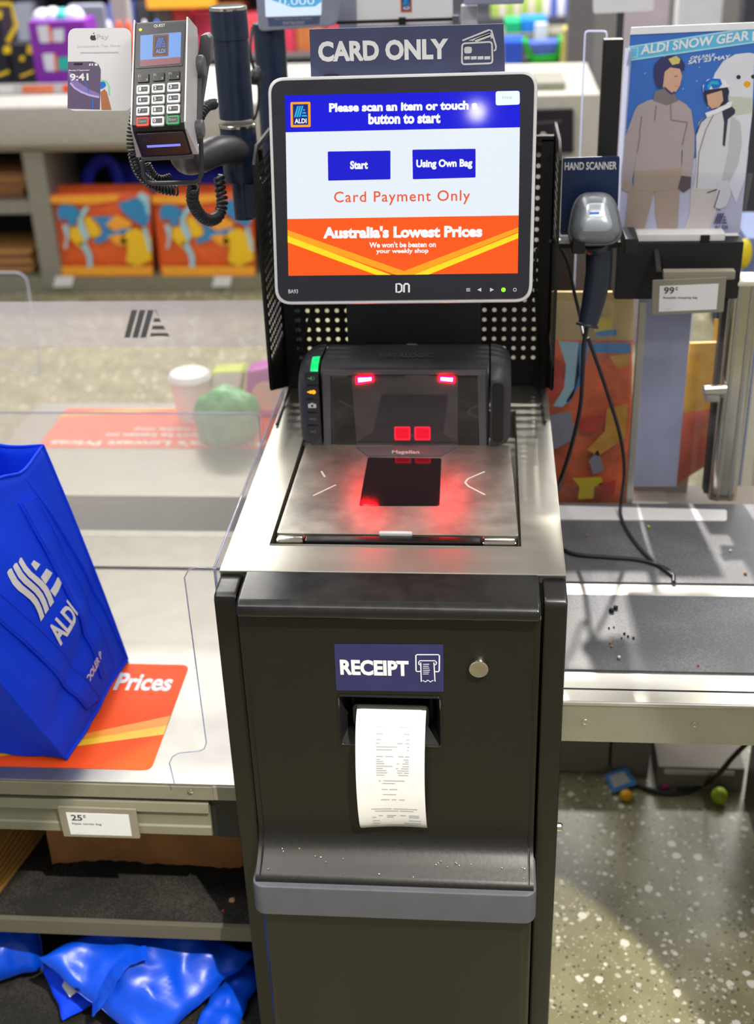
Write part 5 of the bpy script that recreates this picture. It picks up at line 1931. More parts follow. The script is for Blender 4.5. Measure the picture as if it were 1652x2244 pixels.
ball(PZ(1582, 1726, 0), 0.007, 'pinkbit', 'red_bit', 'small red bit on the floor behind the lime egg', 0.6)
K['darkleg'] = mat('dark_bench_leg', '#3b362e', 0.5)
mb = MB()
mb.box(0.625, 0.70, 0.30, 0.66, 0.0, 0.56, 'darkleg', 0.003)
tag(mb.build('trolley_leg'), 'dark upright panel on the floor at the photo right edge', 'panel')

# ================================================================== HAND SCANNER AND ITS SIGN
HY = 0.615
HS = VF(HY)
hs = thing('scanner_holder', HS.W(HS.at(1293, 515)[0], HS.at(1293, 515)[1]), 'navy HAND SCANNER sign holder fixed beside the monitor guard', 'scanner holder')
K['hsnavy'] = mat('deep_navy_sign', '#16294e', 0.4)
mb = MB()
mb.slab(HS, rquad(HS.pts([(1227, 515), (1352, 512), (1358, 342), (1233, 346)]), 0.004, 3), 'hsnavy', -0.003, 0.0, 0.0006)
mb.textpx('HAND SCANNER', HS, (1237, 373), (1352, 354), 'rim', 0.0005, bold=0.02)
mb.build('sign_plate', hs)
mb = MB()
P = HS.at(1300, 520)
mb.box(0.2185, 0.325, HY - 0.012, HY + 0.012, P[1] - 0.014, P[1] - 0.004, 'blackmatt', 0.002)
mb.build('holder_arm', hs)
for px in (1266, 1380):
    mb = MB()
    a = HS.shift(0.05).at(px, 530)
    mb.box(a[0] - .010, a[0] + .010, HY - 0.075, HY - 0.010, a[1] - .012, a[1] + .012, 'blackmatt', 0.003)
    mb.build('holder_fork', hs)
P = HS.at(1228, 524)
mb = MB()
mb.box(0.219, 0.245, HY - 0.016, HY - 0.004, P[1] - .003, P[1] + .003, 'rim', 0.001)
tag(mb.build('fixing_strap', hs), 'pale fixing strap')

# the scanner: grey domed head, dark pistol grip
scn = thing('hand_scanner', PY(1290, 715, 0.56), 'grey headed handheld barcode scanner hanging in the holder under its sign', 'barcode scanner')
K['gunsilver'] = mat('gunmetal_shell', '#8c9198', 0.28, metal=0.35)
K['gundark'] = mat('dark_blue_grey_plastic', '#2c3240', 0.32)
K['gunlite'] = mat('light_silver_panel', '#c4cdd4', 0.25, metal=0.4)
HC = PY(1303, 480, 0.565)
ty = math.radians(35)
HFm = Fr(HC, (1, 0, 0.0), (0, math.sin(ty), math.cos(ty)))
def dome(prof, m_, z0, zs, n=40, k=10, ex=2.6):
    """rounded shell over an outline that is (half width at top, at bottom)"""
    V = []
    Fc = []
    for j in range(k + 1):
        a = math.pi / 2 * j / k
        s_ = math.cos(a) ** .75
        h = math.sin(a) * zs
        for i in range(n):
            t = 2 * math.pi * i / n
            cx, sy = math.cos(t), math.sin(t)
            x = abs(cx) ** (2 / ex) * (1 if cx >= 0 else -1)
            y = abs(sy) ** (2 / ex) * (1 if sy >= 0 else -1)
            wd = prof[0] + (prof[1] - prof[0]) * (1 - y) / 2
            V.append((x * wd * s_, y * prof[2] * s_ , z0 + h))
    for j in range(k):
        for i in range(n):
            Fc.append((j * n + i, j * n + (i + 1) % n, (j + 1) * n + (i + 1) % n, (j + 1) * n + i))
    return V, Fc
mb = MB()
V, Fc = dome((0.027, 0.041, 0.038), 0, 0.0, 0.025, ex=3.4)
mb.add(V, Fc, 'gunsilver', HFm.M)
head = mb.build('scanner_head', scn, sharp=70)
mb = MB()
V, Fc = dome((0.029, 0.043, 0.040), 0, 0.0, -0.028, ex=3.4)
mb.add([v for v in V], [f[::-1] for f in Fc], 'gundark', HFm.M)
mb.build('head_base', scn, sharp=70)
mb = MB()
rg = []
for i in range(40):
    t = 2 * math.pi * i / 40
    cx, sy = math.cos(t), math.sin(t)
    x = abs(cx) ** (2 / 3.4) * (1 if cx >= 0 else -1)
    y = abs(sy) ** (2 / 3.4) * (1 if sy >= 0 else -1)
    wd = 0.028 + 0.014 * (1 - y) / 2
    rg.append(HFm.W(x * wd, y * 0.039, 0.0))
mb.tube(rg, 0.0022, 'grey', 8, closed=True)
mb.build('rubber_bumper', scn, sharp=80)
mb = MB()
V, Fc = dome((0.017, 0.028, 0.024), 0, 0.0165, 0.0105, ex=3.6)
mb.add([(x, y - 0.003, z) for x, y, z in V], Fc, 'gunlite', HFm.M)
pn = mb.build('light_panel', head, sharp=70)
mb = MB()
PNF = HFm.shift(0.0272)
mb.text('DATALOGIC', PNF, -0.012, -0.008, 0.012, -0.005, 'white', 0.0004, bold=.02)
mb.line(PNF, [(-0.010, -0.001), (0.004, -0.001)], 0.003, 'brightblue', 0.0004)
mb.build('panel_print', pn)
mb = MB()
hp = smooth_path([HFm.W(0.002, -0.026, -0.012), PY(1311, 548, 0.575), PY(1310, 600, 0.575), PY(1300, 660, 0.57), PY(1290, 700, 0.565), PY(1286, 716, 0.562)], 6)
rad = []
for i in range(len(hp)):
    f_ = i / (len(hp) - 1)
    rad.append(0.021 if f_ < .12 else 0.0185 + 0.002 * math.sin(f_ * 5) - 0.002 * f_ + (0.003 if f_ > .93 else 0))
mb.tube(hp, rad, 'gundark', 20)
grip = mb.build('pistol_grip', scn, sharp=70)
mb = MB()
t0 = PY(1298, 550, 0.548)
mb.box(t0.x - .008, t0.x + .006, t0.y + .004, t0.y + .016, t0.z - .008, t0.z + .012, 'keyred', 0.004)
tag(mb.build('trigger', scn), 'red trigger')
def cable(pts, r, label, name='scanner_cable', n=8):
    b = MB()
    b.tube(smooth_path(pts, n), r, 'cord', 8)
    return tag(b.build(name, sharp=80), label, 'cable')
cable([PY(1286, 716, .562), PY(1279, 760, .56), PY(1276, 830, .56), PY(1270, 900, .57), PY(1250, 985, .58), PY(1229, 1050, .59), PZ(1219, 1085, LZ + .008)], 0.0034, 'black cable hanging from the hand scanner grip down to the ledge left side')
cable([PY(1288, 740, .565), PY(1310, 800, .57), PY(1337, 880, .58), PY(1360, 960, .59), PY(1368, 1030, .60), PZ(1362, 1092, LZ + .03), PZ(1360, 1130, LZ + .008), PZ(1382, 1175, LZ + .006), PZ(1420, 1220, LZ + .006), PZ(1474, 1262, LZ + .006)], 0.0030, 'black cable looping from scanner grip onto the middle of the rubber mat')
cable([PZ(1232, 1203, LZ + .006), PZ(1262, 1215, LZ + .006), PZ(1330, 1221, LZ + .006), PZ(1395, 1226, LZ + .006), PZ(1440, 1238, LZ + .006), PZ(1472, 1256, LZ + .006), PZ(1476, 1276, LZ + .004)], 0.0034, 'black cable lying flat across the rubber mat out from the kiosk side')
cable([PY(1205, 528, .60), PY(1225, 540, .63), PY(1245, 580, .635), PY(1258, 640, .635), PY(1270, 690, .62), PY(1279, 735, .57)], 0.0028, 'grey cable from the kiosk guard passing behind the scanner grip')
mb = MB()
# tied cable end on the guard corner
mb.tube(smooth_path([PX(1192, 905, .2165), PX(1190, 924, .217), PX(1197, 926, .219), PX(1196, 945, .219)]), 0.0026, 'cord', 8)
mb.build('tied_lead', kiosk)

# ================================================================== BEAM, PRICE LABEL, POST, SCREEN AND BAGS BEHIND THE LEDGE
BY = 0.66
bm_ = thing('display_beam', (0.38, BY + .08, LZ), 'black horizontal display beam carrying the snow gear poster', 'shelf beam')
mb = MB()
VB = VF(BY)
z0, z1 = 1.012, 1.105
mb.box(0.318, 0.512, BY, BY + 0.055, z0, z1, 'blackmatt', 0.003)
mb.build('beam_body', bm_)
mb = MB()
a, b = VB.at(1395, 534), VB.at(1590, 518)
mb.box(a[0], b[0], BY + .002, BY + .05, z1, z1 + 0.012, 'rim', 0.002)
mb.build('poster_rail', bm_)
mb = MB()
c = VB.at(1545, 524)
mb.box(c[0] - .007, c[0] + .007, BY - .001, BY + .02, c[1] - .005, c[1] + .006, 'soot', 0.001)
mb.build('rail_clip', bm_)
mb = MB()
mb.box(0.495, 0.512, BY + .03, BY + .055, LZ, z0 + .01, 'blackmatt', 0.002)
mb.build('beam_upright', bm_)
mb = MB()
q0, q1 = VF(0.612).at(1452, 612), VF(0.612).at(1611, 590)
mb.box(q0[0], q1[0], 0.606, 0.622, q0[1], q1[1] - .001, 'tagframe', 0.002)
mb.tube([((q0[0] + q1[0]) / 2 - .06, 0.615, q0[1] + .008), ((q0[0] + q1[0]) / 2 - .06, BY + .002, q0[1] + .03)], 0.005, 'blackmatt', 8)
tag(mb.build('label_holder', bm_), 'beige label holder bar')
price_label(VF(0.603), [(1427, 691), (1585, 684), (1592, 608), (1430, 615)], 'white 99 cent price label hanging from the black beam', '99', 'Reusable shopping bag')
post = thing('steel_post', (0.548, 0.69, LZ), 'shiny steel post standing at the right end of the ledge mat', 'post')
mb = MB()
VP = VF(0.655)
a, b = VP.at(1562, 1100), VP.at(1612, 1100)
xc = (a[0] + b[0]) / 2
zt_ = VP.at(1615, 632)[1]
mb.prism(rr(xc - .024, 0.665, xc + .024, 0.705, 0.010, 5), LZ, zt_, 'chrome')
mb.build('post_tube', post)
mb = MB()
mb.prism(rr(xc - .026, 0.660, xc + .026, 0.710, 0.012, 5), zt_, zt_ + .010, 'cream', bev=0.003)
mb.build('post_cap', post)
for dx in (-.010, .010):
    mb = MB()
    mb.box(xc + dx - .003, xc + dx + .003, 0.6625, 0.666, LZ, zt_, 'steel', 0.001)
    mb.build('post_groove', post)
mb = MB()
c = VF(0.66).at(1562, 858)
mb.tube([(c[0] - .016, 0.655, c[1] + .004), (c[0] + .020, 0.66, c[1] + .004)], 0.0085, 'chrome', 14)
mb.box(c[0] - .012, c[0] + .012, 0.655, 0.672, c[1] - .018, c[1] - .004, 'chrome', 0.003)
mb.build('post_clamp', post)
# acrylic screen with aluminium edge strip
asr = thing('ledge_screen', (0.36, 0.655, LZ), 'clear acrylic screen standing along the back of the ledge', 'acrylic panel')
mb = MB()
VA = VF(0.652)
mb.slab(VA, [(0.2195, LZ + .003), (xc - .026, LZ + .003), (xc - .026, z0), (0.2195, z0)], 'acrylic', -0.0015, 0.0015)
mb.build('clear_sheet', asr)
mb = MB()
K['alu'] = mat('satin_aluminium_strip', '#b5b1a6', 0.35, metal=0.6)
a0 = VA.at(1380, 1105)[0]
mb.box(a0 - .008, a0 + .004, 0.646, 0.658, LZ + .003, z0, 'alu', 0.002)
mb.build('edge_strip', asr)
bb_ = VF(1.0)
a, b = bb_.at(1180, 657), bb_.at(1440, 517)
mb = MB()
mb.box(a[0], b[0], 1.0, 1.06, a[1], b[1], 'blackmatt', 0.004)
hb0_ = thing('black_hopper', (0.33, 1.03, 0), 'black boxy panel behind the hand scanner', 'panel')
mb.build('hopper_front', hb0_)
mb = MB()
mb.box(a[0] + .02, a[0] + .06, 1.02, 1.05, 0, a[1] + .01, 'blackmatt', 0.002)
mb.build('hopper_leg', hb0_)
# bags and board hanging behind the screen
K['hangor'] = mat('red_orange_bag', '#e06a36', 0.5, var=0.35, scale=26, bump=0.2)
K['hangred'] = mat('red_bag_print', '#c63a24', 0.5, var=0.2)
K['hangblue'] = mat('blue_bag_print', '#1f86c0', 0.5)
K['hangpale'] = mat('pale_blue_bag_print', '#9fcbd6', 0.5)
K['hangye'] = mat('mustard_bag_print', '#d09a2c', 0.5, var=0.2)
K['hangye2'] = mat('yellow_bag_print', '#e0c81e', 0.5)
K['hanggrey'] = mat('grey_bag_print', '#8d8d94', 0.5)
K['hangcream'] = mat('cream_bag_top', '#dcc07c', 0.6, var=0.2, scale=9)
K['peri'] = mat('periwinkle_board', '#b6bcd8', 0.5)
VH = VF(0.74)
hb = thing('hanging_bag', (0.30, 0.75, LZ), 'red and orange patterned shopping bag hanging behind the ledge screen', 'bag')
def flatbag(F, outline, m, dz0, dz1, amp=0.004, n=14):
    """slightly bulged, crumpled panel over a quad outline"""
    c = F.pts(outline)
    g_ = []
    for i in range(n + 1):
        row = []
        for j in range(n + 1):
            s_, t_ = j / n, i / n
            x = (c[0][0] * (1 - s_) + c[1][0] * s_) * (1 - t_) + (c[3][0] * (1 - s_) + c[2][0] * s_) * t_
            y = (c[0][1] * (1 - s_) + c[1][1] * s_) * (1 - t_) + (c[3][1] * (1 - s_) + c[2][1] * s_) * t_
            e = (math.sin(math.pi * s_) * math.sin(math.pi * t_)) ** .4 if 0 < s_ < 1 and 0 < t_ < 1 else 0
            row.append(F.W(x, y, dz0 + (dz1 - dz0) * e + amp * vnoise(x * 22, y * 22, 5) * e))
        g_.append(row)
    bk = [[F.W(F_[0], F_[1], dz0 - .01) for F_ in (c[0], c[1])], [F.W(F_[0], F_[1], dz0 - .01) for F_ in (c[3], c[2])]]
    r = MB()
    r.sheet(g_, m)
    r.sheet([q[::-1] for q in bk], m)
    return r
flatbag(VH, [(1195, 1108), (1382, 1112), (1386, 745), (1195, 745)], 'hangor', 0.0, 0.022).build('bag_front', hb, sharp=80)
mb = MB()
mb.slab(VH, VH.pts([(1195, 760), (1386, 755), (1390, 640), (1195, 640)]), 'hangcream', -0.006, 0.0)
mb.build('bag_top', hb)
mb = MB()
d = 0.030
def hp_(L, m, dd=d):
    mb.poly(VH, VH.pts(L, dd), m, dd)
hp_([(1224, 748), (1268, 750), (1270, 820), (1255, 870), (1232, 892), (1212, 890), (1236, 850), (1240, 800)], 'hangpale')
hp_([(1268, 752), (1290, 752), (1278, 830), (1246, 885), (1240, 880), (1258, 850)], 'hangblue')
hp_([(1292, 752), (1382, 752), (1382, 775), (1292, 772)], 'hangblue')
hp_([(1335, 780), (1380, 776), (1378, 800), (1352, 808)], 'hangye', d + .0004)
hp_([(1330, 895), (1375, 885), (1370, 960), (1310, 1000), (1286, 985), (1325, 945)], 'hangye')
hp_([(1198, 912), (1250, 900), (1262, 960), (1215, 985), (1198, 970)], 'hanggrey')
hp_([(1290, 1010), (1310, 985), (1325, 1030), (1300, 1040)], 'hanggrey')
hp_([(1255, 1048), (1318, 1045), (1320, 1062), (1302, 1066), (1300, 1092), (1266, 1094), (1270, 1068)], 'hangye2')
hp_([(1310, 1060), (1350, 1052), (1345, 1085), (1318, 1078)], 'hangred')
hp_([(1198, 780), (1228, 790), (1238, 850), (1205, 880), (1198, 860)], 'hangred', d - .0004)
hp_([(1268, 920), (1330, 905), (1300, 950), (1272, 945)], 'hangred', d - .0004)
hp_([(1300, 700), (1345, 690), (1340, 720), (1302, 728)], 'hangye2', d + .0002)
hp_([(1304, 728), (1350, 722), (1352, 734), (1310, 738)], 'hangblue', d + .0002)
mb.build('bag_print', hb)
mb = MB()
mb.slab(VF(0.73), VF(0.73).pts([(1384, 1066), (1482, 1066), (1520, 640), (1400, 640)]), 'peri', -0.004, 0.0)
tag(mb.build('backing_board'), 'pale periwinkle board standing behind the ledge screen', 'board')
mb = MB()
mb.slab(VF(0.80), VF(0.80).pts([(1384, 1112), (1500, 1112), (1510, 1040), (1390, 1040)]), 'tagframe', -0.02, 0.0)
tag(mb.build('base_board'), 'beige base board under the periwinkle board', 'board')
K['hangor2'] = mat('dim_orange_bag', '#b8502c', 0.5, var=0.25, scale=14, bump=0.2)
hb2 = thing('hanging_bag', (0.50, 0.76, LZ), 'mustard and orange shopping bag between the periwinkle board and steel post', 'bag')
flatbag(VF(0.76), [(1476, 1065), (1548, 1020), (1562, 895), (1496, 905)], 'hangor2', 0.0, 0.012).build('bag_front', hb2, sharp=80)
mb = MB()
mb.slab(VF(0.762), VF(0.762).pts([(1494, 912), (1564, 902), (1572, 750), (1512, 752)]), 'hangye', -0.006, 0.002)
mb.build('bag_top', hb2)
mb = MB()
mb.slab(VF(0.82), VF(0.82).pts([(1550, 1050), (1572, 1050), (1592, 680), (1570, 680)]), 'hsnavy', -0.006, 0.0)
mb.slab(VF(0.815), VF(0.815).pts([(1556, 960), (1574, 960), (1580, 700), (1566, 700)]), 'hangye', -0.002, 0.0)
tag(mb.build('dark_strip'), 'narrow dark blue strip with mustard edge beside the steel post', 'strip')

# ================================================================== SNOW GEAR POSTER
VQ = VF(0.695)
ps = thing('snow_poster', VQ.W(VQ.at(1495, 515)[0], VQ.at(1495, 515)[1]), 'blue snow gear poster of two skiers in a clear acrylic stand', 'poster')
cols_ = dict(p_blue='#3f74cc', p_pale='#c3c4dc', p_cyan='#63c1ea', p_line='#a8e2f6', p_text='#e9f0f8', p_jack='#b3a5a6', p_jack2='#84787c', p_pant='#b09c8a', p_helm='#3b3a66', p_skin='#dcae96',
             p_white='#dcdce0', p_white2='#c6c6cc', p_dark='#2f3140', p_gog='#1f6fd8', p_gog2='#28b8d8', p_snow='#e3e5ee', p_scarf='#ced0c4', p_beak='#f2ac2c', p_glove='#5a4a50', p_gogy='#d8c878', p_pack='#39394e', p_cream='#d6cdc6', p_wht='#f0f2f8')
for k, c in cols_.items():
    K[k] = mat('poster_' + k[2:], c, 0.45, var=0.03)
mb = MB()
cor = [(1352, 516), (1621, 510), (1668, 62), (1381, 75)]
mb.slab(VQ, VQ.pts(cor), 'p_blue', -0.0015, 0.0)
sheet_ = mb.build('poster_sheet', ps)
def pp(L, m, d):
    mb.poly(VQ, VQ.pts(L), m, d)
zq = lambda L: [(1350 + x * .1828, 40 + y * .1828) for x, y in L]
zr = lambda L: [(1100 + x * .3341, y * .3341) for x, y in L]
mb = MB()
pp([(1352, 516), (1500, 513), (1560, 400), (1560, 330), (1358, 420)], 'p_pale', .0002)
pp([(1500, 513), (1621, 510), (1640, 330), (1560, 330)], 'p_pale', .0002)
pp(zq([(150, 335), (1690, 95), (1690, 290), (115, 520)]), 'p_cyan', .0004)
mb.line(VQ, VQ.pts(zq([(145, 345), (1690, 105)])), .0022, 'p_line', .0006)
mb.line(VQ, VQ.pts(zq([(118, 508), (1690, 282)])), .0022, 'p_line', .0006)
mb.line(VQ, VQ.pts(zq([(160, 470), (172, 362), (262, 352), (250, 462)])), .0022, 'p_line', .0006, closed=True)
mb.line(VQ, VQ.pts(zq([(1690, 160), (1645, 165), (1640, 262), (1690, 258)])), .0030, 'p_wht', .0006)
# band lettering on a tilted line
q0, q1 = VQ.pts(zq([(290, 438), (1590, 262)]))
ang = math.atan2(q1[1] - q0[1], q1[0] - q0[0])
TFq = Fr(VQ.W(q0[0], q0[1], 0), VQ.u * math.cos(ang) + VQ.v * math.sin(ang), VQ.v * math.cos(ang) - VQ.u * math.sin(ang))
Lq = math.hypot(q1[0] - q0[0], q1[1] - q0[1])
mb.text('ALDI SNOW GEAR', TFq, 0, 0.0, Lq, 0.0135, 'p_text', .0008, bold=.03, shear=.15)
q0 = VQ.pts(zq([(872, 496)]))[0]
TF2 = Fr(VQ.W(q0[0], q0[1], 0), TFq.u, TFq.v)
mb.text('ON SALE', TF2, 0.002, 0.0, 0.038, 0.0042, 'p_text', .0006, bold=.03, shear=.2)
q0 = VQ.pts(zq([(860, 552)]))[0]
TF2 = Fr(VQ.W(q0[0], q0[1], 0), TFq.u, TFq.v)
mb.text('SAT 23 MAY', TF2, 0.0, 0.0, 0.062, 0.0058, 'p_text', .0006, bold=.03, shear=.2)
rnd = random.Random(3)
for i in range(26):
    x, y = rnd.uniform(0.03, 0.9), rnd.uniform(0.15, 0.95)
    px = 1381 - 25 * y + 270 * x
    py = 80 + 250 * y
    c = VQ.at(px, py)
    mb.poly(VQ, [(c[0] + .0009 * math.cos(t * 1.047), c[1] + .0009 * math.sin(t * 1.047)) for t in range(6)], 'p_line', .00035)
mb.build('poster_banner', sheet_)
mb = MB()
# snow figure behind
pp(zr([(1370, 560), (1395, 480), (1450, 400), (1530, 355), (1620, 345), (1655, 352), (1640, 740), (1590, 1180), (1535, 1330), (1480, 1200), (1500, 640)]), 'p_snow', .0008)
pp(zr([(1480, 630), (1640, 640), (1640, 740), (1500, 760)]), 'p_scarf', .0010)
for x, y, r in ((1550, 505, 15), (1645, 502, 14)):
    pp(zr([(x + r * math.cos(t * .6283), y + r * math.sin(t * .6283)) for t in range(10)]), 'p_dark', .0010)
pp(zr([(1582, 545), (1600, 528), (1630, 540), (1628, 562), (1605, 575), (1588, 565)]), 'p_beak', .0010)
mb.build('snow_figure', sheet_)
mb = MB()
# taller skier: trousers, jacket, arms, gloves, head, helmet
pp(zr([(830, 1240), (1000, 1240), (960, 1400), (925, 1535), (800, 1537), (815, 1400)]), 'p_pant', .0012)
pp(zr([(1000, 1240), (1165, 1230), (1155, 1400), (1150, 1532), (1025, 1534), (1005, 1400)]), 'p_pant', .0012)
pp(zr([(890, 690), (960, 655), (1060, 640), (1160, 655), (1215, 690), (1235, 800), (1175, 1000), (1175, 1235), (1000, 1255), (860, 1250), (865, 1120), (900, 900)]), 'p_jack', .0014)
pp(zr([(890, 690), (870, 720), (805, 900), (780, 1080), (775, 1180), (850, 1195), (880, 1020), (905, 870)]), 'p_jack', .0015)
pp(zr([(1190, 670), (1240, 720), (1262, 880), (1262, 980), (1240, 1160), (1175, 1150), (1185, 950), (1210, 830)]), 'p_jack', .0015)
pp(zr([(865, 1120), (1178, 1100), (1175, 1235), (1000, 1255), (860, 1250)]), 'p_pant', .00145)
pp(zr([(775, 1180), (850, 1190), (862, 1230), (830, 1262), (790, 1245)]), 'p_pant', .0016)
pp(zr([(1175, 1150), (1240, 1160), (1235, 1230), (1190, 1262), (1150, 1235)]), 'p_glove', .0016)
pp(zr([(1000, 600), (1060, 580), (1120, 600), (1155, 660), (1080, 690), (990, 660)]), 'p_jack2', .0016)
pp(zr([(1030, 470), (1100, 440), (1165, 450), (1180, 500), (1165, 560), (1140, 600), (1105, 610), (1060, 580), (1040, 540)]), 'p_skin', .0018)
pp(zr([(1005, 545), (993, 480), (1000, 420), (1040, 378), (1110, 362), (1170, 378), (1198, 420), (1190, 465), (1160, 440), (1100, 440), (1065, 470), (1055, 560), (1040, 575), (1015, 570)]), 'p_helm', .0020)
pp(zr([(1090, 385), (1140, 365), (1168, 385), (1160, 415), (1115, 425)]), 'p_gogy', .0022)
for L in ([(900, 880), (915, 760)], [(1105, 680), (1108, 785), (1210, 800)], [(1010, 690), (1000, 790)], [(1180, 950), (1215, 800)], [(885, 1000), (905, 880)]):
    mb.line(VQ, VQ.pts(zr(L)), .0014, 'p_jack2', .0019)
mb.line(VQ, VQ.pts(zr([(1062, 570), (1110, 612), (1130, 600)])), .0022, 'p_helm', .0023)
mb.line(VQ, VQ.pts(zr([(1128, 500), (1150, 496)])), .0014, 'p_jack2', .0023)
mb.line(VQ, VQ.pts(zr([(1130, 562), (1152, 560)])), .0014, 'p_beak', .0022)
mb.build('tall_skier', sheet_)
mb = MB()
# shorter skier in white
pp(zr([(1240, 1220), (1430, 1220), (1400, 1400), (1340, 1535), (1180, 1538), (1230, 1400)]), 'p_cream', .0012)
pp(zr([(1340, 760), (1420, 720), (1520, 740), (1560, 800), (1560, 1000), (1500, 1100), (1480, 1240), (1255, 1240), (1275, 1100), (1272, 900), (1290, 800)]), 'p_white', .0014)
pp(zr([(1500, 760), (1560, 800), (1572, 930), (1545, 1080), (1490, 1190), (1440, 1180), (1480, 1000)]), 'p_white2', .0015)
pp(zr([(1440, 720), (1500, 690), (1528, 720), (1525, 745), (1480, 780), (1460, 960), (1445, 950), (1455, 800)]), 'p_pack', .0017)
pp(zr([(1410, 1190), (1480, 1180), (1500, 1270), (1470, 1350), (1420, 1370), (1385, 1370), (1400, 1300)]), 'p_white', .0018)
mb.line(VQ, VQ.pts(zr([(1425, 1245), (1390, 1360), (1430, 1375)])), .0016, 'p_dark', .0020)
mb.line(VQ, VQ.pts(zr([(1345, 1262), (1410, 1240)])), .0016, 'p_dark', .0020)
mb.line(VQ, VQ.pts(zr([(1385, 750), (1335, 850), (1290, 1000), (1275, 1230)])), .0012, 'p_jack2', .0020)
mb.line(VQ, VQ.pts(zr([(1275, 870), (1300, 800), (1340, 765)])), .0018, 'p_dark', .0020)
pp(zr([(1330, 740), (1400, 715), (1480, 670), (1510, 665), (1500, 700), (1400, 745), (1345, 770)]), 'p_wht', .0019)
pp(zr([(1335, 620), (1380, 605), (1450, 590), (1455, 650), (1420, 700), (1375, 712), (1345, 680)]), 'p_skin', .0020)
pp(zr([(1320, 590), (1325, 650), (1350, 695), (1340, 620), (1440, 590), (1450, 660), (1425, 700), (1470, 680), (1488, 600), (1480, 570)]), 'p_dark', .0022)
pp(zr([(1318, 600), (1315, 560), (1345, 520), (1400, 505), (1455, 520), (1490, 560), (1485, 610), (1440, 590), (1360, 605)]), 'p_wht', .0021)
pp(zr([(1318, 590), (1325, 540), (1370, 512), (1430, 515), (1442, 550), (1420, 575), (1380, 580), (1370, 560), (1350, 592)]), 'p_gog', .0023)
pp(zr([(1345, 560), (1370, 530), (1415, 530), (1420, 555), (1375, 550), (1350, 580)]), 'p_gog2', .0024)
mb.line(VQ, VQ.pts(zr([(1372, 688), (1395, 688)])), .0016, 'p_beak', .0023)
mb.build('short_skier', sheet_)
mb = MB()
q0, q1 = VQ.pts([(1563, 490), (1595, 466)])
logo(mb, VQ, q0[0], q0[1], q1[0], q1[1], 'p_helm', .0024)
q0, q1 = VQ.pts([(1563, 501), (1594, 493)])
mb.text('ALDI', VQ, q0[0], q0[1], q1[0], q1[1], 'p_helm', .0024, bold=.03)
mb.build('poster_mark', sheet_)
mb = MB()
mb.slab(VQ, VQ.pts([(1381, 76), (1670, 63), (1671, 48), (1383, 60)]), 'p_wht', -0.0015, 0.001)
mb.build('white_top_edge', ps)
mb = MB()
VQ2 = VF(0.688)
mb.slab(VQ2, VQ2.pts([(1343, 516), (1625, 512), (1650, 380), (1350, 374)]), 'acrylic', -0.0006, 0.0006)
mb.slab(VQ2, VQ2.pts([(1343, 516), (1354, 516), (1385, 105), (1369, 105)]), 'edge', -0.001, 0.001)
mb.build('acrylic_stand', ps)
# ================================================================== SCALE DISPLAY POLE AND NOTICE BEHIND THE MONITOR
DY = 1.0
dp = thing('scale_display_pole', (-0.2645, DY, 0), 'second blue-black pole behind, carrying the grey scale display', 'pole')
DM = Matrix.Translation((-0.2645, DY, 0))
mb = MB()
mb.lathe([(0.0265, 0.0), (0.0265, 1.19)], 'poleblue', DM, 36)
mb.build('lower_tube', dp)
mb = MB()
mb.lathe([(0.0278, 1.19), (0.0278, 1.40), (0, 1.402)], 'poleblue', DM, 36)
mb.build('upper_tube', dp)
DD = VF(0.965)
mb = MB()
K['dispgrey'] = mat('light_grey_display_case', '#8d90a2', 0.45)
mb.slab(DD, rquad(DD.pts([(566, 70), (738, 56), (742, -80), (556, -80)]), 0.010, 4), 'dispgrey', -0.035, 0.0, 0.003)
dc = mb.build('display_case', dp)
K['lcd'] = glow('display_white', '#dff0ff', 1.0)
K['lcdblue'] = glow('display_blue', '#58b4ea', 0.9)
K['dispnavy'] = mat('display_strip', '#4a5a7c', 0.4)
mb = MB()
mb.slab(DD, rquad(DD.pts([(582, 37), (704, 33), (706, -70), (578, -70)]), 0.002, 3), 'lcd', 0.0, 0.0008)
mb.poly(DD, DD.pts([(596, 0), (640, 16), (690, 14), (704, 4), (704, -70), (590, -70)]), 'lcdblue', 0.001)
mb.textpx('0.000', DD, (612, 12), (688, -8), 'lcd', 0.0013)
mb.build('lit_display', dc)
mb = MB()
mb.slab(DD, DD.pts([(589, 57), (699, 52), (701, 35), (587, 39)]), 'dispnavy', 0.0, 0.0008)
mb.textpx('DATALOGIC', DD, (620, 54), (668, 46), 'ink', 0.0012)
mb.textpx('See display for weight', DD, (602, 44), (684, 38), 'ink', 0.0012)
mb.build('display_strip', dc)
# lead looped on the second pole
cable([PY(553, 60, .9), PY(548, 110, .88), PY(556, 150, .88), PY(566, 185, .90), PY(566, 230, .93), PY(556, 262, .95), PY(549, 240, .93)], 0.0025, 'dark lead hanging between the two blue-black poles', 'hanging_lead')
coil_thing([PY(545, 165, .85), PY(556, 172, .86), PY(566, 158, .88)], 0.0075, 6, 0.004, 'short stub of coiled lead between the two poles')
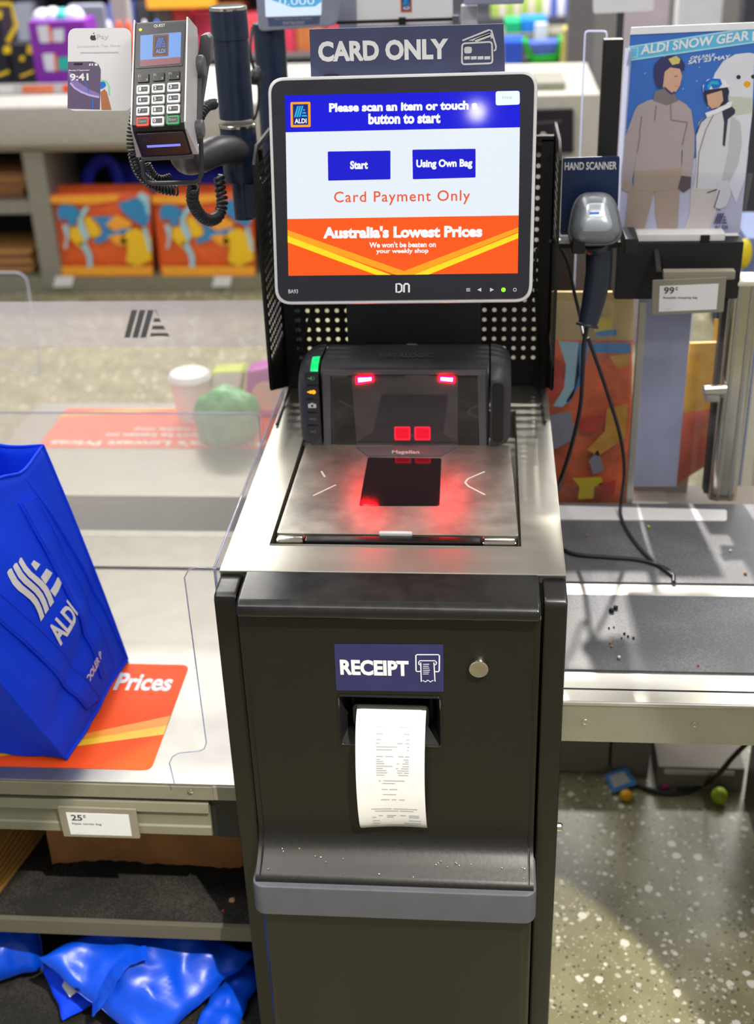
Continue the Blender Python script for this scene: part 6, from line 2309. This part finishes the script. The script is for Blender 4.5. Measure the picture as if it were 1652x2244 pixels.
# notice on a black rod
nt_ = thing('paper_notice', (-0.03, 1.0, 1.39), 'white paper notice with square shop badge on a black rod above the card sign', 'notice')
VN = VF(1.0)
mb = MB()
mb.slab(VN, VN.pts([(783, 62), (992, 56), (992, -70), (780, -70)]), 'label', -0.001, 0.0)
pn_ = mb.build('notice_sheet', nt_)
mb = MB()
a, b = VN.pts([(878, 27), (902, -12)])
K['b_or'] = mat('badge_orange', '#d86a24', 0.4)
K['b_na'] = mat('badge_navy', '#2c3178', 0.4)
K['b_cy'] = mat('badge_cyan', '#2aa6e0', 0.4)
badge(mb, VN, a[0], a[1], b[0], b[1], 'b_or', 'b_na', 'b_cy', 'white', .0006)
mb.build('shop_badge', pn_)
mb = MB()
a, b = VN.at(738, 48), VN.at(1003, 40)
mb.tube([(a[0], 0.99, a[1]), (b[0], 0.99, b[1])], 0.0028, 'soot', 8)
c = VN.at(882, 45)
mb.box(c[0] - .006, c[0] + .006, 0.984, 0.996, c[1] - .006, c[1] + .006, 'soot', 0.001)
e = VN.at(998, 40)
mb.box(e[0] - .005, e[0] + .006, 0.984, 0.998, e[1] - .007, e[1] + .006, 'grey', 0.001)
mb.build('black_rod', nt_)
mb = MB()
a, b = VF(1.05).at(742, 70), VF(1.05).at(778, -60)
mb.box(a[0], b[0], 1.05, 1.08, 0.9, b[1], 'dispgrey', 0.004)
a, b = VF(1.05).at(1010, 70), VF(1.05).at(1046, 12)
mb.box(a[0], b[0], 1.05, 1.08, 0.9, b[1], 'palegrey', 0.002)
mb.build('notice_frame', nt_)
mb = MB()
a, b = VF(1.02).at(1016, 12), VF(1.02).at(1110, -40)
mb.box(a[0], b[0] + .03, 1.02, 1.06, a[1], b[1] + 0.02, 'dispgrey', 0.003)
mb.build('notice_lamp', nt_)

# ================================================================== BACK COUNTER WITH SHOPPING BAGS
CY = 3.83
VC = VF(CY)
K['countergrey'] = mat('beige_grey_counter', '#b3afab', 0.4)
K['counterframe'] = mat('grey_shelf_frame', '#8a857c', 0.45)
K['dimshelf'] = mat('dim_shelf_back', '#4c4a4e', 0.7)
ct = thing('back_counter', (-1.7, CY + .3, 0), 'long grey checkout counter behind with open bag shelves', 'counter')
xr = -0.62
mb = MB()
mb.xprism([(CY, 0.615), (CY - .05, 0.64), (CY - .07, 0.70), (CY - .06, 0.79), (CY - .02, 0.825), (CY + .7, 0.825), (CY + .7, 0.60), (CY + .02, 0.60)], -3.2, xr, 'countergrey', bev=0.004)
mb.build('counter_top', ct)
mb = MB()
mb.box(-3.2, xr, CY, CY + .6, 0.0, 0.066, 'fascia', 0.004)
mb.build('base_shelf', ct)
mb = MB()
mb.box(-3.2, xr, CY + .42, CY + .45, 0.066, 0.61, 'soot')
mb.build('shelf_back', ct)
a = VC.at(60, 330)[0]
b = VC.at(108, 620)[0]
mb = MB()
xd = VC.at(92, 470)[0]
mb.box(xd - .045, xd + .045, CY - .005, CY + .44, 0.03, 0.61, 'counterframe', 0.003)
mb.build('divider', ct)
mb = MB()
mb.box(-0.665, xr, CY, CY + .44, 0.03, 0.61, 'counterframe', 0.003)
mb.build('divider', ct)
z = VC.at(30, 452)[1]
mb = MB()
mb.box(-3.2, xd - .04, CY + .005, CY + .42, z - .035, z + .02, 'counterframe', 0.003)
mb.build('side_shelf', ct)
K['redstrip'] = mat('orange_red_price_strip', '#e87850', 0.5, var=0.3, scale=4)
mb = MB()
mb.box(-3.2, -1.2, CY + .03, CY + .045, 0.826, 0.866, 'palegrey', 0.002)
st_ = mb.build('price_strip', ct)
for i in range(8):
    x = -2.62 + i * 0.17
    mb = MB()
    mb.box(x, x + (0.13 if i % 3 else 0.06), CY + .027, CY + .031, 0.832, 0.860, ('orange', 'label', 'redstrip')[i % 3 - 0], 0.001)
    mb.build('shelf_label', st_)
# price cards on the base shelf
for i, (x0, x1, lab) in enumerate(((118, 162, 'small white price card under the left patterned bag'), (466, 508, 'small white price card under the right patterned bag'))):
    mb = MB()
    F_ = VF(CY - .012)
    mb.slab(F_, F_.pts([(x0 - 2, 629), (x1 - 4, 628), (x1, 606), (x0 + 4, 606)]), 'label', -0.004, 0)
    tag(mb.build('price_card'), lab, 'price tag', 'white price cards on the back counter base')
# patterned shopping bags
K['bagred'] = mat('bag_orange_red', '#ee6428', 0.5, var=0.1)
K['bagyel'] = mat('bag_yellow', '#f0c020', 0.5, var=0.05)
K['bagblu'] = mat('bag_blue', '#2f86c0', 0.5, var=0.05)
K['bagpal'] = mat('bag_pale_blue', '#9fcedd', 0.5, var=0.05)
K['bagor'] = mat('bag_amber', '#f6a630', 0.5, var=0.05)
VG = VF(CY + .05)
def pattern_bag(dx, dy, w_, label, seed):
    t = thing('patterned_bag', VG.W(VG.at(220 + dx, 603)[0], 0.066), label, 'bag', 'patterned shopping bags on the back counter shelf')
    m_ = flatbag(VG, [(128 + dx, 606), (336 + dx, 605), (330 + dx, 420), (108 + dx, 425)], 'bagred', 0.0, 0.03, amp=.01)
    m_.build('bag_front', t, sharp=80)
    m_ = MB()
    d = 0.042
    def q(L, mm, k=0):
        m_.poly(VG, [VG.at(x + dx, y, d + k) for x, y in L], mm, d + k)
    q([(130, 583), (334, 583), (335, 604), (133, 605)], 'bagor')
    q([(125, 468), (128, 452), (140, 448), (158, 450), (172, 458), (178, 470), (166, 478), (166, 495), (152, 495), (146, 480), (130, 482)], 'bagblu', .001)
    q([(170, 470), (188, 452), (196, 456), (180, 480), (196, 520), (188, 530), (172, 500)], 'bagpal', .001)
    q([(184, 478), (196, 474), (218, 498), (222, 512), (204, 522), (194, 512)], 'bagyel', .001)
    q([(154, 500), (170, 496), (186, 528), (176, 545), (152, 520)], 'bagyel', .001)
    q([(136, 490), (150, 495), (150, 520), (146, 545), (140, 545), (144, 520)], 'bagpal', .001)
    q([(172, 532), (188, 530), (202, 560), (202, 586), (192, 586), (190, 560)], 'bagpal', .001)
    q([(200, 474), (250, 474), (238, 492), (236, 505), (290, 498), (286, 506), (214, 534), (202, 530), (224, 512), (222, 496)], 'bagblu', .0005)
    q([(232, 492), (256, 470), (290, 488), (284, 498), (250, 506)], 'bagor', .001)
    q([(236, 518), (262, 512), (280, 528), (272, 540), (254, 536)], 'bagor', .001)
    q([(280, 505), (300, 500), (330, 520), (332, 570), (300, 584), (276, 574), (280, 540), (262, 530)], 'bagyel', .001)
    q([(108, 430), (260, 426), (258, 440), (200, 448), (110, 445)], 'bagor', .0004)
    q([(258, 445), (300, 432), (324, 450), (328, 480), (318, 498), (292, 484), (268, 464)], 'bagblu', .0014)
    q([(300, 430), (308, 420), (326, 430), (328, 470), (322, 470), (318, 448)], 'bagpal', .0018)
    q([(312, 498), (322, 500), (332, 548), (326, 552)], 'bagpal', .0018)
    m_.build('bag_print', t)
    m_ = MB()
    m_.slab(VF(CY + .12), VF(CY + .12).pts([(114 + dx, 450), (326 + dx, 448), (322 + dx, 408), (120 + dx, 410)]), 'bagred', -0.05, 0.0, .004)
    m_.build('bag_back', t)
    return t
pattern_bag(0, 0, 1, 'left patterned orange, yellow and blue shopping bag on the back shelf', 1)
pattern_bag(224, 0, 1, 'right patterned orange, yellow and blue shopping bag beside the black guard', 2)
# blue bag standing behind the patterned ones
VBk = VF(CY + .235)
mb = MB()
K['deepblue'] = mat('deep_blue_fabric', '#1020a8', 0.7, var=0.2, scale=30)
pth = [VBk.W(*VBk.at(x, y)) for x, y in ((198, 440), (192, 400), (200, 370), (225, 352), (248, 362), (262, 400), (275, 430))]
g_ = []
for i, p in enumerate(smooth_path(pth, 5)):
    q_ = smooth_path(pth, 5)
    d_ = (q_[min(i + 1, len(q_) - 1)] - q_[max(0, i - 1)]).normalized()
    sd = d_.cross(Vector((0, 1, 0))).normalized() * 0.022
    g_.append([p - sd, p + Vector((0, -.01, 0)), p + sd])
mb.sheet(g_, 'deepblue', thick=0.004)
hd_ = thing('dark_blue_bag', VBk.W(*VBk.at(350, 440)), 'deep blue bag with a raised handle behind the patterned bags', 'bag')
mb.build('bag_handle', hd_)
flatbag(VF(CY + .33), [(255, 470), (600, 470), (560, 372), (262, 360)], 'deepblue', 0.0, 0.05, amp=.02).build('bag_body', hd_, sharp=80)
# cardboard piles in the left bay
rnd = random.Random(11)
def pile(px0, px1, py0, py1, n, label, grp, m_):
    F_ = VF(CY + .06)
    a_, b_ = F_.at(px0, py0), F_.at(px1, py1)
    h = (b_[1] - a_[1]) / n
    for i in range(n):
        r_ = MB()
        dx = rnd.uniform(-.015, .015)
        r_.box(a_[0] + dx, b_[0] + dx, CY + .06 + rnd.uniform(-.012, .012), CY + .36, a_[1] + i * h, a_[1] + (i + .9) * h, m_[i % 2], 0.002)
        tag(r_.build('folded_carton'), label, 'carton', grp)
K['cardb'] = mat('brown_carton', '#8a5c3c', 0.8, var=0.15)
K['cardl'] = mat('tan_carton', '#c08c50', 0.8, var=0.12)
F_ = VF(CY + .06)
zf = z + 0.02
pile(-90, 66, 597, 548, 5, 'tan folded carton in the lower pile of the left shelf bay', 'cartons in the lower pile of the left bay', ('cardl', 'cardb'))
pile(-90, 50, 433, 378, 5, 'brown folded carton in the upper pile of the left shelf bay', 'cartons in the upper pile of the left bay', ('cardb', 'cardl'))

# goods on the counter
K['packblack'] = mat('black_yellow_pack', '#20202e', 0.45, var=0.3, scale=12)
K['packyel'] = mat('pack_yellow', '#f0c81c', 0.5)
K['packpur'] = mat('purple_box', '#8a2cb0', 0.45, var=0.1, scale=6)
K['tubwhite'] = mat('white_tub_print', '#dcdcf0', 0.5)
K['teal'] = mat('teal_print', '#2cb4ac', 0.5)
ZC = 0.826
def goods(px0, px1, py0, py1, Y, dep, m, name, label, cat, bev=0.006, group=None, ztop=None):
    F_ = VF(Y)
    a_, b_ = F_.at(px0, py0), F_.at(px1, py1)
    t = thing(name, ((a_[0] + b_[0]) / 2, Y + dep / 2, ZC), label, cat, group)
    r_ = MB()
    r_.box(a_[0], b_[0], Y, Y + dep, ZC, b_[1], m, bev)
    r_.build('box_body', t)
    return t, F_
for i, (x0, x1, y1, lab) in enumerate(((-60, -4, 8, 'black and yellow pack at the far left end of the back counter'), (30, 70, 96, 'short black and yellow pack left of the purple box'))):
    t, F_ = goods(x0, x1, 170, y1, CY + .10, 0.12, 'packblack', 'black_pack', lab, 'pack')
    if i == 0:
        mb = MB()
        mb.line(F_, F_.pts([(-40, 10), (24, 8), (36, 55), (16, 92)], .002), .018, 'packyel', .002)
        mb.build('pack_print', t)
        mb = MB()
        mb.poly(F_, rquad(F_.pts([(-12, 42), (4, 42), (6, 24), (-10, 22)], .003), .01, 3), 'packyel', .003)
        mb.build('pack_print', t)
        mb = MB()
        mb.poly(F_, rquad(F_.pts([(6, 118), (24, 118), (24, 100), (8, 100)], .003), .01, 3), 'packyel', .003)
        mb.build('pack_print', t)
        mb = MB()
        mb.line(F_, F_.pts([(-10, 168), (20, 156)], .003), .012, 'packyel', .003)
        mb.build('pack_print', t)
    else:
        mb = MB()
        mb.poly(F_, rquad(F_.pts([(58, 118), (76, 118), (76, 98), (60, 98)], .003), .01, 3), 'packyel', .003)
        mb.build('pack_print', t)
        mb = MB()
        mb.poly(F_, rquad(F_.pts([(42, 134), (54, 134), (54, 122), (44, 122)], .003), .01, 3), 'packyel', .003)
        mb.build('pack_print', t)
        mb = MB()
        mb.line(F_, F_.pts([(44, 168), (74, 156)], .003), .010, 'packyel', .003)
        mb.build('pack_print', t)
t, F_ = goods(78, 184, 168, 44, CY + .08, 0.16, 'packpur', 'purple_carton', 'open purple carton with white tub pictures on the back counter', 'carton')
mb = MB()
for dx, dy in ((0, 0), (12, 62)):
    mb = MB()
    mb.poly(F_, rquad(F_.pts([(88 + dx, 94 + dy), (110 + dx, 94 + dy), (108 + dx, 54 + dy), (80 + dx, 56 + dy)], .002), .008, 3), 'tubwhite', .002)
    mb.poly(F_, rquad(F_.pts([(116 + dx, 92 + dy), (140 + dx, 92 + dy), (140 + dx, 62 + dy), (114 + dx, 64 + dy)], .002), .008, 3), 'tubwhite' if dy == 0 else 'teal', .002)
    mb.line(F_, F_.pts([(108 + dx, 56 + dy), (113 + dx, 94 + dy)], .003), .012, 'bagred', .003)
    mb.build('tub_picture', t)
mb = MB()
cc = VF(CY + .15).at(118, 44)
for k in range(4):
    b_ = bmesh.new()
    bmesh.ops.create_icosphere(b_, subdivisions=3, radius=.045)
    mb.merge(b_, 'tubwhite' if k != 2 else 'teal', Matrix.Translation((cc[0] - .045 + k * .042, CY + .16, cc[1] + .004 * (k % 2))))
mb.build('tub_lids', t)
mb = MB()
F_ = VF(CY + .5)
a_, b_ = F_.at(150, 62), F_.at(228, 8)
mb.box(a_[0], b_[0], CY + .5, CY + .54, ZC, b_[1], 'dispgrey', 0.02)
tag(mb.build('screen_back'), 'grey blue rounded screen back behind the purple carton', 'screen')
mb = MB()
a_, b_ = F_.at(276, 60), F_.at(300, 0)
mb.box(a_[0], b_[0] + .01, CY + .3, CY + .36, ZC, 1.5, 'countergrey', 0.004)
tag(mb.build('counter_post'), 'pale upright post on the back counter left of the card terminal', 'post')
K['redfruit'] = mat('orange_red_goods', '#e0521e', 0.5, var=0.2)
for i, (px, m_) in enumerate(((262, 'redfruit'), (282, 'redfruit'), (240, 'tubwhite'), (318, 'tubwhite'), (345, 'brightblue'))):
    c_ = VF(CY + .14).at(px, 66)
    P_ = Vector((c_[0], CY + .14, ZC))
    b_ = MB()
    s_ = bmesh.new()
    bmesh.ops.create_icosphere(s_, subdivisions=3, radius=1)
    rz = (c_[1] - ZC) / 2 + .02
    for v in s_.verts:
        v.co = Vector((v.co.x * .019, v.co.y * .03, (v.co.z + 1) * rz))
    b_.merge(s_, m_, Matrix.Translation(P_))
    tag(b_.build('goods_pack', sharp=80), ('orange red pack peeping over the pay card, left of two', 'orange red pack peeping over the pay card, right of two', 'white pack peeping over the pay card', 'white pack behind the top of the card terminal', 'blue pack behind the top of the card terminal')[i], 'pack')

# ================================================================== FAR SHELVES
K['farshelf'] = mat('far_shelf_grey', '#6e6c70', 0.6)
K['fardark'] = mat('far_shelf_dark', '#3c3a44', 0.7)
fs = thing('far_shelf', (-1.4, 6.6, 0), 'tall grey store shelf far behind at upper left', 'shelf')
mb = MB()
mb.box(-4.2, -0.35, 6.9, 6.95, 0, 1.9, 'fardark')
mb.build('shelf_back', fs)
for z_ in (0.12, 0.62, 1.08, 1.5):
    mb = MB()
    mb.box(-4.2, -0.35, 6.4, 6.9, z_ - .03, z_, 'farshelf', .003)
    mb.build('shelf_board', fs)
cols2 = ['#e8a030', '#d84858', '#c03050', '#b86a3a', '#e0b040', '#5a6ac0', '#d0d0dc', '#883060', '#3a8a60', '#e06a80']
for i, c in enumerate(cols2):
    K['g%d' % i] = mat('goods_tone_%d' % i, c, 0.5, var=0.2, scale=8)
rnd = random.Random(21)
x = -3.4
k = 0
while x < -0.5:
    wd = rnd.uniform(.10, .2)
    mb = MB()
    mb.box(x, x + wd * .92, 6.42, 6.7, 0.621, 0.621 + rnd.uniform(.2, .34), K[('fardark', 'dispgrey', 'g5', 'farshelf', 'g7', 'dimshelf')[rnd.randrange(6)]] if x < -1.75 else K['g%d' % (1 + k % 3)], .006)
    tag(mb.build('shelf_carton'), 'one of the coloured cartons along the far shelf at upper left', 'carton', 'cartons on the far shelf at upper left')
    x += wd
    k += 1
mb = MB()
a_, b_ = VF(6.3).at(322, 20), VF(6.3).at(470, -20)
mb.box(a_[0], b_[0], 6.3, 6.36, a_[1], b_[1], 'bagor', .004)
tag(mb.build('orange_header'), 'orange header board on the far shelf behind the pole', 'sign')

# right of the monitor: neighbour checkout, baskets, bottles
K['whitecounter'] = mat('white_counter', '#c8c3b4', 0.45)
nc = thing('neighbour_checkout', (0.36, 2.3, 0), 'pale neighbouring checkout counter right behind the monitor', 'checkout counter')
VNc = VF(2.2)
a_, b_ = VNc.at(1150, 335), VNc.at(1292, 206)
zc_ = b_[1]
mb = MB()
mb.box(-0.05, b_[0] + .03, 2.2, 2.75, 0, zc_, 'whitecounter', .006)
mb.build('counter_body', nc)
mb = MB()
c_ = VNc.pts([(1120, 332), (1256, 332), (1256, 236), (1120, 240)])
mb.slab(VNc, c_, 'bezel', 0.0, 0.02, .003)
bx_ = mb.build('black_box', nc)
for px in (1190, 1220):
    mb = MB()
    c_ = VNc.at(px, 297, .02)
    mb.lathe([(.009, 0), (.009, .008), (.006, .012), (0, .012)], 'chrome', Matrix.Translation(VNc.W(c_[0], c_[1], .02)) @ Matrix.Rotation(math.radians(90), 4, 'X'), 16)
    mb.build('chrome_knob', bx_)
mb = MB()
a_, b_ = VNc.pts([(1150, 271), (1230, 266)], .02)
mb.line(VNc, [a_, b_], .005, 'grey', .0206)
mb.build('groove_line', bx_)
mb = MB()
K['tapegrey'] = mat('grey_counter_pad', '#9a9788', 0.5)
a_ = PZ(1170, 198, zc_)
b_ = PZ(1232, 176, zc_)
mb.box(a_.x, b_.x, a_.y, a_.y + .18, zc_, zc_ + .02, 'tapegrey', .004)
mb.build('counter_pad', nc)
# shopping baskets and boxes further back
FY = 4.6
K['basketgreen'] = mat('green_basket', '#18a828', 0.4)
K['basketblue'] = mat('blue_basket_goods', '#4a64c0', 0.5, var=0.3, scale=10)
K['azure'] = mat('azure_pack', '#1c84dc', 0.45, var=0.1)
K['emerald'] = mat('emerald_pack', '#18b070', 0.45, var=0.1)
K['royal'] = mat('royal_pack', '#2452d0', 0.45, var=0.15)
VFY = VF(FY)
rk = thing('goods_rack', (0.3, FY + .2, 0), 'grey rack holding blue and green packs behind the neighbouring checkout', 'rack')
zr_ = VFY.at(1190, 141)[1]
mb = MB()
mb.box(-0.1, 0.50, FY - .02, FY + .5, 0, zr_, 'farshelf', .004)
mb.build('rack_base', rk)
z2 = VFY.at(1190, 82)[1]
mb = MB()
mb.box(-0.1, 0.50, FY + .22, FY + .5, zr_, z2 - .01, 'fascia', .004)
mb.build('rack_step', rk)
bk_ = thing('green_basket', (VFY.at(1190, 140)[0], FY, zr_), 'bright green basket filled with blue packs behind the monitor', 'basket')
mb = MB()
c_ = VFY.pts([(1160, 140), (1226, 136), (1236, 88), (1146, 92)])
mb.slab(VFY, [c_[0], c_[1], (c_[1][0] + .004, c_[1][1] + .03), (c_[0][0] - .004, c_[0][1] + .03)], 'basketgreen', -0.16, 0.0, .003)
mb.slab(VFY, [c_[0], (c_[0][0] + .02, c_[0][1]), (c_[3][0] + .02, c_[3][1]), c_[3]], 'basketgreen', -0.16, 0.0, .003)
mb.slab(VFY, [(c_[1][0] - .02, c_[1][1]), c_[1], c_[2], (c_[2][0] - .02, c_[2][1])], 'basketgreen', -0.16, 0.0, .003)
mb.build('basket_body', bk_)
mb = MB()
mb.slab(VFY, [(c_[0][0] + .024, c_[0][1] + .034), (c_[1][0] - .024, c_[1][1] + .034), (c_[2][0] - .026, c_[2][1] - .008), (c_[3][0] + .026, c_[3][1] - .008)], 'basketblue', -0.14, -0.01, .004)
mb.build('basket_goods', bk_)
def rp(px0, px1, py0, py1, m, label, Y=FY + .24, dep=.2, cat='pack', name='shelf_pack', base=None):
    F_ = VF(Y)
    a_, b_ = F_.at(px0, py0), F_.at(px1, py1)
    r_ = MB()
    r_.box(a_[0], b_[0], Y, Y + dep, a_[1] if base is None else base, b_[1], m, .006)
    return tag(r_.build(name), label, cat)
rp(1106, 1142, 76, 46, 'emerald', 'emerald green pack behind the right end of the card sign', base=z2 - .01)
rp(1143, 1200, 76, 42, 'azure', 'azure blue pack above the green basket', base=z2 - .01)
rp(1172, 1200, 70, 50, 'label', 'white fronted pack standing before the azure pack', Y=FY + .185, dep=.03, base=zr_)
rp(1104, 1145, 140, 90, 'royal', 'royal blue pack left of the green basket', Y=FY, base=zr_)
K['yelltube'] = mat('pale_yellow_tube', '#cbb95c', 0.5, var=0.2, scale=10)
rp(1231, 1262, 158, 62, 'yelltube', 'tall pale yellow pack right of the green basket', Y=FY - .25, dep=.1, base=0.0)
K['bottlegreen'] = mat('lime_bottle', '#a8c860', 0.35, var=0.15)
VBt = VF(5.6)
bs = thing('bottle_shelf', (0.3, 5.7, 0), 'dark shelf of bottles far behind the monitor', 'shelf')
a_ = VBt.at(1190, 36)
mb = MB()
mb.box(-0.3, 0.62, 5.55, 5.9, 0, a_[1], 'fardark', .004)
mb.build('shelf_base', bs)
mb = MB()
mb.box(-0.3, 0.62, 5.88, 5.92, a_[1], 1.6, 'fardark', .004)
mb.build('shelf_back', bs)
for i in range(11):
    x = VBt.at(1085 + i * 16, 36)[0]
    b_ = MB()
    b_.lathe([(.022, 0), (.024, .01), (.024, .11), (.014, .15), (.010, .17), (.010, .19), (0, .19)], ('bottlegreen', 'cream', 'g5', 'label')[i % 2 if i < 7 else 2 + i % 2], Matrix.Translation((x, 5.62, a_[1])), 16)
    tag(b_.build('shelf_bottle', sharp=60), 'one of the row of small bottles on the dark shelf far behind', 'bottle', 'bottles on the dark shelf')
# uprights and panels between monitor and poster
mb = MB()
VU = VF(0.86)
c_ = VU.pts([(1268, 420), (1322, 420), (1330, 68), (1282, 68)])
c_[0] = (c_[0][0], 0.0)
c_[1] = (c_[1][0], 0.0)
mb.slab(VU, rquad(c_, .006, 3), 'acrylic', -.003, .001)
mb.tube([VU.W(*p) for p in rquad(c_, .006, 3)], .0016, 'edge', 6, closed=True)
tag(mb.build('tall_screen', origin=VU.W(c_[0][0], c_[0][1])), 'tall narrow clear acrylic panel left of the black post', 'acrylic panel')
mb = MB()
VU = VF(0.672)
a_, b_ = VU.at(1318, 340), VU.at(1362, 86)
xm_ = (VU.at(1338, 215)[0])
mb.box(xm_ - .0145, xm_ + .0145, .672, .692, 1.105, b_[1], 'blackmatt', .002)
tag(mb.build('black_post'), 'black square post rising from the beam left of the snow poster', 'post')
K['pinkwall'] = mat('pale_pink_panel', '#b5a8b2', 0.6)
K['whitepanel'] = mat('display_board', '#dcdce4', 0.5)
mb = MB()
VV = VF(3.2)
a_, b_ = VV.at(1345, 330), VV.at(1470, -30)
mb.box(a_[0], b_[0], 3.2, 3.26, 0, b_[1], 'pinkwall', .004)
tag(mb.build('pink_partition'), 'pale pinkish panel standing far behind the snow poster top', 'panel')
mb = MB()
a_, b_ = VF(3.0).at(1462, 330), VF(3.0).at(1588, -30)
mb.box(a_[0], b_[0], 3.0, 3.08, 0, b_[1], 'whitepanel', .006)
tag(mb.build('display_board'), 'white upright panel behind the snow poster right half', 'panel')
mb = MB()
VT = VF(1.6)
c_ = VT.pts([(1300, 30), (1432, 24), (1434, -60), (1298, -60)])
mb.slab(VT, rquad(c_, .006, 3), 'label', -.004, .0)
mb.tube([VT.W((c_[2][0] + c_[3][0]) / 2, c_[2][1] - .01, -.01), VT.W((c_[2][0] + c_[3][0]) / 2, 0.0, -.01)], .008, 'fardark', 10)
tag(mb.build('white_board', origin=VT.W((c_[2][0] + c_[3][0]) / 2, 0, -.01)), 'white board on a dark stem at the photo top right', 'sign')
mb = MB()
a_, b_ = VF(3.4).at(1600, 330), VF(3.4).at(1700, -40)
mb.box(a_[0], b_[0] + .2, 3.4, 3.5, 0, b_[1], 'fardark', .004)
tag(mb.build('dark_partition'), 'dark panel behind the right edge of the snow poster', 'panel')
mb = MB()
a_, b_ = VF(3.0).at(1262, 200), VF(3.0).at(1340, -30)
mb.box(a_[0], b_[0], 3.6, 3.66, 0, 1.4, 'farshelf', .004)
tag(mb.build('grey_partition'), 'dim grey panel behind the tall acrylic piece', 'panel')
K['bluebin'] = mat('slate_blue_bin', '#7484b0', 0.5)
mb = MB()
a_, b_ = VF(1.2).at(1622, 640), VF(1.2).at(1700, 520)
mb.box(a_[0], b_[0], 1.2, 1.4, 0, b_[1], 'bluebin', .006)
tag(mb.build('blue_bin'), 'slate blue cabinet behind the steel post at the right edge', 'cabinet')
mb = MB()
a_ = VF(1.15).at(1634, 588)
b_ = bmesh.new()
bmesh.ops.create_uvsphere(b_, u_segments=20, v_segments=12, radius=1)
for v in b_.verts:
    v.co = Vector((v.co.x * .016, v.co.y * .016, v.co.z * .030))
mb.merge(b_, 'hangye2', Matrix.Translation((a_[0], 1.182, a_[1] + .02)))
tag(mb.build('yellow_tag'), 'yellow oval tag on the slate blue cabinet', 'tag')
mb = MB()
a_, b_ = VF(1.0).at(1585, 1110), VF(1.0).at(1720, 660)
mb.box(a_[0] + .05, b_[0], 1.0, 1.1, 0.0, b_[1], 'whitecounter', .006)
tag(mb.build('pale_cabinet'), 'pale cabinet behind the steel post at the right edge', 'cabinet')
# store back wall
K['wall'] = mat('store_wall', '#8c8a88', 0.7)
mb = MB()
mb.box(-7, 7, 9.0, 9.15, 0, 3.6, 'wall')
tag(mb.build('wall_back'), kind='structure')
